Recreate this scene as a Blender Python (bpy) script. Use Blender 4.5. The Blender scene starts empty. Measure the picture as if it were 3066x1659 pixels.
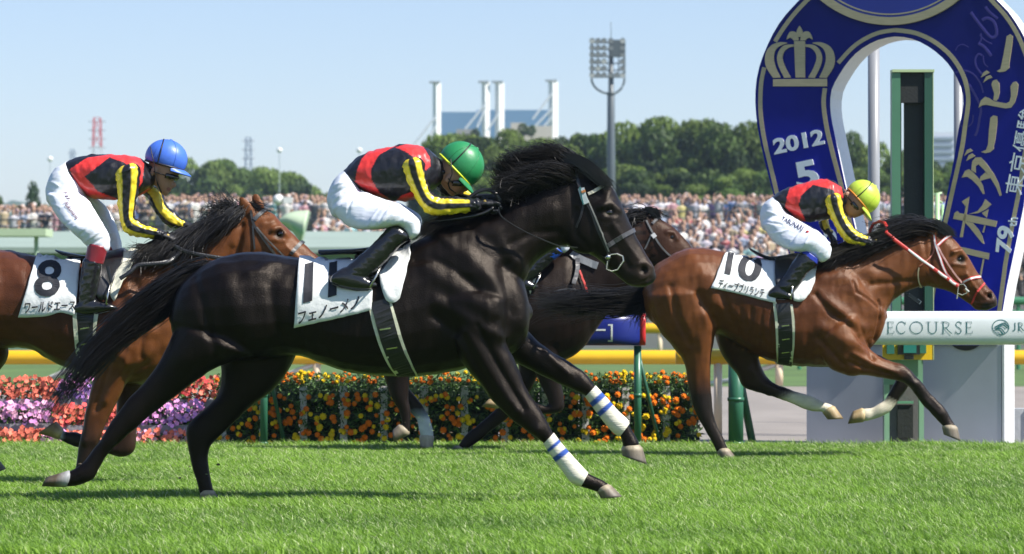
import bpy, bmesh, math, random
import numpy as np
from mathutils import Vector, Matrix, noise
from mathutils.bvhtree import BVHTree
from mathutils.kdtree import KDTree
from mathutils.geometry import tessellate_polygon

# ------------------------------------------------------------------ camera, sky, sun, exposure
SC = bpy.context.scene
COL = SC.collection
F, CX, CY, CAMH = 10117.0, 1533.0, 829.5, 0.95
TILT = math.atan(116.5 / F)
cam = bpy.data.cameras.new('camera'); camo = bpy.data.objects.new('camera', cam); COL.objects.link(camo)
camo.location = (0, 0, CAMH); camo.rotation_euler = (math.pi / 2 + TILT, 0, 0)
cam.sensor_width = 36; cam.lens = 36 * F / 3066; cam.clip_start = 0.5; cam.clip_end = 4000
cam.dof.use_dof = True; cam.dof.focus_distance = 18.2; cam.dof.aperture_fstop = 5.8
SC.camera = camo
SUN_EL, SUN_AZ = math.radians(49), math.radians(-23)      # azimuth measured from +X, towards the camera side
w = bpy.data.worlds.new('World'); SC.world = w; w.use_nodes = True
nt = w.node_tree; bg = nt.nodes['Background']
sky = nt.nodes.new('ShaderNodeTexSky'); sky.sky_type = 'NISHITA'; sky.sun_disc = False
sky.sun_elevation = SUN_EL; sky.sun_rotation = math.pi / 2 - SUN_AZ
sky.altitude = 50; sky.air_density = 1.0; sky.dust_density = 0.08; sky.ozone_density = 2.6
tm = nt.nodes.new('ShaderNodeVectorMath'); tm.operation = 'MULTIPLY'; tm.inputs[1].default_value = (.93, .90, 1.0)
nt.links.new(sky.outputs[0], tm.inputs[0]); nt.links.new(tm.outputs[0], bg.inputs[0]); bg.inputs[1].default_value = 0.09
sl = bpy.data.lights.new('sun', 'SUN'); sl.energy = 5.0; sl.angle = math.radians(0.6); sl.color = (1.0, 0.95, 0.87)
so = bpy.data.objects.new('sun', sl); COL.objects.link(so)
SD = Vector((math.cos(SUN_EL) * math.cos(SUN_AZ), math.cos(SUN_EL) * math.sin(SUN_AZ), math.sin(SUN_EL)))
so.rotation_euler = SD.to_track_quat('Z', 'Y').to_euler(); so.location = (5, -5, 12)
SC.view_settings.view_transform = 'Standard'; SC.view_settings.look = 'None'
SC.view_settings.exposure = 0.78; SC.view_settings.gamma = 1
SC.cycles.max_bounces = 5; SC.cycles.diffuse_bounces = 2; SC.cycles.glossy_bounces = 2
SC.cycles.transmission_bounces = 3; SC.cycles.transparent_max_bounces = 6; SC.cycles.volume_bounces = 0
SC.cycles.use_denoising = True; SC.cycles.caustics_reflective = False; SC.cycles.caustics_refractive = False

# ------------------------------------------------------------------ helpers
st, ct = math.sin(TILT), math.cos(TILT)
def raydir(x, y):
    h = (x - CX) / F; v = (CY - y) / F
    return Vector((h, ct - st * v, st + ct * v))
def P(x, y, Y):
    d = raydir(x, y); t = Y / d.y
    return Vector((d.x * t, Y, CAMH + d.z * t))
def conv(x0, y0, s):
    return lambda x, y: (x0 + x / s, y0 + y / s)
FD = conv(0, 0, 0.84018); A_ = conv(0, 350, 2.145); B_ = conv(900, 350, 1.992); C_ = conv(1850, 450, 1.992)
D_ = conv(0, 900, 1.991); E_ = conv(900, 900, 1.992); G_ = conv(2200, 850, 2.323); W_ = conv(2200, 0, 2.972)
VA = conv(2700, 80, 3.486); VB = conv(2700, 440, 3.486)
def hexc(r, g, b):
    f = lambda c: (c / 255 / 12.92) if c / 255 <= 0.04045 else ((c / 255 + 0.055) / 1.055) ** 2.4
    return (f(r), f(g), f(b))

def material(name, color=(.5, .5, .5), rough=.6, spec=.5, attr=False, nscale=30, nvar=.15, bump=0.0, bscale=80, metal=0,
             stretch=(1, 1, 1), objcol=False, sheen=0, coat=0, trans=0, emit=None, tint=None):
    m = bpy.data.materials.new(name); m.use_nodes = True
    t = m.node_tree; L = t.links.new; b = t.nodes['Principled BSDF']
    b.inputs['Roughness'].default_value = rough; b.inputs['Metallic'].default_value = metal
    b.inputs['Specular IOR Level'].default_value = spec
    if sheen: b.inputs['Sheen Weight'].default_value = sheen
    if coat: b.inputs['Coat Weight'].default_value = coat; b.inputs['Coat Roughness'].default_value = .12
    tc = t.nodes.new('ShaderNodeTexCoord'); mp = t.nodes.new('ShaderNodeMapping'); mp.inputs['Scale'].default_value = stretch
    L(tc.outputs['Object'], mp.inputs[0])
    nz = t.nodes.new('ShaderNodeTexNoise'); nz.inputs['Scale'].default_value = nscale; nz.inputs['Detail'].default_value = 4
    L(mp.outputs[0], nz.inputs['Vector'])
    mr = t.nodes.new('ShaderNodeMapRange'); mr.inputs['From Min'].default_value = .25; mr.inputs['From Max'].default_value = .75
    mr.inputs['To Min'].default_value = 1 - nvar; mr.inputs['To Max'].default_value = 1 + nvar
    L(nz.outputs['Fac'], mr.inputs[0])
    mul = t.nodes.new('ShaderNodeVectorMath'); mul.operation = 'SCALE'
    if attr:
        a = t.nodes.new('ShaderNodeAttribute'); a.attribute_name = 'col'
        src = a.outputs['Color']
        if objcol:
            oi = t.nodes.new('ShaderNodeObjectInfo'); mx = t.nodes.new('ShaderNodeMix'); mx.data_type = 'RGBA'
            L(a.outputs['Alpha'], mx.inputs[0]); L(oi.outputs['Color'], mx.inputs[6]); L(a.outputs['Color'], mx.inputs[7]); src = mx.outputs[2]
        L(src, mul.inputs[0])
    else:
        mul.inputs[0].default_value = color
    L(mr.outputs[0], mul.inputs['Scale']); L(mul.outputs[0], b.inputs['Base Color'])
    if bump:
        n2 = t.nodes.new('ShaderNodeTexNoise'); n2.inputs['Scale'].default_value = bscale; n2.inputs['Detail'].default_value = 3
        L(mp.outputs[0], n2.inputs['Vector'])
        bp = t.nodes.new('ShaderNodeBump'); bp.inputs['Strength'].default_value = min(1, bump); bp.inputs['Distance'].default_value = .004 * max(1, bump)
        L(n2.outputs['Fac'], bp.inputs['Height']); L(bp.outputs[0], b.inputs['Normal'])
    if tint: b.inputs['Specular Tint'].default_value = (*tint, 1)
    if emit:
        b.inputs['Emission Color'].default_value = (*emit, 1); b.inputs['Emission Strength'].default_value = 1
    return m

class MB:
    """collects geometry for ONE mesh object"""
    def __init__(s): s.v = []; s.f = []; s.c = []; s.m = []
    def add(s, vs, fs, col=(1, 1, 1, 1), mi=0):
        o = len(s.v); s.v += [tuple(v) for v in vs]; s.f += [tuple(i + o for i in f) for f in fs]; s.m += [mi] * len(fs)
        if col and not isinstance(col, list): col = [tuple(col) + (1,) * (4 - len(col))] * len(vs)
        s.c += col
    def box(s, c, d, rot=None, col=(1, 1, 1, 1), mi=0):
        vs = [Vector((x * d[0] / 2, y * d[1] / 2, z * d[2] / 2)) for x in (-1, 1) for y in (-1, 1) for z in (-1, 1)]
        if rot is not None: vs = [rot @ v for v in vs]
        vs = [v + Vector(c) for v in vs]
        s.add(vs, [(0, 1, 3, 2), (4, 6, 7, 5), (0, 4, 5, 1), (2, 3, 7, 6), (0, 2, 6, 4), (1, 5, 7, 3)], col, mi)
    def tube(s, pts, r, n=8, col=(1, 1, 1, 1), flat=1.0, up=None, closed=False, mi=0):
        pts = [Vector(p) for p in pts]; N = len(pts); vs = []; fs = []
        for i, p in enumerate(pts):
            a = pts[max(0, i - 1)] if not closed else pts[i - 1]; b_ = pts[min(N - 1, i + 1)] if not closed else pts[(i + 1) % N]
            d = (b_ - a).normalized(); u = Vector(up[i]) if isinstance(up, list) else (Vector(up) if up is not None else (Vector((0, 0, 1)) if abs(d.z) < .9 else Vector((1, 0, 0))))
            x = d.cross(u).normalized(); yv = x.cross(d).normalized(); rr = r[i] if isinstance(r, (list, tuple)) else r
            for k in range(n):
                t = 2 * math.pi * (k + .5) / n; vs.append(p + x * math.cos(t) * rr + yv * math.sin(t) * rr * flat)
        for i in range(N if closed else N - 1):
            j = (i + 1) % N
            for k in range(n): fs.append((i * n + k, i * n + (k + 1) % n, j * n + (k + 1) % n, j * n + k))
        if not closed: fs += [tuple(range(n - 1, -1, -1)), tuple((N - 1) * n + k for k in range(n))]
        s.add(vs, fs, col, mi)
    def ell(s, c, r, rot=None, n=12, m=8, col=(1, 1, 1, 1), z0=-1.0, mi=0):
        vs = []; fs = []; p0 = -math.pi / 2 if z0 <= -1 else math.asin(z0)
        for i in range(m + 1):
            ph = p0 + (math.pi / 2 - p0) * i / m
            for k in range(n):
                t = 2 * math.pi * k / n; v = Vector((r[0] * math.cos(ph) * math.cos(t), r[1] * math.cos(ph) * math.sin(t), r[2] * math.sin(ph)))
                if rot is not None: v = rot @ v
                vs.append(v + Vector(c))
        for i in range(m):
            for k in range(n): fs.append((i * n + k, i * n + (k + 1) % n, (i + 1) * n + (k + 1) % n, (i + 1) * n + k))
        fs += [tuple(range(n - 1, -1, -1)), tuple(m * n + k for k in range(n))]
        s.add(vs, fs, col, mi)
    def prism(s, poly, d, col=(1, 1, 1, 1), mi=0):
        """closed 3D polygon extruded by vector d"""
        poly = [Vector(p) for p in poly]; d = Vector(d); n = len(poly)
        tr = tessellate_polygon([poly]); vs = poly + [p + d for p in poly]
        fs = [tuple(t) for t in tr] + [tuple(i + n for i in reversed(t)) for t in tr]
        fs += [(i, (i + 1) % n, (i + 1) % n + n, i + n) for i in range(n)]
        s.add(vs, fs, col, mi)
    def build(s, name, mat, parent=None, smooth=False, loc=None):
        me = bpy.data.meshes.new(name)

        off = ROOTLOC.get(parent.name, (0, 0, 0)) if parent else (tuple(loc) if loc is not None else (0, 0, 0))
        V = np.array(s.v, dtype=np.float64) - np.array(off)
        me.from_pydata(V.tolist(), [], s.f)
        a = me.color_attributes.new('col', 'FLOAT_COLOR', 'POINT'); a.data.foreach_set('color', np.array(s.c, dtype=np.float32).ravel())
        for mm in (mat if isinstance(mat, list) else [mat]): me.materials.append(mm)
        if isinstance(mat, list): me.polygons.foreach_set('material_index', s.m)
        if smooth: me.polygons.foreach_set('use_smooth', [True] * len(me.polygons))
        bm = bmesh.new(); bm.from_mesh(me); bmesh.ops.recalc_face_normals(bm, faces=bm.faces); bm.to_mesh(me); bm.free()
        me.update()
        o = bpy.data.objects.new(name, me); COL.objects.link(o)
        if parent: o.parent = parent; ROOTLOC[o.name] = ROOTLOC.get(parent.name, (0, 0, 0))
        elif loc is not None: o.location = loc; ROOTLOC[o.name] = tuple(loc)
        return o
ROOTLOC = {}
def tag(o, label=None, cat=None, group=None, kind=None):
    if label: o['label'] = label
    if cat: o['category'] = cat
    if group: o['group'] = group
    if kind: o['kind'] = kind
    return o
def thing(name, loc, label, cat, group=None):
    o = bpy.data.objects.new(name, None); COL.objects.link(o); o.location = loc; o.empty_display_size = .2
    ROOTLOC[o.name] = tuple(loc); return tag(o, label, cat, group)

def catmull(S, sub):
    S = [np.array(s, float) for s in S]; out = []
    for i in range(len(S) - 1):
        p0 = S[max(i - 1, 0)]; p1 = S[i]; p2 = S[i + 1]; p3 = S[min(i + 2, len(S) - 1)]
        for k in range(sub):
            t = k / sub
            out.append(.5 * (2 * p1 + (p2 - p0) * t + (2 * p0 - 5 * p1 + 4 * p2 - p3) * t * t + (3 * p1 - p0 - 3 * p2 + p3) * t ** 3))
    out.append(S[-1]); return out
def cramp(cols, t):
    if not isinstance(cols, list): return cols
    if t <= cols[0][0]: return cols[0][1]
    for (a, ca), (b, cb) in zip(cols, cols[1:]):
        if t <= b:
            k = (t - a) / max(1e-6, b - a); return tuple(ca[i] * (1 - k) + cb[i] * k for i in range(3))
    return cols[-1][1]
def loft(mb, cv, Y, stations, dy=0, n=20, sub=5, e=2.2, col=(.5, .5, .5), scale=1.0, wrinkle=None, rnd=(True, True), far=None):
    """cross sections given by pairs of outline points (image) and half depth (m)"""
    S = []
    for s in stations:
        a = cv(s[0], s[1]); b = cv(s[2], s[3]); S.append((a[0], a[1], b[0], b[1], s[4], s[5] if len(s) > 5 else dy))
    R = catmull(S, sub); N = len(R); vs = []; fs = []; cs = []
    rings = []
    for i, r in enumerate(R):
        a = P(r[0], r[1], Y + r[5]); b = P(r[2], r[3], Y + r[5]); c = (a + b) / 2; U = (a - b) / 2 * scale; rings.append([c, U, max(.003, r[4]) * scale, i / (N - 1)])
    if rnd[0]:
        c, U, w_, t = rings[0]; d = (c - rings[1][0]).normalized() * min(U.length, w_); rings = [[c + d * .5, U * .5, w_ * .5, 0], [c + d * .3, U * .8, w_ * .8, 0]] + rings
    if rnd[1]:
        c, U, w_, t = rings[-1]; d = (c - rings[-2][0]).normalized() * min(U.length, w_); rings = rings + [[c + d * .3, U * .8, w_ * .8, 1], [c + d * .5, U * .5, w_ * .5, 1]]
    for c, U, w_, t in rings:
        for k in range(n):
            th = 2 * math.pi * k / n; cc, ss = math.cos(th), math.sin(th)
            x = math.copysign(abs(cc) ** (2 / e), cc); y = math.copysign(abs(ss) ** (2 / e), ss)
            p = c + U * x + Vector((0, w_ * y, 0))
            if wrinkle:
                am, fr = wrinkle; q = Vector((t * fr, cc * 1.2, ss * 1.2)) + Vector((Y, 0, 0))
                p += (p - c).normalized() * am * (abs(noise.noise(q * 1.7)) * 2 - .5 + .5 * noise.noise(q * 4))
            vs.append(p)
            k_ = col(t, cc, ss) if callable(col) else cramp(col, t); cs.append(tuple(k_[:3]) + (k_[3] if len(k_) > 3 else 1,))
    M = len(rings)
    for i in range(M - 1):
        for k in range(n): fs.append((i * n + k, i * n + (k + 1) % n, (i + 1) * n + (k + 1) % n, (i + 1) * n + k))
    vs += [rings[0][0], rings[-1][0]]; cs += [cs[0], cs[-1]]
    for k in range(n): fs.append((M * n, (k + 1) % n, k)); fs.append((M * n + 1, (M - 1) * n + k, (M - 1) * n + (k + 1) % n))
    mb.add(vs, fs, cs)

def remesh(mb, voxel=.01, smooth=4, fac=.5):
    """union of the lofts as one continuous skin; colours come from the nearest source vertex"""
    me = bpy.data.meshes.new('tmp'); me.from_pydata(mb.v, [], mb.f)
    bm = bmesh.new(); bm.from_mesh(me); bmesh.ops.recalc_face_normals(bm, faces=bm.faces); bm.to_mesh(me); bm.free()
    o = bpy.data.objects.new('tmp', me); COL.objects.link(o)
    r = o.modifiers.new('r', 'REMESH'); r.mode = 'VOXEL'; r.voxel_size = voxel; r.adaptivity = 0
    if smooth: s = o.modifiers.new('s', 'SMOOTH'); s.factor = fac; s.iterations = smooth
    dg = bpy.context.evaluated_depsgraph_get(); ne = bpy.data.meshes.new_from_object(o.evaluated_get(dg))
    V = np.empty(len(ne.vertices) * 3); ne.vertices.foreach_get('co', V); V = V.reshape(-1, 3)
    fs = [tuple(p.vertices) for p in ne.polygons]
    kd = KDTree(len(mb.v))
    for i, v in enumerate(mb.v): kd.insert(v, i)
    kd.balance(); out = MB()
    out.v = V.tolist(); out.f = fs; out.m = [0] * len(fs); out.c = [mb.c[kd.find(v)[1]] for v in out.v]
    bpy.data.objects.remove(o); bpy.data.meshes.remove(me); bpy.data.meshes.remove(ne)
    return out
def normals(mb):
    V = np.array(mb.v); Fq = [f for f in mb.f]
    N = np.zeros_like(V); q = np.array([f if len(f) == 4 else (f[0], f[1], f[2], f[2]) for f in Fq])
    n = np.cross(V[q[:, 2]] - V[q[:, 0]], V[q[:, 3]] - V[q[:, 1]])
    for k in range(4): np.add.at(N, q[:, k], n)
    N /= np.maximum(1e-9, np.linalg.norm(N, axis=1))[:, None]; return V, N
def spots(mb, Y, cv, L):
    """bare dark skin round eyes, nostrils and muzzle: (x, y, radius m, colour)"""
    for x, y, r, c in L:
        p = P(*cv(x, y), Y)
        for i, v in enumerate(mb.v):
            d = math.hypot(v[0] - p.x, v[2] - p.z) / r
            if d < 1.25:
                k = 1 if d < .75 else (1.25 - d) / .5; o = mb.c[i]; mb.c[i] = tuple(o[j] * (1 - k) + c[j] * k for j in range(3)) + (1,)
def sculpt(mb, Y, cv, strokes, nearonly=False, gain=1.35):
    """strokes: (path, radius m, height m) - ridges and grooves along the skin"""
    V, N = normals(mb); D = np.zeros(len(V)); side = np.abs(N[:, 1]) ** .7
    for st_ in strokes:
        path, r, h = st_[:3]; h *= gain; pts = [P(*cv(*p), Y) for p in path]; best = np.full(len(V), 1e9)
        if len(pts) == 1: pts = pts * 2
        for a, b in zip(pts, pts[1:]):
            ax, az = a.x, a.z; bx, bz = b.x - a.x, b.z - a.z; l = max(1e-9, bx * bx + bz * bz)
            t = np.clip(((V[:, 0] - ax) * bx + (V[:, 2] - az) * bz) / l, 0, 1)
            best = np.minimum(best, np.hypot(V[:, 0] - ax - t * bx, V[:, 2] - az - t * bz))
        g = h * np.exp(-(best / r) ** 2)
        if len(st_) > 3: g = np.where(V[:, 1] < Y + st_[3], g, 0)
        D += g * side
    V = V + N * D[:, None]; mb.v = V.tolist()
def displace(mb, amp, freq, stretch=(1, 1, 1), seed=0, mask=None):
    V, N = normals(mb)
    for i in range(len(V)):
        p = V[i]; q = Vector((p[0] * freq * stretch[0] + seed, p[1] * freq * stretch[1], p[2] * freq * stretch[2]))
        d = noise.noise(q) + .5 * noise.noise(q * 2.1)
        k = mask(p) if mask else 1
        V[i] += N[i] * amp * d * k
    mb.v = V.tolist()
class Skin:
    def __init__(s, mb, Y):
        s.bvh = BVHTree.FromPolygons([Vector(v) for v in mb.v], mb.f); s.Y = Y
    def hit(s, x, y, off=.004):
        d = raydir(x, y).normalized(); o = Vector((0, 0, CAMH)); h = s.bvh.ray_cast(o, d)
        if h[0] is None or abs(h[0].y - s.Y) > .6:
            q = P(x, y, s.Y); h = s.bvh.find_nearest(q)
        n = h[1]; n = n if n.dot(d) < 0 else -n
        return h[0] + n * off, n
def dens(path, k):
    out = []
    for a, b in zip(path, path[1:]):
        for i in range(k): out.append((a[0] + (b[0] - a[0]) * i / k, a[1] + (b[1] - a[1]) * i / k))
    return out + [path[-1]]
def strap(mb, skin, cv, path, wd, th=.003, off=.004, col=(1, 1, 1), both=False, k=5, smooth=True):
    pp = catmull(path, k) if smooth and len(path) > 2 else dens(path, k)
    H = [skin.hit(*cv(*p[:2]), off) for p in pp]; pts = [h[0] for h in H]; ns = [h[1] for h in H]
    for sgn in ((0, 1) if both else (0,)):
        if sgn: pts = [Vector((p.x, 2 * skin.Y - p.y, p.z)) for p in pts]; ns = [Vector((n.x, -n.y, n.z)) for n in ns]
        vs = []; fs = []; N = len(pts)
        for i, p in enumerate(pts):
            d = (pts[min(N - 1, i + 1)] - pts[max(0, i - 1)]).normalized(); s_ = d.cross(ns[i]).normalized() * wd / 2; n = ns[i] * th
            vs += [p - s_, p - s_ + n, p + s_ + n, p + s_]
        for i in range(N - 1):
            for q in range(4): fs.append((i * 4 + q, i * 4 + (q + 1) % 4, i * 4 + 4 + (q + 1) % 4, i * 4 + 4 + q))
        fs += [(0, 1, 2, 3), tuple(4 * (N - 1) + q for q in (3, 2, 1, 0))]
        mb.add(vs, fs, col)
def cloth(mb, skin, cv, bottom, top, off=.012, nv=12, k=4, col=(1, 1, 1), wave=.004, far=True, e=1):
    """sheet draped over the back: bottom and top edges traced, mirrored to the far side"""
    bt = catmull(bottom, k); tp = catmull(top, k); n = len(bt); G = []
    assert len(tp) == n
    for i in range(n):
        row = []
        for j in range(nv + 1):
            v = (j / nv) ** e; x = bt[i][0] * (1 - v) + tp[i][0] * v; y = bt[i][1] * (1 - v) + tp[i][1] * v
            p, nn = skin.hit(*cv(x, y), off); p = p + nn * wave * noise.noise(Vector((x * .03, y * .02, 1))); row.append(p)
        G.append(row)
    full = []
    for row in G:
        m = [Vector((p.x, 2 * skin.Y - p.y, p.z)) for p in reversed(row)] if far else []
        full.append(row + m)
    L = len(full[0]); vs = []; fs = []
    for r in full: vs += r
    for i in range(n - 1):
        for j in range(L - 1): fs.append((i * L + j, (i + 1) * L + j, (i + 1) * L + j + 1, i * L + j + 1))
    mb.add(vs, fs, col)
def solidify(o, t):
    m = o.modifiers.new('solid', 'SOLIDIFY'); m.thickness = t; m.offset = 1
def textmesh(body, size=1.0, offset=0.0, shear=0.0, space=1.0, cutlen=None):
    c = bpy.data.curves.new('t', 'FONT'); c.body = body; c.size = size; c.offset = offset; c.shear = shear; c.space_character = space
    c.resolution_u = 4; o = bpy.data.objects.new('t', c); COL.objects.link(o)
    dg = bpy.context.evaluated_depsgraph_get(); me = bpy.data.meshes.new_from_object(o.evaluated_get(dg))
    bm = bmesh.new(); bm.from_mesh(me); bmesh.ops.triangulate(bm, faces=bm.faces)
    if cutlen:
        for _ in range(5):
            es = [e for e in bm.edges if e.calc_length() > cutlen]
            if not es: break
            bmesh.ops.subdivide_edges(bm, edges=es, cuts=1); bmesh.ops.triangulate(bm, faces=bm.faces)
    V = [tuple(v.co) for v in bm.verts]; bm.verts.index_update(); Fs = [tuple(v.index for v in f.verts) for f in bm.faces]
    bm.free(); bpy.data.objects.remove(o); bpy.data.curves.remove(c); bpy.data.meshes.remove(me)
    xs = [v[0] for v in V]; ys = [v[1] for v in V]; x0, x1, y0, y1 = min(xs), max(xs), min(ys), max(ys)
    return [((v[0] - x0) / (x1 - x0), (v[1] - y0) / (y1 - y0)) for v in V], Fs
def quadmap(q, u, v):
    """q: bottom-left, bottom-right, top-right, top-left"""
    a = [q[0][i] * (1 - u) + q[1][i] * u for i in (0, 1)]; b = [q[3][i] * (1 - u) + q[2][i] * u for i in (0, 1)]
    return (a[0] * (1 - v) + b[0] * v, a[1] * (1 - v) + b[1] * v)
def text_on_skin(mb, skin, cv, quad, body, off=.016, offset=0, shear=0, col=(.01, .01, .015), cut=.15, space=1.0):
    V, Fs = textmesh(body, 1, offset, shear, space, cut); vs = [skin.hit(*cv(*quadmap(quad, u, v)), off)[0] for u, v in V]
    mb.add(vs, Fs, col)
def strands(mb, guides, n, spread=.01, width=.0012, seg=10, jit=.35, seed=0, col=(.01, .009, .008), cols=None, wave=.01, tipspread=None, uj=(0, 1)):
    rnd = random.Random(seed); K = len(guides); gs = [[Vector(p) for p in catmull([tuple(q) for q in g], 6)] for g in guides]
    for s in range(n):
        u = rnd.uniform(*uj) * (K - 1); i = min(K - 2, int(u)) if K > 1 else 0; f = u - i
        a = gs[i]; b = gs[min(K - 1, i + 1)]; L = 1 - jit * rnd.random() ** 1.5
        o = Vector((rnd.gauss(0, 1), rnd.gauss(0, 1), rnd.gauss(0, 1))) * spread
        to = Vector((rnd.gauss(0, 1), rnd.gauss(0, 1), rnd.gauss(0, 1))) * (tipspread if tipspread is not None else spread * 2)
        ph = rnd.random() * 6.3; fr = rnd.uniform(3, 8); cl = rnd.choice(cols) if cols else col; pts = []
        wv = Vector((rnd.gauss(0, 1), rnd.gauss(0, 1), rnd.gauss(0, 1))) * wave
        for k in range(seg + 1):
            t = k / seg * L; x = t * (len(a) - 1); j = min(len(a) - 2, int(x)); g = x - j
            p = (a[j] * (1 - g) + a[j + 1] * g) * (1 - f) + (b[j] * (1 - g) + b[j + 1] * g) * f
            pts.append(p + o * (1 if t > .05 else .4) + to * t * t + wv * math.sin(ph + fr * t) * t)
        w_ = width * rnd.uniform(.7, 1.4)
        mb.tube(pts, [w_ * (1 - .75 * (k / seg) ** 2) for k in range(seg + 1)], n=3, col=cl)
def inpoly(x, y, poly):
    c = False; n = len(poly); j = n - 1
    for i in range(n):
        xi, yi = poly[i]; xj, yj = poly[j]
        if (yi > y) != (yj > y) and x < (xj - xi) * (y - yi) / (yj - yi) + xi: c = not c
        j = i
    return c
def unproject(v):
    d = Vector(v) - Vector((0, 0, CAMH)); f = d.y * ct + d.z * st; u = -d.y * st + d.z * ct
    return (CX + F * d.x / f, CY - F * u / f)
def paint(mb, cv, polys, cond=None):
    """polys: (polygon in picture units of cv, colour) - dyed panels of the garment, both sides"""
    o = cv(0, 0); k = cv(1, 0)[0] - o[0]
    for i, v in enumerate(mb.v):
        x, y = unproject(v); x = (x - o[0]) / k; y = (y - o[1]) / k
        if cond and not cond(v): continue
        for poly, c in polys:
            if inpoly(x, y, poly): mb.c[i] = tuple(c) + (1,)
# ------------------------------------------------------------------ horses
BLK = (.0045, .0030, .0025); BAY = (.125, .043, .014); BAYD = (.05, .017, .009); LEGB = (.012, .009, .008); SOCK = (.62, .57, .45); BROWN = (.010, .006, .005)
coatm = {}
def coat(name, **k):
    return material(name, attr=True, rough=k.get('r', .42), spec=k.get('s', .5), nscale=9, nvar=.22, bump=.55, bscale=130, stretch=(1, 1, 2.2), tint=(1, .86, .74))
M_blk = coat('black_coat', r=.37, s=.2); M_bay = coat('bay_coat', r=.36, s=.24); M_brn = coat('brown_coat', r=.38, s=.18)
M_hair = material('hair', (.008, .007, .007), rough=.45, spec=.5, attr=True, nvar=.1)
M_hoof = material('hoof_horn', attr=True, rough=.55, nscale=40, nvar=.3, bump=.4, stretch=(1, 1, .2))
M_leather = material('black_leather', (.012, .012, .013), rough=.33, spec=.6, bump=.3, bscale=120)
M_tack = material('tack', attr=True, rough=.45, nvar=.12, bump=.3, bscale=150)
M_cloth = material('saddle_cloth_cotton', attr=True, rough=.8, nvar=.05, bump=.8, bscale=35, nscale=12)
M_ink = material('printed_black', (.012, .013, .02), rough=.7, nvar=.1)
M_metal = material('bit_metal', (.6, .58, .52), rough=.25, metal=1, nvar=.1)
M_eye = material('horse_eye', (.006, .004, .003), rough=.06, spec=.8)
M_band = material('bandage', attr=True, rough=.85, nvar=.08, bump=.9, bscale=60, stretch=(.3, .3, 3))
WHT = (.72, .73, .72); CRM = (.68, .66, .52)

def hoof(root, cv, Y, dy, cor, sole, w_, cols, mid=None):
    m = MB(); stt = [(*cor, w_ * .85), (*sole, w_)]
    loft(m, cv, Y, stt, dy=dy, n=18, sub=4, e=2.0, col=cols, rnd=(True, False))
    return m.build('hoof', M_hoof, root, smooth=True)
HOOFC = [(0, (.30, .25, .17)), (.25, (.16, .13, .09)), (1, (.10, .085, .07))]
HOOFP = [(0, (.42, .33, .18)), (.4, (.30, .21, .10)), (1, (.16, .12, .06))]
def eye(root, skin, cv, x, y, r, Y):
    p, n = skin.hit(*cv(x, y), -r * .25)
    for s in (0, 1):
        q = p if not s else Vector((p.x, 2 * Y - p.y, p.z))
        m = MB(); m.ell(q, (r, r * .8, r * .85), n=16, m=12); m.build('eye', M_eye, root, smooth=True)
def sidemirror(p, Y): return Vector((p.x, 2 * Y - p.y, p.z))
def ear(mb, cv, Y, base, tip, wd, dy, col):
    b0 = P(*cv(*base), Y + dy); t0 = P(*cv(*tip), Y + dy * 1.25); ax = t0 - b0; L = ax.length; d = ax.normalized(); s_ = d.cross(Vector((0, 1, 0))).normalized()
    N = 10; vs = []; fs = []; n = 12
    for i in range(N + 1):
        t = i / N; w2 = wd * (math.sin(math.pi * min(1, .28 + t * .72)) ** .8) * (1 - .25 * t); w2 = max(w2, .002)
        for k in range(n):
            a = 2 * math.pi * k / n; x = math.cos(a) * w2; y = math.sin(a) * w2 * .55
            if math.sin(a) < 0: y = y * .35
            vs.append(b0 + ax * t + s_ * x + Vector((0, y, 0)))
    for i in range(N):
        for k in range(n): fs.append((i * n + k, i * n + (k + 1) % n, (i + 1) * n + (k + 1) % n, (i + 1) * n + k))
    fs += [tuple(range(n)), tuple(N * n + k for k in range(n))]
    mb.add(vs, fs, col)
def bandage(root, cv, Y, dy, stt, stripes):
    m = MB()
    def c(t, cc, ss):
        for a, b in stripes:
            if a < t < b: return (.02, .07, .32)
        return (.66, .63, .52)
    loft(m, cv, Y, stt, dy=dy, n=28, sub=10, e=2.0, col=c, rnd=(False, False))
    return m.build('leg_bandage', M_band, root, smooth=True)
def hair_obj(root, name, sets, mat=None):
    m = MB()
    for g, kw in sets: strands(m, g, **kw)
    return m.build(name, mat or M_hair, root, smooth=False)
def gp(cv, Y, pts):   # guide from (x, y, depth offset)
    return [P(*cv(p[0], p[1]), Y + p[2]) for p in pts]

# ============ the black horse
Y1 = 17.0
r11 = thing('horse', (P(*FD(850, 900), Y1).x, Y1, 0), 'black racehorse with white saddle cloth 11 and white blue-striped bandages on both forelegs', 'horse', 'racehorses galloping to the post')
m = MB()
loft(m, FD, Y1, [(436, 770, 433, 812, .08), (455, 715, 440, 850, .20), (510, 668, 480, 890, .26), (580, 641, 560, 905, .285), (650, 633, 650, 905, .285), (730, 645, 735, 893, .265), (820, 655, 810, 915, .27), (900, 655, 880, 937, .28), (980, 640, 970, 947, .285), (1060, 600, 1060, 947, .26), (1130, 572, 1140, 935, .24), (1200, 575, 1220, 915, .23), (1270, 640, 1290, 890, .20), (1312, 700, 1325, 850, .15), (1331, 765, 1333, 800, .07)], col=BLK)
loft(m, B_, Y1, [(760, 640, 1220, 1130, .20), (950, 600, 1330, 985, .17), (1130, 562, 1390, 885, .14), (1300, 440, 1490, 800, .115), (1450, 355, 1590, 770, .10), (1560, 315, 1670, 760, .09)], col=BLK)
BH = [(0, BLK), (.6, (.012, .009, .008)), (.85, (.03, .02, .015)), (1, (.012, .011, .011))]
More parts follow.
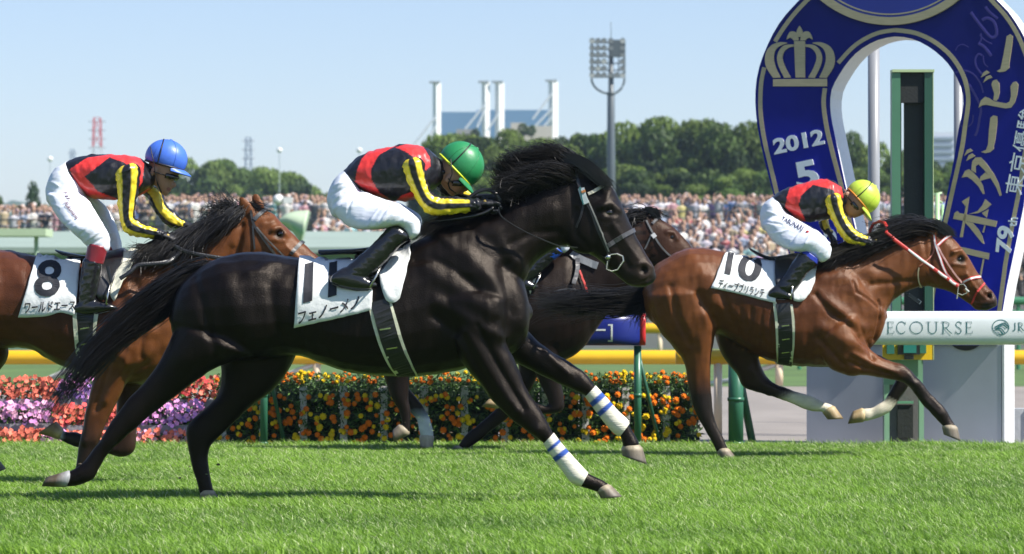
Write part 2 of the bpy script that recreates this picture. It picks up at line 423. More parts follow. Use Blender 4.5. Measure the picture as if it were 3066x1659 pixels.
loft(m, B_, Y1, [(1640, 300, 1570, 700, .08), (1720, 325, 1610, 765, .092), (1800, 378, 1690, 800, .10), (1862, 425, 1750, 835, .105), (1915, 520, 1800, 870, .10), (1960, 620, 1850, 920, .08), (2005, 720, 1900, 962, .062), (2050, 800, 1945, 997, .056), (2088, 858, 1990, 1016, .06), (2110, 900, 2045, 1016, .05), (2114, 930, 2080, 1000, .03)], col=BH)
# cheek (masseter) and eye socket
mm = MB(); 
p = P(*B_(1700, 640), Y1); m.ell(p + Vector((0, -.045, 0)), (.13, .055, .15), n=20, m=12, col=BLK); m.ell(p + Vector((0, .045, 0)), (.13, .055, .15), n=20, m=12, col=BLK)
loft(m, D_, Y1, [(1050, 150, 1500, 330, .15), (990, 290, 1300, 395, .125), (920, 410, 1180, 472, .09), (830, 520, 1060, 560, .068), (735, 620, 920, 665, .055), (655, 735, 830, 745, .05), (600, 830, 740, 820, .042), (545, 895, 650, 905, .034), (492, 965, 600, 985, .034), (445, 1000, 555, 1065, .038), (408, 1015, 480, 1098, .033), (385, 1015, 400, 1112, .036)], dy=-.13, col=BLK)
loft(m, D_, Y1, [(1290, 150, 1800, 150, .15), (1290, 290, 1785, 270, .14), (1318, 430, 1712, 430, .115), (1300, 560, 1610, 550, .09), (1215, 650, 1490, 640, .065), (1140, 715, 1400, 725, .055), (1108, 770, 1320, 800, .05), (1116, 850, 1258, 860, .043), (1132, 935, 1240, 920, .034), (1150, 1010, 1243, 990, .036), (1172, 1080, 1255, 1060, .036), (1192, 1155, 1278, 1145, .035)], dy=.12, col=BLK)
loft(m, E_, Y1, [(820, 0, 1240, 0, .12), (880, 150, 1240, 90, .12), (920, 290, 1218, 240, .11), (985, 400, 1265, 330, .09), (1060, 485, 1310, 430, .072), (1120, 570, 1350, 530, .06), (1200, 655, 1400, 605, .052), (1290, 735, 1440, 665, .05), (1370, 795, 1480, 735, .046), (1450, 850, 1508, 792, .034), (1500, 920, 1560, 870, .03), (1562, 1005, 1632, 948, .032), (1615, 1072, 1690, 1012, .038), (1665, 1106, 1712, 1030, .036), (1735, 1130, 1790, 1065, .034), (1780, 1145, 1842, 1100, .038)], dy=-.15, col=BLK)
loft(m, E_, Y1, [(1120, 250, 1300, 40, .12), (1180, 300, 1335, 150, .10), (1250, 345, 1400, 228, .08), (1340, 400, 1470, 283, .065), (1450, 455, 1560, 342, .055), (1560, 505, 1650, 395, .05), (1640, 540, 1715, 450, .048), (1700, 570, 1757, 510, .038), (1760, 640, 1820, 588, .032), (1820, 720, 1880, 660, .034), (1873, 782, 1942, 712, .042), (1902, 805, 1958, 735, .036), (1916, 845, 1985, 790, .034), (1925, 885, 2022, 850, .04)], dy=.13, col=BLK)
ear(m, B_, Y1, (1700, 385), (1605, 275), .028, -.055, BLK); ear(m, B_, Y1, (1715, 375), (1625, 262), .028, .055, BLK)
b11 = remesh(m, .0095, 5)
sculpt(b11, Y1, B_, [
    ([(700, 770), (860, 760), (1000, 830), (1120, 960), (1200, 1080)], .045, .016), ([(760, 900), (850, 980), (1000, 1060), (1130, 1180)], .04, .012),
    ([(690, 860), (800, 850), (930, 920), (1060, 1030)], .02, -.010), ([(1215, 900), (1235, 1050), (1245, 1180), (1205, 1270)], .03, -.014), ([(1150, 1130), (1215, 1200), (1190, 1290)], .05, .018),
    ([(820, 1100), (960, 1180), (1080, 1260), (1200, 1300)], .035, .014), ([(800, 1190), (930, 1290)], .022, -.010), ([(1300, 880), (1350, 1000), (1360, 1120), (1330, 1240)], .04, .014),
    ([(1000, 640), (1150, 760), (1230, 880)], .03, -.010), ([(1100, 680), (1300, 600), (1500, 560)], .05, .010), ([(1250, 760), (1400, 690), (1540, 690)], .02, -.008),
    ([(1640, 560), (1640, 700), (1720, 790)], .015, -.008), ([(1790, 540), (1850, 520), (1895, 560)], .018, .016), ([(1800, 600), (1880, 610)], .014, .007), ([(1835, 572)], .016, -.016),
    ([(1860, 640), (1960, 780), (2010, 850)], .012, .007), ([(1830, 690), (1900, 800), (1960, 900)], .02, -.008), ([(2045, 915)], .018, -.022), ([(2010, 880), (2060, 868), (2100, 900)], .010, .008), ([(1960, 985), (2040, 985), (2085, 960)], .006, -.006),
    ([(1860, 420), (1830, 470), (1800, 530)], .018, .01)], gain=.95)
spots(b11, Y1, B_, [(1838, 572, .026, (.002, .002, .002)), (2047, 915, .020, (.001, .001, .001))])
sculpt(b11, Y1, E_, [([(1000, 180), (1080, 330), (1180, 500), (1290, 650)], .022, .010, 0), ([(1060, 150), (1150, 330), (1260, 520), (1330, 640)], .014, -.009, 0), ([(940, 230), (1040, 400), (1140, 550)], .016, .006, 0), ([(1410, 770)], .03, .008, 0), ([(1460, 310), (1600, 440)], .016, .008), ([(560, 500), (1000, 560)], .02, 0)])
sculpt(b11, Y1, FD, [([(560, 670), (600, 760), (640, 850)], .06, .012), ([(500, 700), (530, 800), (560, 900)], .025, -.010), ([(690, 720), (700, 800), (720, 870)], .03, -.010), ([(640, 690), (700, 660)], .03, .008)] + [([(780 + 34 * i, 760), (770 + 34 * i, 880)], .011, -.0035) for i in range(5)])
displace(b11, .0035, 9, (1.7, 1, .55), 3); displace(b11, .0005, 26, (1.6, 1, .8), 9)
o11 = b11.build('body', M_blk, r11, smooth=True); k11 = Skin(b11, Y1)
eye(r11, k11, B_, 1838, 572, .021, Y1)
hoof(r11, D_, Y1, -.13, (412, 1012, 392, 1113), (285, 1050, 252, 1108), .055, [(0, (.30, .31, .32)), (.22, (.27, .27, .26)), (.32, (.09, .06, .035)), (1, (.06, .05, .035))])
hoof(r11, D_, Y1, .12, (1192, 1148, 1280, 1138), (1192, 1214, 1325, 1210), .055, HOOFC)
hoof(r11, E_, Y1, -.15, (1768, 1140, 1850, 1100), (1790, 1178, 1918, 1168), .058, HOOFC)
hoof(r11, E_, Y1, .13, (1912, 885, 2040, 878), (1918, 925, 2066, 976), .058, HOOFC)
bandage(r11, E_, Y1, -.15, [(1446, 855, 1510, 788, .042), (1492, 925, 1570, 866, .039), (1556, 1010, 1640, 945, .04), (1608, 1080, 1698, 1008, .049), (1670, 1112, 1716, 1026, .042)], [(.13, .20), (.29, .36)])
bandage(r11, E_, Y1, .13, [(1696, 574, 1760, 506, .042), (1750, 648, 1830, 582, .038), (1812, 730, 1890, 652, .042), (1866, 790, 1950, 708, .05), (1902, 812, 1962, 732, .042)], [(.13, .21), (.32, .40)])
hair_obj(r11, 'mane', [
    ([gp(B_, Y1, g) for g in ([(1080, 575, -.05), (980, 580, -.09), (860, 610, -.12), (740, 670, -.15), (670, 735, -.17)], [(1180, 545, -.03), (1090, 540, -.08), (980, 560, -.12), (870, 600, -.14), (760, 660, -.15)])], dict(n=420, spread=.012, width=.0016, seed=1, tipspread=.02)),
    ([gp(B_, Y1, g) for g in ([(1200, 520, -.02), (1205, 480, -.04), (1195, 440, -.04), (1175, 395, -.05), (1160, 350, -.05)], [(1290, 445, 0), (1260, 390, -.03), (1230, 340, -.03), (1205, 310, -.03), (1180, 290, -.03)], [(1380, 395, 0), (1340, 330, -.02), (1290, 290, -.02), (1240, 270, -.03), (1200, 270, -.02)], [(1470, 350, 0), (1430, 280, -.02), (1370, 250, -.02), (1310, 240, -.03), (1250, 240, -.02)], [(1560, 320, 0), (1540, 250, -.02), (1500, 215, -.02), (1440, 205, -.03), (1370, 215, -.02)], [(1650, 310, 0), (1620, 250, -.02), (1560, 215, -.02), (1500, 200, -.03), (1440, 195, -.02)])], dict(n=2600, spread=.018, width=.0015, seed=2, tipspread=.02, wave=.010)),
    ([gp(B_, Y1, g) for g in ([(1270, 470, -.07), (1220, 450, -.1), (1200, 440, -.1), (1180, 450, -.1), (1165, 470, -.1)], [(1450, 400, -.07), (1380, 370, -.1), (1330, 370, -.1), (1270, 390, -.1), (1210, 420, -.1)], [(1640, 360, -.07), (1560, 320, -.1), (1490, 310, -.1), (1420, 330, -.1), (1350, 360, -.09)])], dict(n=1100, spread=.022, width=.0016, seed=4, tipspread=.03, wave=.012)),
    ([gp(B_, Y1, g) for g in ([(1500, 215, -.02), (1580, 225, -.04), (1680, 270, -.06), (1770, 340, -.08), (1850, 410, -.08)], [(1560, 270, -.02), (1640, 270, -.06), (1710, 310, -.08), (1780, 370, -.09), (1830, 410, -.09)], [(1600, 230, .03), (1680, 260, .02), (1760, 320, .0), (1820, 380, -.02), (1860, 430, -.03)])], dict(n=700, spread=.012, width=.0016, seed=3, tipspread=.008, wave=.006))])
hair_obj(r11, 'tail', [([gp(FD, Y1, g) for g in ([(510, 668, 0), (430, 690, .0), (340, 748, -.03), (250, 835, -.05), (180, 920, -.06), (108, 1035, -.08)], [(505, 685, -.03), (430, 728, -.05), (350, 785, -.06), (265, 860, -.08), (200, 940, -.09), (122, 1048, -.1)], [(500, 700, .02), (440, 760, .0), (372, 815, -.03), (290, 875, -.05), (220, 945, -.06), (150, 1030, -.07)], [(495, 712, 0), (450, 768, .0), (395, 806, -.03), (330, 838, -.05), (280, 882, -.06), (228, 935, -.06)])], dict(n=950, spread=.008, width=.0017, seg=14, seed=5, tipspread=.028, jit=.72, wave=.022)),
    ([gp(FD, Y1, g) for g in ([(525, 660, 0), (480, 672, 0), (430, 700, -.02), (380, 740, -.03)], [(500, 730, 0), (470, 745, 0), (430, 770, -.02), (390, 800, -.03)])], dict(n=900, spread=.018, width=.002, seed=6, tipspread=.02))])
# saddle cloth, number, pad, girth, saddle
m = MB(); cloth(m, k11, FD, [(740, 822), (790, 813), (850, 800), (900, 790), (935, 780)], [(752, 652), (790, 650), (840, 640), (890, 630), (945, 620)], off=.014, col=WHT, nv=16)
kc = Skin(m, Y1); sc = m.build('saddle_cloth', M_cloth, r11, smooth=True); solidify(sc, .004)
m = MB()
text_on_skin(m, kc, B_, [(15, 1112), (70, 1098), (78, 872), (25, 885)], 'I', off=.008, offset=.05, col=(.01, .01, .015))
text_on_skin(m, kc, B_, [(163, 1080), (215, 1066), (218, 840), (172, 850)], 'I', off=.008, offset=.05, col=(.01, .01, .015))
q = [(-18, 1238), (345, 1142), (352, 1068), (-14, 1162)]
text_on_skin(m, kc, B_, q, 'フェノーメノ', off=.008, offset=.018, col=(.01, .01, .015))
m.build('number_print', M_ink, sc)
m = MB(); cloth(m, k11, B_, [(590, 1085), (555, 1110), (510, 1095), (480, 1010), (472, 930)], [(660, 830), (662, 780), (658, 735), (600, 760), (520, 830)], off=.02, nv=10, col=WHT, wave=.006, far=False)
m2 = [sidemirror(Vector(v), Y1) for v in m.v]; m.add(m2, list(m.f), WHT)
sp = m.build('saddle_pad', M_cloth, r11, smooth=True); solidify(sp, .006)
def girth(root, skin, cv, pl, pr, wdc, name='girth', buckles=()):
    m = MB(); n = len(pl); ctr = [((a[0] + b[0]) / 2, (a[1] + b[1]) / 2) for a, b in zip(pl, pr)]
    k = abs(cv(1, 0)[0] - cv(0, 0)[0]); wm = math.hypot(pl[1][0] - pr[1][0], pl[1][1] - pr[1][1]) * k * skin.Y / F
    strap(m, skin, cv, pl, .022, .004, .004, (.60, .60, .45), both=True); strap(m, skin, cv, pr, .022, .004, .004, (.60, .60, .45), both=True)
    strap(m, skin, cv, ctr, wm * .86, .007, .003, (.012, .012, .013), both=True, k=8)
    g = m.build(name, M_tack, root)
    for x, y in buckles:
        b = MB(); strap(b, skin, cv, [(x - wdc, y + wdc * .15), (x + wdc, y - wdc * .15)], .008, .003, .013, (1, 1, 1), smooth=False); b.build('buckle', M_metal, g)
    return g
girth(r11, k11, E_, [(415, 0), (440, 130), (480, 260), (530, 370), (580, 438)], [(525, 0), (565, 130), (600, 250), (640, 350), (685, 445)], 32, buckles=[(505, 167), (543, 277)])
def saddle(root, skin, cv, Y, outline, seat, flap, col=(.012, .012, .013)):
    m = MB(); loft(m, cv, Y, seat, n=18, sub=5, e=2.2, col=col); s = m.build('saddle', M_leather, root, smooth=True)
    m = MB(); cloth(m, skin, cv, flap[0], flap[1], off=.03, nv=8, col=col, wave=.004); f = m.build('saddle_flap', M_leather, s, smooth=True); solidify(f, .006)
    return s
saddle(r11, k11, B_, Y1, None, [(110, 792, 118, 826, .05), (200, 790, 215, 822, .09), (330, 785, 345, 820, .10), (440, 770, 450, 825, .10), (560, 735, 560, 800, .10), (640, 700, 640, 770, .09)],
       ([(330, 900), (380, 960), (440, 985), (500, 930), (560, 850)], [(330, 800), (400, 795), (470, 785), (540, 770), (620, 740)]))
# bridle of the black horse
m = MB()
strap(m, k11, B_, [(1715, 462), (1760, 440), (1810, 412), (1858, 398)], .016, .006, .005, (.45, .42, .33), both=True)
br = m.build('browband', M_tack, r11)
m = MB(); LT = (.016, .015, .015)
strap(m, k11, B_, [(1640, 340), (1665, 420), (1700, 500), (1735, 560), (1770, 660), (1815, 760), (1840, 815)], .016, .004, .004, LT, both=True)
strap(m, k11, B_, [(1715, 500), (1760, 600), (1800, 700), (1838, 800)], .007, .004, .006, (.25, .24, .22), both=True)
strap(m, k11, B_, [(1830, 770), (1880, 735), (1940, 700), (1992, 675)], .022, .006, .004, (.05, .05, .055), both=True)
strap(m, k11, B_, [(1690, 520), (1670, 600), (1645, 660)], .010, .004, .004, LT, both=True)
strap(m, k11, B_, [(1830, 780), (1835, 850), (1830, 900)], .010, .004, .004, LT, both=True)
bdl = m.build('bridle', M_tack, r11)
m = MB(); strap(m, k11, B_, [(1672, 430), (1690, 480), (1706, 520)], .032, .012, .008, (.45, .50, .50), smooth=False); strap(m, k11, B_, [(1676, 455), (1700, 448)], .012, .004, .022, (.35, .14, .04), smooth=False)
strap(m, k11, B_, [(1664, 425), (1690, 525)], .006, .016, .008, (.02, .12, .12), smooth=False); m.build('cheek_piece', M_tack, bdl)
m = MB(); ring = [(1835, 830), (1850, 815), (1880, 815), (1915, 830), (1918, 860), (1890, 905), (1860, 912), (1832, 900)]
pts = [k11.hit(*B_(x, y), .012)[0] for x, y in ring]; yy = min(p.y for p in pts); pts = [Vector((p.x, yy, p.z)) for p in pts]
m.tube(pts, .0045, closed=True, up=(0, 1, 0)); m.ell(pts[0], (.014, .012, .014)); m.tube([pts[4], pts[3] + Vector((.005, .05, 0))], .006); m.build('bit', M_metal, bdl)
m = MB(); pts = [P(*B_(x, y), Y1 + d) for x, y, d in ((1180, 540, -.2), (1195, 590, -.21), (1260, 640, -.2), (1350, 690, -.18), (1450, 735, -.16), (1540, 770, -.15))]
m.tube([Vector(p) for p in catmull([tuple(p) for p in pts], 5)] + [k11.hit(*B_(1700, 850), .03)[0], pts[-1].lerp(P(*B_(1840, 860), Y1 - .1), 1)], .006, n=6, flat=.5); m.build('rein', M_leather, r11)

# ============ the bay horse in front (10)
Y2 = 22.2
r10 = thing('horse', (P(*FD(1950, 900), Y2).x, Y2, 0), 'bay racehorse with red and white bridle and saddle cloth 10, leading the race', 'horse', 'racehorses galloping to the post')
m = MB()
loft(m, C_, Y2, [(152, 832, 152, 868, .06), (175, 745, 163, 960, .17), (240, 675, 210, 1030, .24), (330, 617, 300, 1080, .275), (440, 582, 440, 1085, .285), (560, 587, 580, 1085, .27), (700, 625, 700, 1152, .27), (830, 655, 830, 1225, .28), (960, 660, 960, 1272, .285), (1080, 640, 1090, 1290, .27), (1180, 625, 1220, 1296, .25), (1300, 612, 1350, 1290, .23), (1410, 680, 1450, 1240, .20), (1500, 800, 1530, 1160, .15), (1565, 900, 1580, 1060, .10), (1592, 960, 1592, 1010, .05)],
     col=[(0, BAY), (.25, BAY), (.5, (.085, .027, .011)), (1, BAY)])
loft(m, C_, Y2, [(1200, 640, 1500, 1130, .19), (1330, 590, 1570, 1015, .15), (1450, 562, 1620, 930, .125), (1570, 530, 1690, 862, .105), (1690, 500, 1780, 820, .09), (1790, 480, 1850, 812, .08)], col=BAY)
BHD = [(0, BAY), (.55, BAY), (.75, (.06, .022, .011)), (.88, (.03, .02, .017)), (1, (.035, .028, .025))]
loft(m, C_, Y2, [(1840, 466, 1820, 790, .075), (1910, 486, 1870, 816, .088), (1975, 506, 1930, 828, .093), (2025, 550, 1975, 845, .093), (2075, 620, 2020, 868, .083), (2120, 690, 2060, 893, .068), (2165, 760, 2095, 918, .058), (2210, 820, 2125, 945, .054), (2243, 862, 2165, 956, .055), (2260, 890, 2205, 954, .044), (2260, 915, 2235, 937, .026)], col=BHD)
p = P(*C_(1905, 690), Y2)
for s in (-1, 1): m.ell(p + Vector((0, s * .045, 0)), (.11, .05, .13), n=20, m=12, col=BAY)
LG = lambda a, b: [(0, BAY), (a, BAY), (b, LEGB), (1, LEGB)]
loft(m, C_, Y2, [(165, 870, 560, 850, .19), (195, 985, 590, 1010, .17), (265, 1105, 582, 1110, .14), (352, 1200, 563, 1200, .105), (400, 1290, 556, 1300, .078), (418, 1390, 554, 1390, .058), (436, 1480, 560, 1480, .048), (476, 1593, 576, 1593, .037), (538, 1700, 620, 1690, .035), (588, 1800, 664, 1790, .036)], dy=-.12, col=LG(.45, .65))
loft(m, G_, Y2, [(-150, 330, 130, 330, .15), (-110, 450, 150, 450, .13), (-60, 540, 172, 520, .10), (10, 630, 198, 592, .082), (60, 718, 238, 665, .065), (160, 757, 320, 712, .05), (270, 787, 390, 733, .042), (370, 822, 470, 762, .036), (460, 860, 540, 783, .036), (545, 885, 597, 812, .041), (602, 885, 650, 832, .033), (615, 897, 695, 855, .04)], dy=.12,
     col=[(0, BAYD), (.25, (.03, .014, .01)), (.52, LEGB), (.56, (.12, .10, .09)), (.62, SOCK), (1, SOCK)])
loft(m, G_, Y2, [(560, 430, 860, 200, .12), (640, 570, 890, 340, .115), (760, 632, 935, 445, .09), (900, 636, 1020, 512, .075), (1030, 655, 1110, 545, .06), (1130, 677, 1190, 572, .052), (1205, 708, 1287, 665, .05), (1265, 790, 1345, 743, .038), (1330, 868, 1410, 808, .033), (1390, 932, 1472, 873, .037), (1432, 977, 1507, 935, .031), (1447, 992, 1545, 1002, .038)], dy=-.14, col=[(0, BAY), (.28, BAY), (.5, LEGB), (1, LEGB)])
loft(m, G_, Y2, [(700, 540, 840, 400, .10), (900, 620, 990, 490, .085), (1050, 655, 1130, 560, .06), (1120, 655, 1215, 650, .052), (1108, 690, 1212, 712, .047), (1080, 745, 1160, 777, .035), (1040, 810, 1112, 850, .032), (998, 838, 1062, 905, .039), (945, 862, 988, 937, .032), (892, 866, 905, 955, .036)], dy=.13, col=[(0, BAY), (.3, LEGB), (.6, LEGB), (.68, SOCK), (1, SOCK)])
ear(m, C_, Y2, (1905, 505), (1812, 440), .036, -.055, BAY); ear(m, C_, Y2, (1915, 490), (1850, 430), .03, .055, BAY)
b10 = remesh(m, .0095, 5)
sculpt(b10, Y2, C_, [
    ([(430, 640), (520, 780), (560, 900)], .07, .014), ([(470, 860), (540, 1000), (575, 1110)], .028, -.016), ([(300, 820), (340, 1000), (420, 1160)], .022, -.010), ([(200, 900), (270, 1060), (360, 1200)], .03, .010), ([(520, 980), (560, 1060)], .04, .016), ([(600, 840), (640, 960), (700, 1080)], .025, -.010),
    ([(1210, 760), (1330, 760), (1430, 840), (1530, 960)], .05, .014), ([(1160, 860), (1240, 960), (1380, 1060), (1450, 1160)], .022, -.012), ([(1220, 900), (1330, 980), (1440, 1060)], .04, .013), ([(1210, 1060), (1300, 1120), (1420, 1160)], .05, .016), ([(1180, 1120), (1260, 1210), (1330, 1280)], .018, -.012), ([(1430, 1120), (1480, 1180), (1500, 1240)], .02, -.012),
    ([(1540, 900), (1545, 1020), (1520, 1130)], .009, -.012), ([(1380, 790), (1400, 850), (1470, 890), (1530, 940)], .007, -.009), ([(1575, 920), (1590, 1000), (1560, 1100)], .03, .008), ([(1300, 680), (1450, 720), (1560, 760)], .05, .009), ([(1500, 800), (1640, 790), (1760, 780)], .018, -.007),
    ([(1990, 610), (2035, 600), (2065, 640)], .015, .015), ([(1990, 680), (2060, 690)], .012, .006), ([(2033, 650)], .015, -.016), ([(2070, 740), (2140, 840), (2180, 880)], .010, .006), ([(2030, 770), (2100, 860), (2130, 900)], .018, -.008), ([(2212, 868)], .015, -.024), ([(2185, 850), (2225, 840), (2250, 870)], .008, .008), ([(2130, 925), (2195, 930), (2235, 915)], .005, -.006), ([(1870, 560), (1850, 700), (1900, 790)], .014, -.008)])
spots(b10, Y2, C_, [(2036, 652, .030, (.018, .009, .006)), (2214, 868, .019, (.003, .002, .002)), (2190, 935, .03, (.022, .018, .017))])
sculpt(b10, Y2, G_, [([(800, 480), (950, 560), (1100, 610)], .016, .010, 0), ([(760, 540), (900, 590), (1050, 620)], .011, -.007, 0), ([(1230, 690)], .025, .008, 0), ([(1300, 800), (1400, 900)], .01, .005, 0), ([(120, 600), (200, 700)], .02, .006)])
sculpt(b10, Y2, C_, [([(720 + 62 * i, 950), (700 + 62 * i, 1180)], .011, -.0045) for i in range(4)])
displace(b10, .006, 8, (1.7, 1, .55), 13); displace(b10, .0009, 26, (1.6, 1, .8), 19)
o10 = b10.build('body', M_bay, r10, smooth=True); k10 = Skin(b10, Y2)
eye(r10, k10, C_, 2036, 650, .021, Y2)
hoof(r10, C_, Y2, -.12, (590, 1795, 668, 1785), (600, 1846, 712, 1842), .055, HOOFC)
hoof(r10, G_, Y2, .12, (610, 898, 697, 853), (645, 943, 757, 937), .055, HOOFP)
hoof(r10, G_, Y2, -.14, (1440, 995, 1550, 1000), (1452, 1047, 1572, 1095), .055, HOOFC)
hoof(r10, G_, Y2, .13, (884, 862, 893, 962), (822, 885, 788, 974), .055, HOOFP)
hair_obj(r10, 'mane', [
    ([gp(C_, Y2, g) for g in ([(1920, 475, -.02), (1840, 440, -.06), (1740, 440, -.08), (1640, 480, -.1), (1540, 530, -.11)], [(1820, 478, -.02), (1720, 480, -.07), (1620, 520, -.1), (1520, 560, -.12), (1420, 600, -.13)], [(1680, 500, -.02), (1590, 530, -.08), (1490, 570, -.12), (1390, 610, -.14), (1290, 650, -.15)], [(1540, 540, -.02), (1460, 570, -.1), (1380, 610, -.14), (1290, 650, -.17), (1210, 700, -.19)], [(1400, 570, -.02), (1330, 590, -.1), (1270, 620, -.15), (1230, 650, -.18), (1190, 680, -.2)])], dict(n=2600, spread=.02, width=.0022, seed=11, tipspread=.03, wave=.012)),
    ([gp(C_, Y2, g) for g in ([(1860, 470, 0), (1800, 425, 0), (1720, 425, 0), (1640, 440, 0)], [(1700, 490, 0), (1640, 455, 0), (1580, 470, 0), (1510, 500, 0)])], dict(n=500, spread=.02, width=.002, seed=12, tipspread=.03, wave=.014)),
    ([gp(C_, Y2, g) for g in ([(1830, 455, -.03), (1890, 450, -.05), (1940, 475, -.06), (1990, 515, -.06)], [(1840, 440, .0), (1900, 435, .0), (1960, 470, .0), (2000, 510, .0)])], dict(n=400, spread=.012, width=.002, seed=13, tipspread=.01))])
hair_obj(r10, 'tail', [([gp(FD, Y2, g) for g in ([(1632, 722, 0), (1600, 724, -.02), (1545, 738, -.04), (1470, 736, -.05), (1400, 752, -.06), (1345, 748, -.06)], [(1630, 745, 0), (1590, 756, -.03), (1530, 752, -.05), (1455, 764, -.06), (1400, 758, -.06), (1350, 770, -.06)], [(1630, 765, 0), (1590, 784, -.03), (1535, 790, -.05), (1480, 780, -.06), (1430, 786, -.06), (1390, 776, -.06)])], dict(n=1000, spread=.014, width=.0018, seg=12, seed=15, tipspread=.045, jit=.8, wave=.035)),
    ([gp(FD, Y2, g) for g in ([(1630, 750, 0), (1610, 770, -.02), (1590, 785, -.03), (1580, 805, -.03)], [(1630, 760, 0), (1625, 780, -.02), (1615, 800, -.03), (1610, 818, -.03)])], dict(n=160, spread=.014, width=.0017, seed=16, tipspread=.03, wave=.02))])
m = MB(); cloth(m, k10, C_, [(553, 822), (650, 842), (760, 868), (860, 895), (940, 912)], [(635, 625), (720, 612), (800, 620), (870, 640), (940, 650)], off=.014, col=WHT, nv=16)
kc = Skin(m, Y2); sc = m.build('saddle_cloth', M_cloth, r10, smooth=True); solidify(sc, .004)
m = MB()
text_on_skin(m, kc, C_, [(634, 738), (668, 745), (692, 618), (656, 612)], 'I', off=.008, offset=.05)
text_on_skin(m, kc, C_, [(700, 765), (835, 800), (875, 640), (738, 612)], '0', off=.008, offset=.03)
text_on_skin(m, kc, C_, [(592, 820), (868, 882), (878, 826), (604, 766)], 'ディープブリランテ', off=.008, offset=.014)
m.build('number_print', M_ink, sc)
m = MB(); cloth(m, k10, C_, [(1045, 900), (1075, 905), (1105, 895), (1150, 840), (1180, 760)], [(1030, 700), (1070, 690), (1110, 680), (1150, 675), (1193, 670)], off=.02, nv=10, col=WHT, wave=.004)
sp = m.build('saddle_pad', M_cloth, r10, smooth=True); solidify(sp, .006)
girth(r10, k10, C_, [(935, 905), (945, 1000), (952, 1100), (955, 1190), (962, 1270)], [(1030, 920), (1042, 1000), (1045, 1100), (1040, 1190), (1030, 1280)], 22, buckles=[(998, 1045), (1000, 1122), (1000, 1198)])
saddle(r10, k10, C_, Y2, None, [(785, 580, 792, 600, .04), (830, 605, 835, 628, .07), (900, 632, 905, 655, .09), (980, 628, 985, 665, .09), (1060, 615, 1065, 665, .09), (1120, 610, 1125, 650, .07)],
       ([(935, 790), (960, 830), (1000, 850), (1040, 800), (1070, 740)], [(935, 660), (970, 655), (1005, 650), (1040, 645), (1080, 640)]))
RED = (.55, .035, .03); WH = (.68, .66, .66)
m = MB()
for w_, t_, c_ in ((.021, .003, RED), (.011, .0055, WH)):
    strap(m, k10, C_, [(1905, 570), (1935, 545), (1965, 520), (2005, 508)], w_, t_, .004, c_, both=True)
    strap(m, k10, C_, [(2060, 785), (2100, 765), (2150, 757), (2190, 760)], w_, t_, .004, c_, both=True)
    strap(m, k10, C_, [(1885, 500), (1895, 560), (1920, 640), (1950, 720), (2000, 780), (2035, 805)], w_, t_, .004, c_, both=True)
strap(m, k10, C_, [(1905, 570), (1950, 650), (2010, 740), (2050, 790)], .011, .004, .006, (.55, .30, .27), both=True)
strap(m, k10, C_, [(2200, 775), (2170, 810), (2140, 850), (2110, 915)], .012, .004, .004, RED, both=True)
strap(m, k10, C_, [(1890, 560), (1885, 610), (1850, 650), (1800, 690)], .007, .004, .004, (.45, .15, .1), both=True)
strap(m, k10, C_, [(1795, 700), (1790, 740), (1797, 790), (1812, 812)], .008, .004, .006, (.55, .45, .3), both=True)
bdl = m.build('bridle', M_tack, r10)
m = MB(); ring = [(2030, 800), (2060, 795), (2075, 815), (2075, 850), (2050, 858), (2025, 845)]
pts = [k10.hit(*C_(x, y), .012)[0] for x, y in ring]; yy = min(p.y for p in pts); pts = [Vector((p.x, yy, p.z)) for p in pts]
m.tube(pts, .005, closed=True, up=(0, 1, 0)); m.tube([P(*C_(2070, 825), yy), P(*C_(2092, 845), yy)], .008); m.tube([P(*C_(2028, 850), yy), P(*C_(2022, 885), yy)], .006); m.build('bit', M_metal, bdl)
m = MB(); a = P(*C_(1645, 530), Y2 - .18); b = P(*C_(2030, 812), yy)
for r_, c_, t0, t1 in ((.013, RED, 0, 1), (.0085, WH, .22, .62), (.0085, WH, .68, .82), (.0085, WH, .86, .96)):
    q0 = a.lerp(b, t0); q1 = a.lerp(b, t1); off = Vector((0, -.004 if c_ is WH else 0, 0))
    m.tube([q0 + off, q0.lerp(q1, .5) + off + Vector((0, 0, -.004)), q1 + off], r_, n=8, col=c_, flat=.55, up=(0, 1, 0))
m.tube([P(*C_(x, y), Y2 + d) for x, y, d in ((1645, 525, -.15), (1600, 490, -.16), (1608, 460, -.1), (1590, 432, -.05), (1560, 425, 0), (1525, 440, .05), (1505, 475, .08), (1505, 500, .1))], .011, n=8, col=RED, flat=.5, up=(0, 1, 0))
m.tube([P(*C_(x, y), Y2 + d) for x, y, d in ((1300, 605, -.02), (1340, 590, -.02), (1380, 570, -.04), (1420, 565, -.08), (1500, 560, -.1))], .011, n=8, col=RED, flat=.5, up=(0, 1, 0))
m.tube([P(*C_(x, y), Y2 - .02) for x, y in ((1305, 590), (1345, 585))], .018, n=8, col=(.4, .03, .02))
m.build('rein', M_tack, r10)
m = MB(); m.box(P(*C_(1768, 884), Y2), (.09, .02, .02), Matrix.Rotation(.65, 3, 'Y'), (.05, .05, .05)); m.box(P(*C_(1795, 902), Y2), (.03, .012, .022), Matrix.Rotation(.65, 3, 'Y'), (.6, .6, .6)); m.tube([P(*C_(1700, 840), Y2), P(*C_(1750, 873), Y2)], .006, col=(.03, .03, .03)); m.build('strap_end', M_tack, r10)

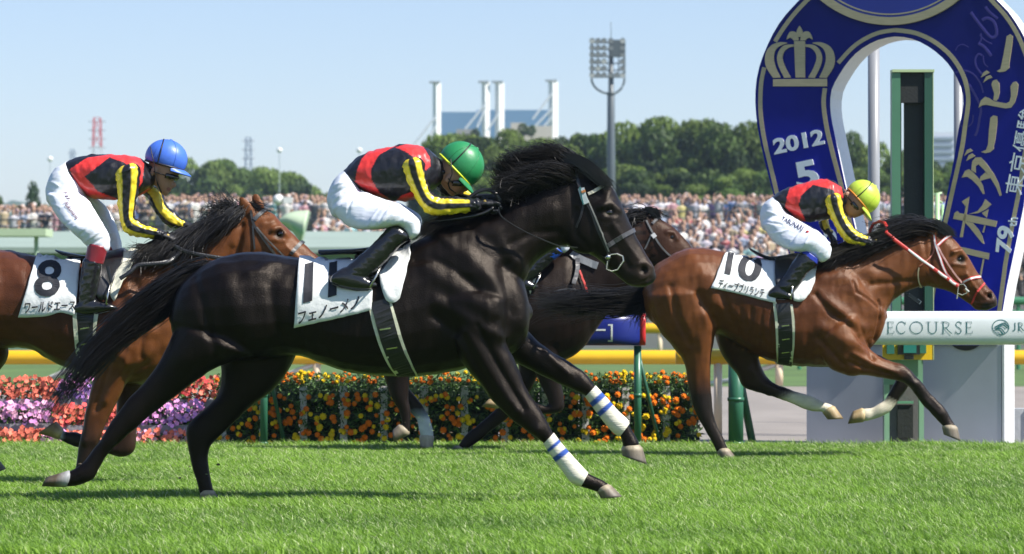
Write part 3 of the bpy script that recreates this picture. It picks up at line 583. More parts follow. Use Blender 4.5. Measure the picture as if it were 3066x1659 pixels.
# ============ the bay horse at the left (8)
Y3 = 18.6
r8 = thing('horse', (P(*FD(150, 900), Y3).x, Y3, 0), 'bay racehorse with white saddle cloth 8 and plain black bridle, at the left edge', 'horse', 'racehorses galloping to the post')
m = MB()
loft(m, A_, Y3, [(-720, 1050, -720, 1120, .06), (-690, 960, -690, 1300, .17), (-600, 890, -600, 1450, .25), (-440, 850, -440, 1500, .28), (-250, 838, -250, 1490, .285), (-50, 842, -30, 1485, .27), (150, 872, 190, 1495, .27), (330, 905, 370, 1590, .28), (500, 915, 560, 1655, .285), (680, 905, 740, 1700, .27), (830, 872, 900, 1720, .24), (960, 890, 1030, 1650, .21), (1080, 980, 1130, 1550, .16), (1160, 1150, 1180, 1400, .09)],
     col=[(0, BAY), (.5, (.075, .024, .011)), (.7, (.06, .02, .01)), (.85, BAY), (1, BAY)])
loft(m, A_, Y3, [(780, 900, 1000, 1500, .19), (940, 840, 1150, 1330, .16), (1100, 790, 1290, 1180, .13), (1270, 730, 1400, 1080, .11), (1420, 660, 1480, 1000, .095), (1540, 600, 1540, 950, .085)], col=BAY)
loft(m, A_, Y3, [(1600, 565, 1490, 930, .075), (1665, 592, 1550, 985, .088), (1745, 614, 1620, 1030, .093), (1802, 668, 1690, 1058, .093), (1870, 735, 1760, 1080, .083), (1948, 812, 1850, 1085, .07), (2028, 882, 1930, 1100, .06), (2105, 950, 2010, 1125, .055), (2160, 1005, 2080, 1145, .05), (2185, 1060, 2140, 1130, .03)], col=BHD)
p = P(*A_(1620, 820), Y3)
for s in (-1, 1): m.ell(p + Vector((0, s * .045, 0)), (.12, .05, .14), n=20, m=12, col=BAY)
loft(m, D_, Y3, [(540, 100, 950, 150, .14), (560, 250, 930, 330, .125), (566, 430, 790, 440, .088), (535, 560, 705, 590, .066), (505, 680, 640, 720, .055), (485, 780, 602, 830, .052), (468, 870, 562, 900, .04), (455, 960, 530, 975, .034), (435, 1030, 515, 1045, .036), (410, 1070, 485, 1100, .034)], dy=-.12, col=[(0, BAY), (.35, BAY), (.6, (.02, .011, .009)), (1, LEGB)])
loft(m, D_, Y3, [(560, 300, 900, 300, .11), (660, 440, 880, 440, .085), (690, 560, 830, 560, .065), (690, 680, 812, 690, .055), (695, 780, 810, 800, .052), (690, 845, 800, 890, .05), (665, 850, 740, 930, .046), (610, 835, 640, 915, .038), (520, 805, 520, 885, .034), (440, 782, 430, 868, .039), (395, 778, 378, 845, .033), (362, 765, 345, 822, .036)], dy=.13, col=[(0, BAYD), (.4, (.03, .015, .01)), (.75, LEGB), (.9, LEGB), (.95, (.3, .32, .32)), (1, (.34, .34, .30))])
loft(m, A_, Y3, [(-690, 1200, -100, 1350, .17), (-640, 1450, -40, 1590, .14), (-560, 1650, -230, 1740, .09), (-620, 1800, -400, 1880, .06), (-760, 1960, -620, 2020, .045), (-880, 2140, -790, 2180, .035), (-950, 2230, -860, 2290, .038)], dy=-.12, col=[(0, BAY), (.5, LEGB), (1, LEGB)])
loft(m, A_, Y3, [(-600, 1250, -30, 1350, .15), (-420, 1500, 60, 1510, .13), (-300, 1690, -40, 1680, .085), (-300, 1850, -150, 1850, .055), (-250, 2010, -140, 1990, .04), (-150, 2150, -70, 2110, .035), (-100, 2230, -20, 2190, .036)], dy=.12, col=[(0, BAY), (.5, LEGB), (1, LEGB)])
ear(m, A_, Y3, (1612, 640), (1530, 492), .038, -.055, BAY); ear(m, A_, Y3, (1678, 600), (1622, 470), .038, .055, BAY)
b8 = remesh(m, .0115, 5)
sculpt(b8, Y3, A_, [([(880, 1000), (1000, 1050), (1080, 1150)], .05, .012), ([(840, 1100), (930, 1250), (1000, 1380)], .03, .012), ([(900, 1060), (960, 1200), (1010, 1320)], .014, -.009), ([(980, 1150), (1040, 1300)], .014, -.008), ([(1500, 850), (1460, 950)], .02, -.01), ([(1560, 700), (1530, 880)], .016, -.010),
    ([(1755, 730), (1800, 715), (1840, 760)], .016, .015), ([(1750, 790), (1830, 800)], .012, .006), ([(1797, 750)], .015, -.015), ([(1700, 690), (1760, 680)], .02, .008), ([(1850, 840), (1950, 930)], .012, .007), ([(1780, 880), (1880, 980)], .02, -.008), ([(-200, 950), (-100, 1200)], .06, .012)])
spots(b8, Y3, A_, [(1799, 754, .030, (.018, .009, .006))])
sculpt(b8, Y3, D_, [([(800, 280), (760, 400), (650, 600)], .016, .008, 0), ([(720, 300), (780, 360)], .04, .014), ([(880, 150), (870, 330)], .02, -.01), ([(690, 330), (640, 500), (590, 650)], .012, -.007, 0), ([(520, 830)], .025, .007)])
displace(b8, .006, 8, (1.7, 1, .55), 23); displace(b8, .0009, 26, (1.6, 1, .8), 29)
o8 = b8.build('body', M_bay, r8, smooth=True); k8 = Skin(b8, Y3)
eye(r8, k8, A_, 1799, 752, .021, Y3)
hoof(r8, D_, Y3, -.12, (405, 1068, 488, 1095), (390, 1112, 500, 1122), .055, HOOFC)
hoof(r8, D_, Y3, .13, (372, 758, 345, 826), (336, 720, 228, 792), .055, HOOFP)
hoof(r8, A_, Y3, -.12, (-960, 2225, -850, 2290), (-1010, 2260, -930, 2350), .055, HOOFC)
hoof(r8, A_, Y3, .12, (-108, 2230, -15, 2190), (-60, 2300, 40, 2260), .055, HOOFC)
hair_obj(r8, 'mane', [
    ([gp(A_, Y3, g) for g in ([(1555, 600, -.02), (1530, 620, -.08), (1500, 650, -.11), (1430, 700, -.12), (1350, 760, -.14)], [(1500, 620, -.02), (1440, 650, -.08), (1370, 710, -.12), (1300, 780, -.14), (1240, 860, -.16)], [(1360, 680, -.02), (1300, 720, -.08), (1240, 780, -.13), (1190, 850, -.16), (1150, 920, -.18)], [(1200, 750, -.02), (1140, 780, -.1), (1080, 840, -.16), (1010, 900, -.2), (930, 940, -.22)], [(1050, 800, -.02), (980, 830, -.1), (920, 870, -.17), (880, 910, -.21), (850, 960, -.23)])], dict(n=1900, spread=.02, width=.0018, seed=21, tipspread=.03, wave=.012)),
    ([gp(A_, Y3, g) for g in ([(1530, 610, -.02), (1490, 570, -.02), (1460, 550, -.03), (1420, 560, -.03)], [(1500, 620, -.02), (1440, 590, -.03), (1400, 590, -.03), (1370, 620, -.03)], [(1400, 670, -.02), (1370, 630, -.03), (1340, 640, -.04), (1330, 680, -.05)])], dict(n=300, spread=.018, width=.0018, seed=22, tipspread=.05, wave=.035)),
    ([gp(A_, Y3, g) for g in ([(950, 840, 0), (900, 830, -.02), (870, 835, -.02), (830, 820, -.02)], [(960, 850, 0), (900, 860, -.02), (860, 870, -.02), (830, 860, -.02)])], dict(n=50, spread=.01, width=.0016, seed=23, tipspread=.02)),
    ([gp(A_, Y3, g) for g in ([(1600, 565, .02), (1640, 570, .0), (1680, 590, -.02), (1700, 600, -.03)], [(1590, 570, -.02), (1630, 580, -.04), (1660, 600, -.05), (1690, 640, -.06)])], dict(n=70, spread=.01, width=.0018, seed=24))])
hair_obj(r8, 'tail', [([gp(A_, Y3, g) for g in ([(-715, 990, 0), (-800, 1000, 0), (-900, 1060, 0), (-1000, 1150, 0), (-1100, 1300, 0)], [(-715, 1030, 0), (-780, 1060, 0), (-850, 1150, 0), (-930, 1270, 0), (-1000, 1400, 0)])], dict(n=600, spread=.015, width=.003, seed=25, tipspread=.04))])
m = MB(); cloth(m, k8, A_, [(117, 1284), (200, 1284), (300, 1278), (390, 1258), (480, 1278)], [(235, 895), (300, 885), (370, 885), (440, 895), (520, 905)], off=.014, col=WHT, nv=16)
kc = Skin(m, Y3); sc = m.build('saddle_cloth', M_cloth, r8, smooth=True); solidify(sc, .004)
m = MB()
text_on_skin(m, kc, A_, [(212, 1152), (375, 1160), (408, 928), (242, 922)], '8', off=.008, offset=.022)
text_on_skin(m, kc, A_, [(155, 1262), (482, 1240), (488, 1180), (162, 1190)], 'ワールドエース', off=.008, offset=.018)
text_on_skin(m, kc, A_, [(492, 1072), (520, 1074), (522, 1048), (494, 1046)], '•', off=.008)
m.build('number_print', M_ink, sc)
m = MB(); cloth(m, k8, A_, [(735, 1190), (690, 1140), (668, 1080), (672, 1010), (700, 960)], [(895, 885), (870, 875), (840, 872), (810, 875), (780, 885)], off=.022, nv=10, col=(.62, .61, .5), wave=.008, far=True, e=1)
sp = m.build('saddle_pad', M_cloth, r8, smooth=True); solidify(sp, .006)
girth(r8, k8, D_, [(445, 60), (450, 150), (455, 230), (470, 330), (500, 430)], [(575, 80), (560, 180), (556, 280), (556, 360), (560, 440)], 28, buckles=[(503, 163), (505, 253)])
saddle(r8, k8, A_, Y3, None, [(358, 852, 366, 868, .05), (400, 862, 405, 890, .08), (480, 878, 485, 905, .10), (560, 888, 565, 915, .10), (680, 870, 680, 920, .10), (790, 845, 800, 900, .09)],
       ([(600, 1130), (650, 1180), (700, 1130), (740, 1040), (790, 960)], [(560, 920), (620, 915), (680, 905), (740, 895), (800, 880)]))
m = MB()
strap(m, k8, A_, [(1632, 665), (1665, 630), (1705, 605), (1742, 602)], .022, .006, .005, (.03, .035, .04), both=True)
strap(m, k8, A_, [(1610, 600), (1620, 650), (1635, 700), (1690, 780), (1740, 850), (1775, 900)], .014, .004, .004, (.03, .028, .026), both=True)
strap(m, k8, A_, [(1650, 710), (1720, 790), (1790, 860), (1850, 920)], .008, .004, .005, (.12, .11, .1), both=True)
strap(m, k8, A_, [(1870, 880), (1895, 850), (1930, 815), (1962, 800)], .020, .006, .005, (.03, .035, .04), both=True)
strap(m, k8, A_, [(1625, 700), (1630, 780), (1635, 850)], .010, .004, .004, (.03, .03, .03), both=True)
bdl = m.build('bridle', M_tack, r8)
m = MB(); rr = [P(*A_(x, y), Y3 + d) for x, y, d in ((1120, 830, -.2), (1180, 860, -.2), (1280, 885, -.19), (1400, 905, -.17), (1500, 915, -.15), (1650, 950, -.13), (1850, 1030, -.12))]
m.tube(rr, .012, n=8, flat=.4, up=(0, 1, 0))
m.tube([Vector(p) for p in catmull([tuple(P(*A_(x, y), Y3 + d)) for x, y, d in ((1150, 870, -.2), (1110, 910, -.22), (1060, 935, -.26), (960, 945, -.29), (880, 955, -.31), (830, 1000, -.33), (770, 1040, -.34))], 5)], .012, n=8, flat=.5, up=(0, 1, 0))
strap(m, k8, A_, [(1100, 920), (1130, 960), (1150, 1000)], .02, .004, .004)
m.build('rein', M_leather, r8)

# ============ the dark horse behind (mostly hidden)
Y4 = 23.25
r4 = thing('horse', (P(*FD(1250, 900), Y4).x, Y4, 0), 'dark brown racehorse half hidden between the black horse and the leading bay horse', 'horse', 'racehorses galloping to the post')
m = MB()
loft(m, FD, Y4, [(908, 740, 908, 765, .06), (925, 700, 920, 830, .16), (970, 680, 960, 880, .24), (1040, 670, 1030, 890, .28), (1120, 668, 1120, 885, .27), (1200, 665, 1200, 900, .28), (1290, 655, 1290, 915, .28), (1370, 635, 1380, 916, .26), (1430, 620, 1440, 898, .22), (1472, 660, 1480, 860, .16), (1497, 740, 1502, 810, .07)], col=BROWN)
loft(m, FD, Y4, [(1400, 640, 1485, 850, .19), (1450, 600, 1530, 790, .15), (1510, 570, 1580, 730, .12), (1560, 550, 1625, 690, .1), (1605, 538, 1650, 670, .085)], col=BROWN)
loft(m, C_, Y4, [(130, 392, 60, 640, .075), (190, 385, 130, 675, .088), (250, 405, 190, 700, .093), (310, 442, 250, 720, .09), (370, 492, 310, 745, .075), (430, 566, 370, 775, .06), (480, 642, 430, 805, .052), (508, 700, 480, 790, .035)], col=[(0, (.025, .012, .008)), (.6, (.05, .022, .013)), (1, (.03, .02, .018))])
loft(m, E_, Y4, [(430, 150, 700, 200, .13), (440, 330, 640, 380, .09), (490, 445, 622, 455, .062), (535, 522, 645, 515, .052), (590, 600, 695, 580, .045), (640, 650, 742, 648, .036), (690, 710, 770, 700, .034), (702, 770, 794, 775, .036), (712, 805, 795, 812, .038)], dy=.13, col=[(0, BROWN), (.6, LEGB), (.7, (.2, .24, .27)), (.76, (.5, .54, .58)), (1, (.5, .54, .58))])
loft(m, E_, Y4, [(450, 150, 700, 250, .14), (480, 380, 660, 400, .08), (530, 555, 645, 575, .05), (578, 640, 660, 658, .036), (598, 710, 658, 715, .033), (603, 762, 652, 790, .036)], dy=-.1, col=[(0, BROWN), (1, LEGB)])
loft(m, E_, Y4, [(1250, 200, 1520, 150, .13), (1330, 330, 1530, 300, .09), (1400, 430, 1545, 420, .065), (1430, 500, 1556, 500, .056), (1470, 590, 1572, 590, .05), (1478, 630, 1562, 660, .046), (1420, 615, 1440, 680, .036), (1340, 600, 1330, 665, .033), (1250, 590, 1240, 652, .037), (1190, 592, 1178, 645, .034)], dy=-.12, col=[(0, BROWN), (.4, LEGB), (1, LEGB)])
loft(m, E_, Y4, [(1240, 250, 1480, 200, .12), (1300, 400, 1440, 380, .08), (1260, 540, 1380, 520, .055), (1180, 610, 1300, 640, .05), (1150, 660, 1235, 705, .04), (1055, 740, 1130, 785, .034), (985, 800, 1045, 855, .036), (942, 860, 985, 888, .032)], dy=.12, col=[(0, BROWN), (.4, LEGB), (1, LEGB)])
ear(m, C_, Y4, (158, 412), (104, 334), .032, -.05, BROWN); ear(m, C_, Y4, (195, 397), (148, 330), .032, .05, BROWN)
b4 = remesh(m, .013, 4); sculpt(b4, Y4, C_, [([(290, 490), (330, 490), (350, 530)], .014, .012), ([(322, 520)], .013, -.012)]); displace(b4, .004, 9, (1.6, 1, .6), 33)
b4.build('body', M_brn, r4, smooth=True); k4 = Skin(b4, Y4); eye(r4, k4, C_, 322, 520, .019, Y4)
hoof(r4, E_, Y4, .13, (708, 808, 797, 812), (712, 870, 785, 892), .05, [(0, (.4, .36, .3)), (1, (.22, .19, .16))])
hoof(r4, E_, Y4, -.1, (585, 738, 648, 800), (548, 775, 556, 845), .05, HOOFC)
hoof(r4, E_, Y4, -.12, (1188, 590, 1172, 645), (1125, 586, 1078, 634), .05, HOOFP)
hoof(r4, E_, Y4, .12, (930, 865, 975, 895), (880, 890, 930, 925), .05, HOOFC)
hair_obj(r4, 'mane', [([gp(C_, Y4, g) for g in ([(170, 385, -.02), (130, 370, -.05), (90, 385, -.07), (50, 400, -.08)], [(130, 395, -.02), (80, 410, -.06), (40, 430, -.08), (0, 460, -.1)], [(60, 430, -.02), (20, 450, -.06), (-30, 480, -.1), (-70, 520, -.1)])], dict(n=500, spread=.02, width=.003, seed=41)),
    ([gp(C_, Y4, g) for g in ([(150, 370, 0), (190, 365, -.04), (220, 385, -.05), (240, 405, -.06)], [(155, 360, 0), (200, 355, .0), (230, 370, -.02), (250, 395, -.03)])], dict(n=160, spread=.01, width=.003, seed=42))])
hair_obj(r4, 'tail', [([gp(FD, Y4, g) for g in ([(915, 715, 0), (900, 712, 0), (870, 740, 0), (840, 790, 0), (820, 850, 0)], [(912, 740, 0), (900, 745, 0), (885, 775, 0), (868, 815, 0), (850, 860, 0)])], dict(n=350, spread=.014, width=.003, seed=45, tipspread=.03))])
m = MB()
strap(m, k4, C_, [(205, 440), (225, 420), (250, 405)], .018, .005, .005, (.08, .08, .085), both=True)
strap(m, k4, C_, [(170, 420), (200, 480), (240, 550), (290, 610), (330, 640)], .012, .004, .004, (.12, .12, .12), both=True)
strap(m, k4, C_, [(200, 500), (180, 550), (160, 590)], .010, .004, .004, (.1, .1, .1), both=True)
strap(m, k4, C_, [(205, 500), (222, 520)], .030, .008, .006, (.5, .5, .5), both=True)
m.build('bridle', M_tack, r4)
m = MB(); cloth(m, k4, B_, [(1368, 1060), (1395, 990), (1420, 920), (1450, 860), (1475, 815)], [(1338, 960), (1350, 905), (1380, 870), (1420, 830), (1455, 812)], off=.02, nv=6, col=CRM, wave=.002)
sp = m.build('saddle_pad', M_cloth, r4, smooth=True); solidify(sp, .006)
m = MB()
strap(m, k4, B_, [(1610, 820), (1690, 860), (1770, 890)], .05, .006, .01, (.16, .17, .18), both=False); strap(m, k4, B_, [(1650, 850), (1640, 920), (1620, 1000)], .03, .008, .02, (.05, .05, .055)); strap(m, k4, B_, [(1655, 920), (1680, 980), (1705, 1050)], .014, .006, .02, (.5, .04, .03))
strap(m, k4, B_, [(1520, 1040), (1570, 1030), (1630, 1030)], .008, .006, .02, (.05, .05, .055))
m.build('breast_strap', M_tack, r4)
# ------------------------------------------------------------------ jockeys
M_skin = material('skin', attr=True, rough=.5, nvar=.06)
M_silk = material('racing_silk', attr=True, rough=.38, spec=.55, nvar=.05, bump=1.2, bscale=16, stretch=(1.6, 1, .7))
M_breech = material('white_breeches', attr=True, rough=.6, nvar=.03, bump=1.5, bscale=9, stretch=(.6, .6, 2.2))
M_boot = material('boot_leather', attr=True, rough=.22, spec=.7, nvar=.1, bump=1.0, bscale=22)
M_glove = material('glove', attr=True, rough=.6, nvar=.1)
M_helm = material('helmet_cover', attr=True, rough=.42, nvar=.04, bump=.35, bscale=30)
M_gog = material('goggle_lens', attr=True, rough=.08, spec=.8)
SKN = (.42, .22, .135); BL = (.010, .010, .014); RD = (.62, .035, .03); YL = (.80, .62, .03); WB = (.74, .77, .84)
def sleeve_col(st_):
    def f(t, c, s):
        if t > .9: return BL
        for a, b in st_:
            if a < c < b: return YL
        return BL
    return f
def hand(root, P0, fwd, up, side, col=BL):
    """gloved fist closed on the rein: palm, four curled fingers, thumb"""
    f = fwd.normalized(); u = (up - f * up.dot(f)).normalized(); l = f.cross(u) * side; q = MB()
    T = lambda x, y, z: P0 + f * x + l * y + u * z
    q.tube([T(-.05, 0, 0), T(-.01, 0, 0), T(.03, 0, .002), T(.06, 0, 0), T(.085, 0, -.006)], [.027, .028, .036, .04, .034], n=12, flat=.55, up=u, col=col)
    q.ell(T(.045, 0, 0), (.045, .04, .02), n=14, m=8, rot=Matrix((f, l, u)).transposed(), col=col)
    for i, (yy, k) in enumerate(((-.031, .92), (-.011, 1.04), (.010, 1.0), (.030, .82))):
        a = [T(.07, yy, .004), T(.07 + .032 * k, yy, -.004), T(.07 + .040 * k, yy, -.028 * k), T(.07 + .020 * k, yy * .95, -.048 * k), T(.07 - .006 * k, yy * .9, -.044 * k)]
        q.tube(a, [.0105, .0105, .0098, .009, .0075], n=8, col=col); q.ell(a[1], (.0112,) * 3, n=8, m=6, col=col); q.ell(a[2], (.0105,) * 3, n=8, m=6, col=col); q.ell(a[4], (.0078,) * 3, n=8, m=6, col=col)
    a = [T(.015, -.035, -.006), T(.045, -.052, -.018), T(.072, -.045, -.036), T(.085, -.028, -.044)]
    q.tube(a, [.014, .012, .0105, .008], n=8, col=col); q.ell(a[1], (.0125,) * 3, n=8, m=6, col=col); q.ell(a[3], (.0085,) * 3, n=8, m=6, col=col)
    return q
def helmet(root, cv, Y, c, tilt, size, colr, rim, seam=True, strapc=(.012, .012, .012)):
    C = P(*cv(*c), Y); R = Matrix.Rotation(tilt, 3, 'Y'); a, b, h = size
    q = MB(); q.ell(C, (a, b, h), rot=R, n=40, m=20, z0=-.42, col=colr)
    for k in range(3):     # raised seams of the cloth cover
        an = math.pi * k / 3; pts = []
        for i in range(25):
            ph = -.35 + (math.pi + .7) * i / 24
            pts.append(C + R @ Vector((a * 1.005 * math.cos(ph) * math.cos(an), b * 1.005 * math.cos(ph) * math.sin(an), h * 1.005 * math.sin(ph))))
        q.tube(pts, .0016, n=5, col=tuple(x * .8 for x in colr))
    q.ell(C + R @ Vector((0, 0, h * 1.0)), (.010, .010, .007), rot=R, n=10, m=6, col=colr)
    # peak
    vs = []; N = 18; M = 5; zb = -.40
    for j in range(M + 1):
        for i in range(N + 1):
            th = -1.15 + 2.3 * i / N; cr = math.sqrt(1 - zb * zb); e_ = (j / M) * .052 * max(0, math.cos(th * 1.25)) ** .6
            vs.append(C + R @ Vector(((a * cr + e_) * math.cos(th) + .0, (b * cr + e_ * .5) * math.sin(th), h * zb - .012 * (j / M) - .01 * (j / M) ** 2)))
    W1 = N + 1; up = [v + R @ Vector((0, 0, .005)) for v in vs]; K = len(vs)
    fs = [(j * W1 + i, j * W1 + i + 1, (j + 1) * W1 + i + 1, (j + 1) * W1 + i) for j in range(M) for i in range(N)]
    fs2 = [tuple(x + K for x in f) for f in fs]; bd = [(M * W1 + i, M * W1 + i + 1, M * W1 + i + 1 + K, M * W1 + i + K) for i in range(N)]
    q.add(vs + up, fs + fs2 + bd, colr)
    pts = [C + R @ Vector((a * 1.012 * math.sqrt(1 - .14) * math.cos(t), b * 1.012 * math.sqrt(1 - .14) * math.sin(t), -h * .375)) for t in [2 * math.pi * i / 40 for i in range(40)]]
    q.tube(pts, .0055, n=6, closed=True, col=rim, up=R @ Vector((0, 0, 1)))
    hm = q.build('helmet', M_helm, root, smooth=True)
    q = MB(); pts = [C + R @ Vector((-a * .35 + a * .93 * 1.03 * math.sin(0) - a * .1 * math.cos(t), b * 1.0 * math.cos(t), h * .96 * math.sin(t))) for t in [-.45 + (math.pi + .9) * i / 24 for i in range(25)]]
    q.tube(pts, .0035, n=6, col=strapc); q.build('helmet_strap', M_tack, hm, smooth=True)
    return hm, C, R
def jockey(loc, label, Y, cv, S):
    root = thing('person', loc, label, 'jockey', 'jockeys riding in the race')
    inner = MB(); dN, dF = -S['hip'], S['hip']
    # body (one skin): head, neck, trunk and limbs under the clothes
    loft(inner, cv, Y, S['torso'], n=18, sub=3, scale=.82, col=SKN)
    loft(inner, cv, Y, S['pelvis'], n=18, sub=3, scale=.82, col=SKN)
    for d, k in ((dN, 'thighN'), (dF, 'thighF')): loft(inner, cv, Y, S[k], dy=d, n=14, sub=3, scale=.78, col=SKN)
    for d, k in ((dN, 'bootN'), (dF, 'bootF')): loft(inner, cv, Y, S[k], dy=d, n=14, sub=3, scale=.78, col=SKN)
    for d, k in ((-S['sh'], 'armN'), (S['sh'], 'armF')): loft(inner, cv, Y, S[k], dy=d, n=12, sub=3, scale=.72, col=SKN)
    loft(inner, cv, Y, S['neck'], n=16, sub=4, col=SKN)
    loft(inner, cv, Y, S['head'], n=24, sub=5, e=2.1, col=SKN)
    sx = abs(cv(1, 0)[0] - cv(0, 0)[0]) * Y / F     # metres per picture unit
    for (x, y, r, dy) in S['face']: inner.ell(P(*cv(x, y), Y + dy), (r, r * .8, r), n=10, m=8, col=SKN)
    ex, ey = S['ear']
    for s in (-1, 1): inner.ell(P(*cv(ex, ey), Y + s * .073), (.017, .008, .028), rot=Matrix.Rotation(S['tilt'], 3, 'Y'), n=12, m=8, col=SKN)
    bd = remesh(inner, .0058, 2)
    lip = S['mouth']; pp = P(*cv(*lip), Y)
    for i, v in enumerate(bd.v):
        if (v[0] - pp.x) ** 2 + (v[2] - pp.z) ** 2 < .010 ** 2 and abs(v[1] - Y) < .05: bd.c[i] = (.30, .10, .08, 1)
    bd.build('body', M_skin, root, smooth=True)
    # breeches
    q = MB(); loft(q, cv, Y, S['pelvis'], n=28, sub=5, e=2.3, col=WB, wrinkle=(.0025, 9))
    loft(q, cv, Y, S['thighN'], dy=dN, n=26, sub=6, col=WB, wrinkle=(.0035, 13)); loft(q, cv, Y, S['thighF'], dy=dF, n=26, sub=6, col=WB, wrinkle=(.0035, 13))
    q = remesh(q, .007, 3)
    for path, r, h in S.get('folds', []): sculpt(q, Y, cv, [(path, r, h)])
    brc = q.build('breeches', M_breech, root, smooth=True); kb = Skin(q, Y)
    # silks
    q = MB(); loft(q, cv, Y, S['torso'], n=30, sub=6, e=2.3, col=BL, wrinkle=(.006, 7)); q = remesh(q, .0065, 3)
    displace(q, .003, 14, (1, .7, 1), int(Y)); displace(q, .0022, 30, (1, .5, .6), int(Y) + 5); paint(q, cv, S['panels'])
    jk = q.build('silk_jacket', M_silk, root, smooth=True); kj = Skin(q, Y)
    for d, k, s_ in ((-S['sh'], 'armN', S['strN']), (S['sh'], 'armF', S['strF'])):
        q = MB(); loft(q, cv, Y, S[k], dy=d, n=40, sub=9, col=sleeve_col(s_), wrinkle=(.007, 8), e=2.1); q.build('sleeve', M_silk, jk, smooth=True)
    q = MB(); c0 = S['collar']; loft(q, cv, Y, c0, n=24, sub=4, col=BL, wrinkle=(.003, 5), rnd=(False, False)); q.build('collar', M_silk, jk, smooth=True)
    # boots
    for d, k, fk in ((dN, 'bootN', 'footN'), (dF, 'bootF', 'footF')):
        q = MB(); loft(q, cv, Y, S[k], dy=d * 1.05, n=24, sub=6, col=(.011, .011, .013), wrinkle=(.004, 6)); loft(q, cv, Y, S[fk], dy=d * 1.05, n=20, sub=5, col=(.011, .011, .013))
        q = remesh(q, .006, 3); b = q.build('boot', M_boot, root, smooth=True)
        a = S[fk]; q = MB(); xa, ya = a[0][2], a[0][3]; pts = [P(*cv(s_[2], s_[3] + 1), Y + d * 1.05) for s_ in a[:-1]]; q.tube(pts, .012, n=6, flat=.3, col=(.02, .018, .016)); q.build('sole', M_boot, b)
    if 'sock' in S:
        for d in (dN, dF):
            q = MB(); loft(q, cv, Y, S['sock'][0] if d < 0 else S['sockF'], dy=d * 1.03, n=24, sub=4, col=S['sock'][1], wrinkle=(.002, 5), rnd=(False, False)); q.build('sock', M_silk, root, smooth=True)
    # head gear
    hm, C, R = helmet(root, cv, Y, S['helm'], S['tilt'], S['hsize'], S['hcol'], S['rim'])
    # goggles
    q = MB(); g0, g1 = S['gog']
    for s in (-1, 1):
        a = P(*cv(*g0), Y + s * .070); b = P(*cv(*g1), Y + s * .030); q.tube([a, a.lerp(b, .5) + Vector((0, s * .008, 0)), b, P(*cv(*g1), Y)], [.019, .023, .021, .014], n=10, flat=.75, col=(.012, .012, .012))
        q.ell(a.lerp(b, .25) + Vector((0, s * .014, 0)), (.013, .006, .013), n=12, m=8, col=S.get('lens', (.25, .32, .03)))
        q.tube([a, P(*cv(*S['ear']), Y + s * .084)], .006, n=6, col=(.012, .012, .012), flat=.5)
    q.build('goggles', M_gog, root, smooth=True)
    q = MB(); ch = S['chin']
    for s in (-1, 1): q.tube([P(*cv(x, y), Y + s * dd) for x, y, dd in ch], .0045, n=6, col=(.012, .012, .012), flat=.6)
    q.build('chin_strap', M_tack, root, smooth=True)
    q = MB(); hx = S['hair']; q.tube([P(*cv(hx[0][0], hx[0][1]), Y + s * .065) for s in (-1, -.5, 0, .5, 1)], [.010, .018, .02, .018, .010], n=8, col=(.01, .009, .008)); q.build('hair', M_hair, root, smooth=True)
    # hands
    for key, side in (('handN', 1), ('handF', -1)):
        if key in S:
            (x0, y0, x1, y1, dy, upx, upy) = S[key]; a = P(*cv(x0, y0), Y + dy); b = P(*cv(x1, y1), Y + dy * .8)
            upv = P(*cv(x0 + upx, y0 + upy), Y + dy) - a
            q = hand(root, a, b - a, upv, side, BL); q = remesh(q, .0038, 1)
            mid = a.lerp(b, .35)
            hd = q.build('glove', M_glove, root, smooth=True)
            q = MB(); q.ell(mid + Vector((0, -.028 if dy < 0 else .028, .012)), (.008, .004, .008), n=8, m=6, col=(.75, .5, .12)); q.build('glove_mark', M_glove, hd)
    # stirrup irons hang from the leathers under each foot
    for d in (dN, dF):
        x, y = S['iron']; q = MB(); w_ = .045; h_ = .10; c0 = P(*cv(x, y), Y + d * 1.05)
        ang = S.get('irona', 0); Rm = Matrix.Rotation(ang, 3, 'Y')
        pts = [c0 + Rm @ Vector(v) for v in ((-.01, -.055, 0), (-.005, -.052, .05), (0, -.03, .095), (0, 0, .115), (0, .03, .095), (-.005, .052, .05), (-.01, .055, 0), (0, 0, -.006))]
        q.tube(pts, .0055, n=8, closed=True); q.build('stirrup', M_metal, root, smooth=True)
        q = MB(); lx, ly = S['leather']; q.tube([c0 + Rm @ Vector((0, 0, .115)), P(*cv(lx, ly), Y + d * 1.02)], .011, n=6, flat=.3, up=(0, 1, 0)); q.build('stirrup_leather', M_leather, root)
    return root, kb, kj

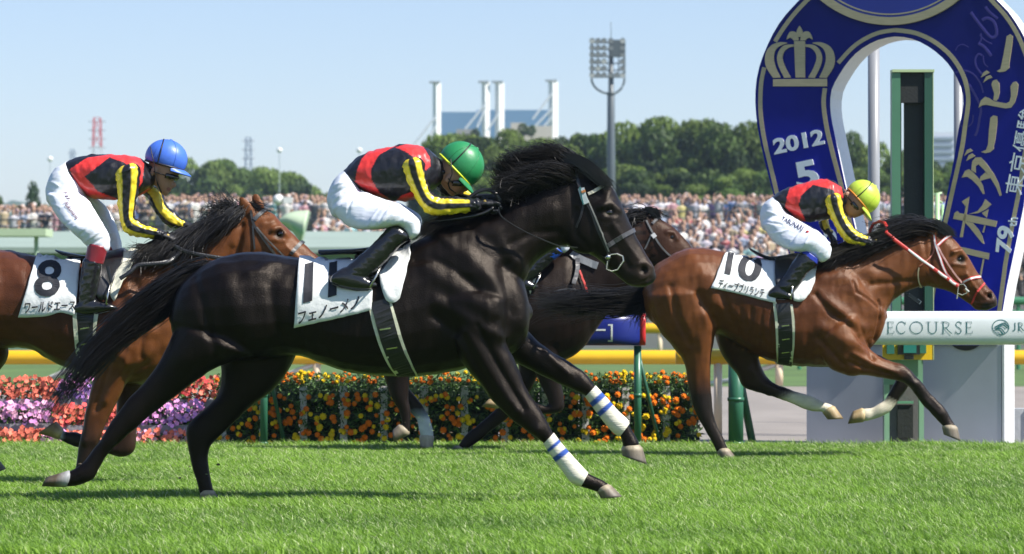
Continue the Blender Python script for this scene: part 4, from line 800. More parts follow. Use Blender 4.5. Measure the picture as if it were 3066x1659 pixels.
# rider of the black horse
S11 = dict(folds=[([(600, 590), (575, 625), (560, 650)], 0.0065, 0.004), ([(570, 560), (540, 610), (515, 655)], 0.0065, -0.0042), ([(640, 600), (622, 640), (612, 665)], 0.0065, 0.004), ([(540, 540), (500, 600), (470, 655)], 0.0065, -0.0042), ([(480, 560), (445, 610), (420, 655)], 0.0065, 0.004), ([(300, 480), (255, 520), (215, 570)], 0.0065, -0.0042), ([(250, 470), (215, 500), (185, 545)], 0.0065, 0.004), ([(290, 430), (240, 445), (185, 475)], 0.0065, -0.0042), ([(280, 395), (240, 402), (205, 420)], 0.0065, 0.004), ([(330, 470), (300, 540), (290, 600)], 0.0065, -0.0042)], hip=.26, sh=.155, tilt=.80,
    torso=[(268, 312, 345, 428, .125), (330, 250, 432, 468, .145), (430, 202, 530, 496, .16), (550, 175, 640, 500, .175), (665, 164, 740, 468, .175), (755, 188, 800, 428, .13), (800, 225, 832, 400, .09)],
    neck=[(770, 235, 790, 400, .06), (830, 290, 850, 400, .055), (880, 310, 880, 420, .05)],
    head=[(860, 225, 960, 130 + 60, .06), (845, 260, 1030, 260, .075), (835, 300, 1030, 340, .078), (830, 345, 1000, 400, .07), (835, 390, 965, 440, .06), (850, 420, 930, 462, .045), (870, 440, 915, 470, .025)],
    face=[(985, 430, .014, 0), (960, 452, .012, 0)], ear=(882, 368), mouth=(950, 462),
    panels=[([(405, 205), (480, 180), (575, 170), (470, 225), (425, 300), (420, 370), (470, 450), (560, 510), (480, 500), (390, 450), (325, 385), (335, 320), (365, 250)], RD), ([(560, 182), (640, 160), (720, 160), (770, 240), (778, 290), (745, 320), (705, 262), (640, 215), (590, 190)], RD), ([(560, 510), (600, 470), (680, 440), (720, 460), (660, 510)], RD)],
    armN=[(606, 300, 735, 262, .075), (630, 370, 750, 350, .064), (668, 450, 768, 420, .056), (720, 540, 790, 458, .052), (790, 586, 842, 476, .05), (885, 584, 893, 476, .047), (985, 569, 985, 484, .041), (1062, 560, 1052, 486, .036)], strN=[(.40, 1.1), (-.78, -.30)],
    armF=[(700, 300, 800, 262, .06), (780, 400, 870, 370, .055), (850, 470, 920, 400, .05), (930, 490, 970, 425, .045), (1040, 505, 1050, 455, .036)], strF=[(-.9, -.1)],
    collar=[(780, 240, 800, 400, .085), (815, 262, 830, 395, .07)],
    pelvis=[(262, 318, 345, 425, .12), (196, 380, 372, 448, .15), (156, 490, 395, 478, .165), (185, 590, 440, 490, .17)],
    thighN=[(185, 560, 400, 450, .10, -.1), (290, 655, 490, 488, .095, -.16), (420, 673, 580, 515, .088), (520, 665, 650, 562, .077), (590, 655, 706, 612, .07), (640, 722, 716, 662, .052)],
    thighF=[(185, 560, 400, 450, .10, .1), (290, 645, 490, 488, .09, .16), (420, 663, 590, 515, .085), (540, 655, 680, 562, .075), (600, 680, 720, 600, .06), (650, 730, 725, 680, .05)],
    bootN=[(526, 650, 650, 730, .060), (468, 718, 588, 778, .056), (400, 785, 530, 843, .052), (322, 852, 462, 912, .047), (250, 915, 395, 965, .042)],
    bootF=[(540, 660, 655, 730, .060), (480, 728, 598, 788, .056), (410, 795, 540, 853, .052), (332, 862, 472, 922, .047), (260, 925, 405, 975, .042)],
    footN=[(205, 930, 188, 995, .034), (270, 895, 245, 1018, .042), (345, 925, 335, 1035, .044), (410, 965, 405, 1034, .038), (452, 990, 448, 1016, .02)],
    footF=[(215, 940, 198, 1005, .034), (280, 905, 255, 1028, .042), (355, 935, 345, 1045, .044), (420, 975, 415, 1044, .038), (462, 1000, 458, 1026, .02)],
    helm=(958, 282), hsize=(.118, .098, .112), hcol=(.022, .22, .075), rim=(.62, .68, .03), gog=((905, 395), (990, 395)), lens=(.02, .02, .02),
    chin=[(895, 250, .095), (905, 340, .094), (880, 400, .075), (890, 430, .06), (925, 455, .03)], hair=[(850, 330)],
    handN=(1062, 522, 1170, 515, -.12, 0, -40), handF=(1075, 480, 1180, 490, .10, 0, -40), iron=(430, 1020), irona=.35, leather=(470, 850))
j11, kb, kj = jockey(tuple(P(*FD(980, 760), Y1)), 'jockey in green cap crouched low over the black horse 11, white breeches', Y1, B_, S11)
m = MB(); m.tube([Vector(p) for p in catmull([tuple(P(*B_(x, y), Y1 + d)) for x, y, d in ((1190, 500, -.12), (1160, 455, -.12), (1120, 436, -.1), (1070, 440, -.1), (1020, 470, -.1), (1000, 490, -.1))], 4)], .010, n=8, flat=.6, up=(0, 1, 0))
m.build('rein_loop', M_leather, r11)
m = MB(); m.tube([Vector(p) for p in catmull([tuple(P(*B_(x, y), Y1 + d)) for x, y, d in ((1150, 540, -.14), (1090, 575, -.15), (980, 600, -.16), (850, 618, -.16), (740, 628, -.15))], 4)], [.010] * 10 + [.006] * 7, n=8, flat=.8); tag(m.build('whip', M_leather, smooth=True), 'black riding whip held by the green capped jockey above the black mane', 'whip')

# rider of the left horse
S8 = dict(hip=.26, sh=.165, tilt=.26,
    torso=[(428, 290, 475, 400, .12), (490, 258, 560, 505, .14), (600, 243, 660, 532, .158), (720, 241, 770, 530, .172), (835, 248, 890, 510, .172), (905, 268, 960, 470, .13), (945, 300, 985, 440, .085)],
    neck=[(900, 290, 950, 440, .065), (960, 310, 1000, 440, .055), (1000, 320, 1030, 440, .05)],
    head=[(985, 195, 1150, 215, .062), (955, 250, 1180, 280, .076), (960, 310, 1165, 330, .078), (975, 360, 1150, 372, .075), (985, 400, 1112, 412, .066), (1000, 440, 1095, 448, .055), (1020, 475, 1075, 487, .035)],
    face=[(1114, 436, .017, 0), (1104, 424, .014, 0), (1092, 458, .012, 0), (1088, 472, .011, 0), (1062, 486, .02, 0)], ear=(985, 350), mouth=(1085, 466),
    panels=[([(448, 335), (560, 262), (720, 238), (702, 260), (545, 382), (630, 480), (750, 525), (745, 545), (640, 545), (560, 512), (490, 440)], RD), ([(705, 238), (880, 240), (925, 300), (915, 420), (885, 470), (880, 400), (835, 320), (790, 290), (705, 260)], RD), ([(890, 500), (960, 455), (990, 470), (950, 520), (890, 520)], RD)],
    armN=[(742, 372, 900, 325, .078), (752, 450, 893, 430, .068), (760, 560, 872, 560, .057), (772, 665, 864, 640, .053), (800, 738, 886, 664, .052), (872, 768, 938, 690, .047), (962, 780, 1000, 711, .042), (1038, 783, 1050, 728, .034)], strN=[(.42, 1.1), (-.86, -.35)],
    armF=[(880, 470, 1010, 450, .065), (945, 520, 1045, 485, .058), (995, 610, 1070, 565, .052), (1070, 695, 1130, 620, .048), (1160, 722, 1190, 665, .042), (1225, 735, 1245, 690, .034)], strF=[(-.8, .35)],
    collar=[(915, 285, 950, 455, .088), (955, 305, 985, 445, .07)],
    pelvis=[(425, 290, 475, 392, .115), (345, 345, 540, 440, .145), (298, 450, 560, 500, .16), (300, 540, 575, 545, .165)],
    thighN=[(298, 500, 560, 520, .10, -.09), (365, 640, 605, 590, .09, -.17), (450, 728, 658, 680, .077), (528, 800, 703, 768, .068), (572, 852, 706, 836, .058)],
    thighF=[(420, 500, 600, 510, .10, .1), (530, 560, 650, 545, .085, .17), (610, 650, 705, 610, .07), (670, 740, 752, 715, .062), (705, 830, 780, 810, .055), (715, 860, 782, 850, .05)],
    bootN=[(532, 922, 660, 945, .053), (515, 1040, 642, 1060, .050), (503, 1140, 622, 1180, .044), (500, 1200, 600, 1230, .04)],
    bootF=[(640, 922, 740, 930, .053), (640, 1040, 740, 1050, .050), (640, 1100, 720, 1120, .044)],
    footN=[(488, 1195, 484, 1262, .034), (560, 1165, 550, 1275, .042), (640, 1180, 635, 1262, .042), (712, 1200, 706, 1246, .035), (752, 1218, 748, 1238, .018)],
    footF=[(630, 1100, 625, 1165, .034), (690, 1070, 680, 1175, .042), (760, 1090, 755, 1165, .042), (820, 1110, 815, 1150, .03)],
    sock=([(566, 812, 694, 838, .056), (552, 880, 676, 905, .056), (542, 925, 662, 948, .056)], (.22, .015, .025)), sockF=[(680, 830, 775, 840, .05), (660, 880, 760, 890, .05), (650, 925, 750, 935, .05)],
    helm=(1068, 268), hsize=(.116, .097, .104), hcol=(.06, .16, .62), rim=(.02, .02, .03), gog=((1060, 375), (1130, 392)), lens=(.30, .40, .03),
    chin=[(965, 190, .09), (990, 300, .094), (1000, 380, .08), (1015, 440, .06), (1035, 485, .03)], hair=[(965, 330)],
    handN=(1050, 762, 1140, 800, -.16, 20, -40), handF=(1235, 712, 1300, 740, .10, 10, -40), iron=(700, 1200), irona=.1, leather=(690, 960),
    folds=[([(620, 640), (570, 685), (520, 720)], 0.0065, 0.004), ([(650, 690), (605, 735), (560, 770)], 0.0065, -0.0042), ([(690, 740), (640, 780), (580, 815)], 0.0065, 0.004), ([(590, 620), (520, 665), (450, 705)], 0.0065, -0.0042), ([(330, 420), (365, 430), (400, 450)], 0.0065, 0.004), ([(310, 470), (365, 490), (420, 520)], 0.0065, -0.0042), ([(320, 560), (370, 570), (420, 590)], 0.0065, 0.004), ([(700, 790), (650, 820), (590, 835)], 0.0065, -0.0042), ([(520, 470), (540, 560), (590, 640)], 0.0065, 0.004)])
j8, kb8, kj8 = jockey(tuple(P(*FD(230, 760), Y3)), 'jockey in blue cap with maroon boot tops, standing high over horse 8', Y3, A_, S8)
m = MB(); text_on_skin(m, kb8, A_, [(398, 560), (490, 672), (505, 645), (430, 540)], 'Fukunaga', off=.005, shear=.5, cut=.2, offset=.015); text_on_skin(m, kb8, A_, [(398, 480), (440, 545), (462, 520), (424, 478)], 'Yu.', off=.004, shear=.5, cut=.3)
m.build('embroidery', material('dark_thread', (.12, .05, .09), rough=.7), j8)

# rider of the leading horse
S10 = dict(folds=[([(1200, 500), (1160, 550), (1120, 602)], 0.0065, 0.004), ([(1230, 540), (1200, 585), (1170, 628)], 0.0065, -0.0042), ([(1150, 470), (1110, 530), (1070, 592)], 0.0065, 0.004), ([(1260, 570), (1230, 612), (1200, 652)], 0.0065, -0.0042), ([(880, 370), (920, 380), (960, 400)], 0.0065, 0.004), ([(860, 430), (910, 438), (960, 450)], 0.0065, -0.0042), ([(900, 500), (950, 495), (1000, 480)], 0.0065, 0.004), ([(1090, 450), (1040, 510), (1000, 570)], 0.0065, -0.0042)], hip=.26, sh=.155, tilt=.86,
    torso=[(924, 273, 985, 352, .115), (990, 233, 1055, 402, .135), (1075, 203, 1120, 428, .152), (1170, 178, 1195, 422, .165), (1258, 174, 1275, 408, .165), (1322, 208, 1322, 365, .115), (1342, 245, 1345, 340, .08)],
    neck=[(1310, 220, 1315, 340, .055), (1360, 235, 1350, 335, .05), (1390, 240, 1370, 340, .05)],
    head=[(1400, 215, 1490, 230, .055), (1370, 240, 1520, 300, .074), (1352, 265, 1490, 360, .078), (1342, 300, 1460, 385, .07), (1338, 340, 1425, 400, .06), (1345, 370, 1400, 400, .045), (1360, 385, 1392, 402, .025)],
    face=[(1425, 385, .013, 0), (1410, 398, .010, 0)], ear=(1360, 265), mouth=(1392, 400),
    panels=[([(1025, 225), (1090, 198), (1185, 170), (1165, 205), (1092, 270), (1078, 330), (1125, 432), (1080, 420), (1045, 390), (998, 340), (1008, 280)], RD), ([(1165, 170), (1235, 165), (1335, 220), (1345, 280), (1325, 295), (1285, 235), (1160, 205)], RD)],
    armN=[(1232, 305, 1332, 270, .068), (1250, 355, 1340, 330, .058), (1287, 437, 1362, 396, .051), (1332, 512, 1402, 456, .048), (1378, 556, 1442, 490, .046), (1440, 570, 1476, 506, .041), (1508, 574, 1512, 521, .034)], strN=[(.35, 1.1), (-.95, -.40)],
    armF=[(1180, 360, 1260, 350, .06), (1195, 415, 1252, 408, .05), (1215, 475, 1266, 460, .045), (1240, 500, 1285, 485, .038)], strF=[(-1, .5)],
    collar=[(1320, 215, 1325, 350, .08), (1350, 235, 1345, 340, .065)],
    pelvis=[(922, 278, 985, 352, .11), (868, 322, 1000, 368, .14), (846, 400, 1022, 385, .155), (862, 470, 1050, 405, .16)],
    thighN=[(862, 450, 1020, 385, .10, -.09), (935, 550, 1100, 430, .09, -.16), (1040, 600, 1185, 482, .082), (1108, 612, 1240, 535, .072), (1150, 632, 1275, 582, .062), (1195, 662, 1270, 612, .05)],
    thighF=[(862, 450, 1020, 385, .10, .09), (935, 540, 1110, 430, .09, .16), (1040, 590, 1195, 482, .08), (1118, 602, 1250, 535, .07), (1160, 632, 1285, 582, .06), (1205, 662, 1280, 622, .05)],
    bootN=[(1082, 610, 1190, 680, .056), (1032, 680, 1132, 737, .053), (985, 750, 1088, 800, .047), (940, 806, 1050, 850, .042)],
    bootF=[(1092, 620, 1200, 690, .056), (1042, 690, 1142, 747, .053), (1050, 770, 1130, 810, .047), (1030, 830, 1100, 860, .042)],
    footN=[(908, 830, 902, 878, .032), (950, 805, 942, 888, .04), (1005, 840, 996, 890, .038), (1040, 858, 1036, 892, .028)],
    footF=[(1000, 845, 996, 885, .032), (1040, 840, 1032, 892, .036), (1075, 872, 1068, 908, .034), (1102, 900, 1098, 916, .018)],
    sock=([(1112, 592, 1198, 656, .056), (1084, 612, 1190, 684, .059)], (.02, .04, .36)), sockF=[(1122, 602, 1208, 666, .056), (1092, 622, 1200, 694, .059)],
    helm=(1462, 278), hsize=(.114, .096, .108), hcol=(.50, .66, .06), rim=(.62, .22, .02), gog=((1395, 310), (1440, 370)), lens=(.45, .45, .45),
    chin=[(1375, 220, .09), (1355, 260, .09), (1350, 300, .08), (1345, 350, .06), (1370, 390, .03)], hair=[(1352, 255)],
    handN=(1512, 548, 1580, 545, -.14, 0, -40), handF=(1268, 510, 1310, 585, .10, 40, 0), iron=(1035, 885), irona=.1, leather=(1050, 720))
j10, kb10, kj10 = jockey(tuple(P(*FD(1680, 700), Y2)), 'jockey in yellow-green cap with blue boot tops, crouched over the leading horse 10', Y2, C_, S10)
m = MB(); text_on_skin(m, kb10, C_, [(972, 415), (1095, 487), (1112, 458), (985, 392)], 'YASUNARI', off=.005, cut=.2, offset=.02); text_on_skin(m, kb10, C_, [(1118, 642), (1150, 668), (1158, 654), (1124, 628)], 'YASU', off=.012, cut=.3)
m.build('embroidery', material('navy_thread', (.03, .035, .09), rough=.7), j10)
m = MB(); q, n = kb10.hit(*C_(1131, 489), .002); m.ell(q, (.011, .004, .011), n=14, m=6); m.build('red_badge', material('red_badge_thread', (.5, .03, .03), rough=.6), j10)

# fourth rider, hidden behind the neck of the black horse but for a boot top
CV4 = lambda x, y: ((1275 + (.84018 * (900 + x / 1.992) - 840) * .73) / .84018, (560 + (.84018 * (350 + y / 1.992) - 496) * .73) / .84018)
S4 = dict(S11); S4['hcol'] = (.6, .6, .6); S4['sock'] = ([(535, 640, 660, 722, .060), (500, 690, 620, 758, .060), (470, 720, 590, 782, .058)], (.02, .10, .55)); S4['sockF'] = S4['sock'][0]
j4, _a, _b = jockey(tuple(P(*FD(1400, 640), Y4)), 'jockey almost wholly hidden behind the black horse, one blue boot top showing', Y4, CV4, S4)
# ------------------------------------------------------------------ ground, turf, rails
M_green = material('infield_turf', (.075, .135, .03), rough=.9, nscale=.6, nvar=.3, bump=1, bscale=30)
M_soil = material('turf_soil', (.06, .12, .02), rough=.95, nscale=8, nvar=.35, bump=2, bscale=60)
M_pave = material('service_road', (.24, .215, .19), rough=.9, nscale=1.3, nvar=.14, bump=1.5, bscale=60, stretch=(1, .3, 1))
def sheet(name, x0, x1, y0, y1, z, mat, n=1):
    m = MB(); m.add([(x0, y0, z), (x1, y0, z), (x1, y1, z), (x0, y1, z)], [(0, 1, 2, 3)]); return tag(m.build(name, mat), kind='structure')
sheet('ground', -1500, 1500, -40, 3000, -.02, M_green)
sheet('race_track', -60, 60, -10, 24.45, 0, M_soil)
sheet('service_road', -60, 60, 24.45, 46.2, -.012, M_pave)
# turf blades
def grass():
    rs = np.random.RandomState(4); V = []; Fa = []; Cc = []
    y0, y1 = 13.2, 24.42; N = 560000
    y = y0 + (y1 - y0) * rs.rand(N) ** 1.0; x = (rs.rand(N) * 2 - 1) * (4.35); keep = np.abs(x) < y * .158 + .45; x, y = x[keep], y[keep]
    n = len(x); h = .034 + .026 * rs.rand(n); pat = np.array([noise.noise(Vector((a * 1.6, b * 1.1, 0))) for a, b in zip(x, y)]); fine = np.array([noise.noise(Vector((a * 9, b * 5, 3))) for a, b in zip(x, y)])
    h *= 1 + .25 * pat + .3 * fine; h += np.where((y > 24.0) & (rs.rand(n) < .2), .035 * rs.rand(n), 0)
    a = rs.rand(n) * 6.283; w_ = .0015 + .0014 * rs.rand(n) + .00006 * (y - 13); lean = .35 + .9 * rs.rand(n); la = rs.randn(n) * 1.2 + 2.9; lx, ly = np.cos(la) * lean * h, np.sin(la) * lean * h
    wx, wy = np.cos(a) * w_, np.sin(a) * w_
    P0 = np.stack([x - wx, y - wy, 0 * x], 1); P1 = np.stack([x + wx, y + wy, 0 * x], 1)
    P2 = np.stack([x - wx * .8 + lx * .35, y - wy * .8 + ly * .35, h * .6], 1); P3 = np.stack([x + wx * .8 + lx * .35, y + wy * .8 + ly * .35, h * .6], 1); P4 = np.stack([x + lx, y + ly, h * (1 - .15 * lean)], 1)
    V = np.stack([P0, P1, P2, P3, P4], 1).reshape(-1, 3); b = np.arange(n) * 5
    q = np.stack([b, b + 1, b + 3, b + 2], 1); t = np.stack([b + 2, b + 3, b + 4], 1)
    loops = np.concatenate([q.ravel(), t.ravel()]); st_ = np.concatenate([np.arange(n) * 4, 4 * n + np.arange(n) * 3]); tot = np.concatenate([np.full(n, 4), np.full(n, 3)])
    me = bpy.data.meshes.new('turf_grass'); me.vertices.add(len(V)); me.vertices.foreach_set('co', V.ravel()); me.loops.add(len(loops)); me.loops.foreach_set('vertex_index', loops)
    me.polygons.add(len(tot)); me.polygons.foreach_set('loop_start', st_); me.polygons.foreach_set('loop_total', tot); me.update(calc_edges=True)
    c = np.zeros((n, 5, 4), np.float32); base = np.array([.20, .345, .038]); dry = np.array([.55, .62, .32]); dk = np.array([.10, .205, .027])
    pat2 = np.array([noise.noise(Vector((a * .55, b * .5, 7))) for a, b in zip(x, y)]); k = np.clip(.5 + .4 * rs.randn(n) + .45 * pat + .5 * pat2 + .35 * fine, 0, 1)[:, None]; colr = dk * (1 - k) + base * 1.25 * k; dd = (rs.rand(n) < .08 + .008 * (y - 14))[:, None]; colr = np.where(dd, dry * (.7 + .5 * rs.rand(n)[:, None]), colr)
    for i in range(5): c[:, i, :3] = colr
    c[:, :, 3] = 1; a_ = me.color_attributes.new('col', 'FLOAT_COLOR', 'POINT'); a_.data.foreach_set('color', c.ravel())
    mt = bpy.data.materials.new('grass_blades'); mt.use_nodes = True; t_ = mt.node_tree; L = t_.links.new
    pb = t_.nodes['Principled BSDF']; pb.inputs['Roughness'].default_value = .5; pb.inputs['Specular IOR Level'].default_value = .35
    at = t_.nodes.new('ShaderNodeAttribute'); at.attribute_name = 'col'; L(at.outputs['Color'], pb.inputs['Base Color'])
    tr = t_.nodes.new('ShaderNodeBsdfTranslucent'); L(at.outputs['Color'], tr.inputs[0]); mx = t_.nodes.new('ShaderNodeMixShader'); mx.inputs[0].default_value = .38
    L(pb.outputs[0], mx.inputs[1]); L(tr.outputs[0], mx.inputs[2]); L(mx.outputs[0], t_.nodes['Material Output'].inputs[0]); me.materials.append(mt)
    o = bpy.data.objects.new('turf_grass', me); COL.objects.link(o); tag(o, kind='stuff', label='bright green mown turf blades of the race track', cat='grass')
grass()
M_paint = material('painted_metal', attr=True, rough=.35, spec=.5, nvar=.05, nscale=5, bump=.15, bscale=6)
M_rough = material('painted_wood', attr=True, rough=.7, nvar=.1, nscale=14, bump=.6, bscale=50)
YR = 24.3
def profile_rail(m, x0, x1, yc, z0, z1, dpt, cols, e=3.2, n=28, seg=12):
    zc, hz = (z0 + z1) / 2, (z1 - z0) / 2; vs = []; fs = []
    for i in range(seg + 1):
        x = x0 + (x1 - x0) * i / seg
        for k in range(n):
            t = 2 * math.pi * k / n; c, s = math.cos(t), math.sin(t)
            vs.append((x, yc + math.copysign(abs(s) ** (2 / e), s) * dpt, zc + math.copysign(abs(c) ** (2 / e), c) * hz))
    for i in range(seg):
        for k in range(n): fs.append((i * n + k, i * n + (k + 1) % n, (i + 1) * n + (k + 1) % n, (i + 1) * n + k))
    fs += [tuple(range(n)), tuple(seg * n + k for k in range(n))]; m.add(vs, fs, cols)
zt, zb_ = P(*FD(0, 783), YR).z, P(*FD(0, 868), YR).z
# white rail
wr = thing('rail', (P(*FD(2100, 826), YR).x, YR, 0), 'thick white rail lettered RACECOURSE running to the right in front of the sign', 'rail')
m = MB(); profile_rail(m, P(*FD(1905, 0), YR).x, P(*FD(2950, 0), YR).x, YR, zb_, zt, .085, (.70, .74, .74)); wo = m.build('rail_beam', M_paint, wr, smooth=True)
kr = Skin(m, YR); VZ = conv(2600, 880, 2.904)
def ribbon(m, skin, cv, pts, w0, col, off=.002, k=4):
    """flat painted stroke on a surface; width in picture units"""
    pp = catmull(pts, k) if len(pts) > 2 else [np.array(p, float) for p in dens(pts, 3)]; vs = []; fs = []
    for i, p in enumerate(pp):
        a = pp[max(0, i - 1)]; b = pp[min(len(pp) - 1, i + 1)]; d = np.array([b[0] - a[0], b[1] - a[1]]); d /= max(1e-6, np.hypot(*d)); nx, ny = -d[1], d[0]
        ww = w0 if np.isscalar(w0) else w0[0] + (w0[1] - w0[0]) * i / (len(pp) - 1)
        vs += [skin.hit(*cv(p[0] - nx * ww / 2, p[1] - ny * ww / 2), off)[0], skin.hit(*cv(p[0] + nx * ww / 2, p[1] + ny * ww / 2), off)[0]]
    for i in range(len(pp) - 1): fs.append((2 * i, 2 * i + 1, 2 * i + 3, 2 * i + 2))
    m.add(vs, fs, col)
TL = (.015, .13, .13)
def serif(m, ch, x, w_, y0=242, y1=345):
    h = y1 - y0; X = lambda u: x + u * w_; Yy = lambda v: y1 - v * h; R = lambda p, w0, o=.002: ribbon(m, kr, VZ, [(X(a), Yy(b)) for a, b in p], w0, TL, o)
    T, t = 9, 4
    if ch == 'E': R([(.2, 0), (.2, 1)], T); R([(0, .98), (.9, .98)], t, .003); R([(0, .02), (.98, .02)], t, .003); R([(.2, .52), (.75, .52)], t, .003); R([(.9, 1), (.88, .8)], t, .004); R([(.98, 0), (1, .22)], t, .004); R([(.75, .62), (.75, .42)], t, .004)
    if ch in 'CO':
        pts = [(.5 + .46 * math.cos(a), .5 + .5 * math.sin(a)) for a in [math.pi * (.22 + 1.56 * i / 14) for i in range(15)]]
        if ch == 'O': pts = [(.5 + .46 * math.cos(a), .5 + .5 * math.sin(a)) for a in [2 * math.pi * i / 20 for i in range(21)]]
        R(pts, 6.5)
        if ch == 'C': R([(.88, .98), (.87, .72)], t, .003)
    if ch == 'U': R([(.2, 1), (.2, .4), (.24, .15), (.45, 0), (.68, .06), (.8, .25), (.82, .5), (.82, 1)], 7); R([(.02, .98), (.38, .98)], t, .003); R([(.66, .98), (.98, .98)], t, .003)
    if ch == 'R': R([(.2, 0), (.2, 1)], T); R([(.02, .98), (.45, .98), (.68, .9), (.72, .74), (.6, .56), (.4, .5), (.2, .5)], 5.5, .003); R([(.42, .5), (.65, .25), (.98, .0)], 8, .004); R([(.02, .02), (.38, .02)], t, .003)
    if ch == 'S': R([(.85, .85), (.6, .99), (.3, .95), (.15, .76), (.3, .58), (.65, .44), (.85, .25), (.7, .05), (.4, .0), (.12, .12)], 7); R([(.86, .98), (.85, .74)], t, .003); R([(.12, .26), (.12, 0)], t, .003)
    if ch == 'A': R([(.05, 0), (.5, 1)], 5); R([(.5, 1), (.95, 0)], T, .003); R([(.22, .35), (.76, .35)], t, .004)
    if ch == 'J': R([(.7, 1), (.7, .25), (.5, .02), (.15, .06)], 8)
m = MB()
for ch, x, w_ in (('R', -190, 85), ('A', -100, 100), ('C', 20, 85), ('E', 160, 62), ('C', 243, 90), ('O', 358, 118), ('U', 500, 112), ('R', 632, 95), ('S', 752, 65), ('E', 842, 62)): serif(m, ch, x, w_)
m.build('lettering', material('teal_paint', TL, rough=.5), wo)
m = MB(); ribbon(m, kr, VZ, [(1150 + 72 * math.cos(a), 290 + 64 * math.sin(a)) for a in [2 * math.pi * i / 28 for i in range(29)]], 7, TL, k=1)
for pl in ([(1098, 292), (1140, 268), (1178, 252)], [(1100, 308), (1150, 300), (1178, 330), (1190, 345)], [(1180, 252), (1215, 285), (1222, 300)]): ribbon(m, kr, VZ, pl, (12, 9), TL, .003)
for pl in ([(1110, 302), (1165, 272), (1205, 296)], [(1104, 318), (1140, 318), (1165, 350)]): ribbon(m, kr, VZ, pl, (5, 14), TL, .004)
m.build('emblem', bpy.data.materials['teal_paint'], wo)
m = MB(); serif(m, 'J', 1248, 38, 250, 322); serif(m, 'R', 1298, 55, 250, 322); serif(m, 'A', 1360, 60, 250, 322); m.build('lettering', bpy.data.materials['teal_paint'], wo)
# blue rail
br_ = thing('rail', (P(*FD(1400, 826), YR).x, YR, 0), 'dark blue rail with a red end cap, lettered in white, behind the dark horse', 'rail')
m = MB(); profile_rail(m, P(*FD(620, 0), YR).x, P(*FD(1608, 0), YR).x, YR, zb_ - .004, zt - .018, .085, (.012, .022, .20)); bo = m.build('rail_beam', M_paint, br_, smooth=True); kb_ = Skin(m, YR)
m = MB(); profile_rail(m, P(*FD(1608, 0), YR).x + .0015, P(*FD(1623, 0), YR).x, YR, zb_ - .004, zt - .018, .085, (.60, .03, .035), seg=2); m.build('end_cap', M_paint, br_, smooth=True)
m = MB(); text_on_skin(m, kb_, E_, [(1070, 245), (1862, 245), (1862, 122), (1070, 122)], '[日本ダービー]', off=.002, cut=.2, col=(.6, .63, .66)); m.build('lettering', material('white_paint', (.62, .66, .68), rough=.5), bo)
# rail legs
def rail_leg(px, pr, w_, label, top=870, c=(.03, .13, .075), dx=60):
    a = P(*FD(px, top), YR); r = thing('rail_post', (a.x, YR, 0), label, 'post', 'green posts under the rail')
    m = MB(); m.tube([(a.x, YR, -.01), (a.x, YR, a.z)], w_ / 2, n=14, col=c, up=(0, 1, 0)); 
    for z in (.02, a.z * .5): m.tube([(a.x, YR, z), (a.x, YR, z + .025)], w_ * .56, n=14, col=c, up=(0, 1, 0))
    m.build('post', M_paint, r, smooth=True)
    m = MB(); b = P(*FD(px + dx, 1126), YR); m.tube([(a.x, YR + .02, a.z - .03), (b.x, YR + .25, 0)], w_ * .27, n=10, col=(.025, .10, .06), up=(0, 1, 0)); m.build('brace', M_paint, r, smooth=True)
rail_leg(1604, 0, .055, 'slim green post and brace below the red end of the blue rail'); rail_leg(664, 0, .055, 'slim green post and brace at the left end of the marigolds', dx=48); 
rail_leg(1851, 0, .11, 'thick green post between the hind legs of the leading bay horse', top=890, dx=50)
# yellow rails of the inner course
def yellow_rail(Y, yc, rad, x0, x1, label, posts, base, brace=False, cr=(.72, .58, .40)):
    z = P(*FD(0, yc), Y).z; r = thing('rail', (P(*FD((x0 + x1) / 2, yc), Y).x, Y, 0), label, 'rail', 'yellow rails')
    m = MB(); X0, X1 = P(*FD(x0, yc), Y).x, P(*FD(x1, yc), Y).x; m.tube([(X0 + (X1 - X0) * i / 8, Y, z) for i in range(9)], rad, n=20, col=(.70, .41, .008), up=(0, 1, 0)); m.build('rail_beam', M_paint, r, smooth=True)
    for p in posts:
        x = P(*FD(p, yc), Y).x; m = MB(); m.tube([(x, Y, 0), (x, Y, z - rad * .5)], .055 if Y > 30 else .033, n=12, col=cr, up=(0, 1, 0)); po = m.build('post', M_paint, r, smooth=True)
        if brace:
            m = MB(); pts = [(x - .03, Y + .02, z - rad), (x - .25, Y + .15, z * .55), (x - .55, Y + .3, z * .22), (x - .9, Y + .45, .02)]; m.tube(pts, .05, n=8, flat=.7, col=(.70, .70, .66)); m.build('brace', M_paint, r, smooth=True)
yellow_rail(46, 899, .097, -1500, 3900, 'long yellow rail on cream posts with curved white braces, crossing behind the horses', [-1529, -947, -366, 215, 797, 1378, 1960, 2541, 3123], 971, True)
yellow_rail(74, 826, .115, 1200, 2900, 'farthest yellow rail, seen just behind the rump of the leading bay', [1240 + 420 * i for i in range(5)], 0)
yellow_rail(25.9, 899, .055, 1700, 1838, 'short near piece of yellow rail on a leaning cream post beside the thick green post', [1806], 0)
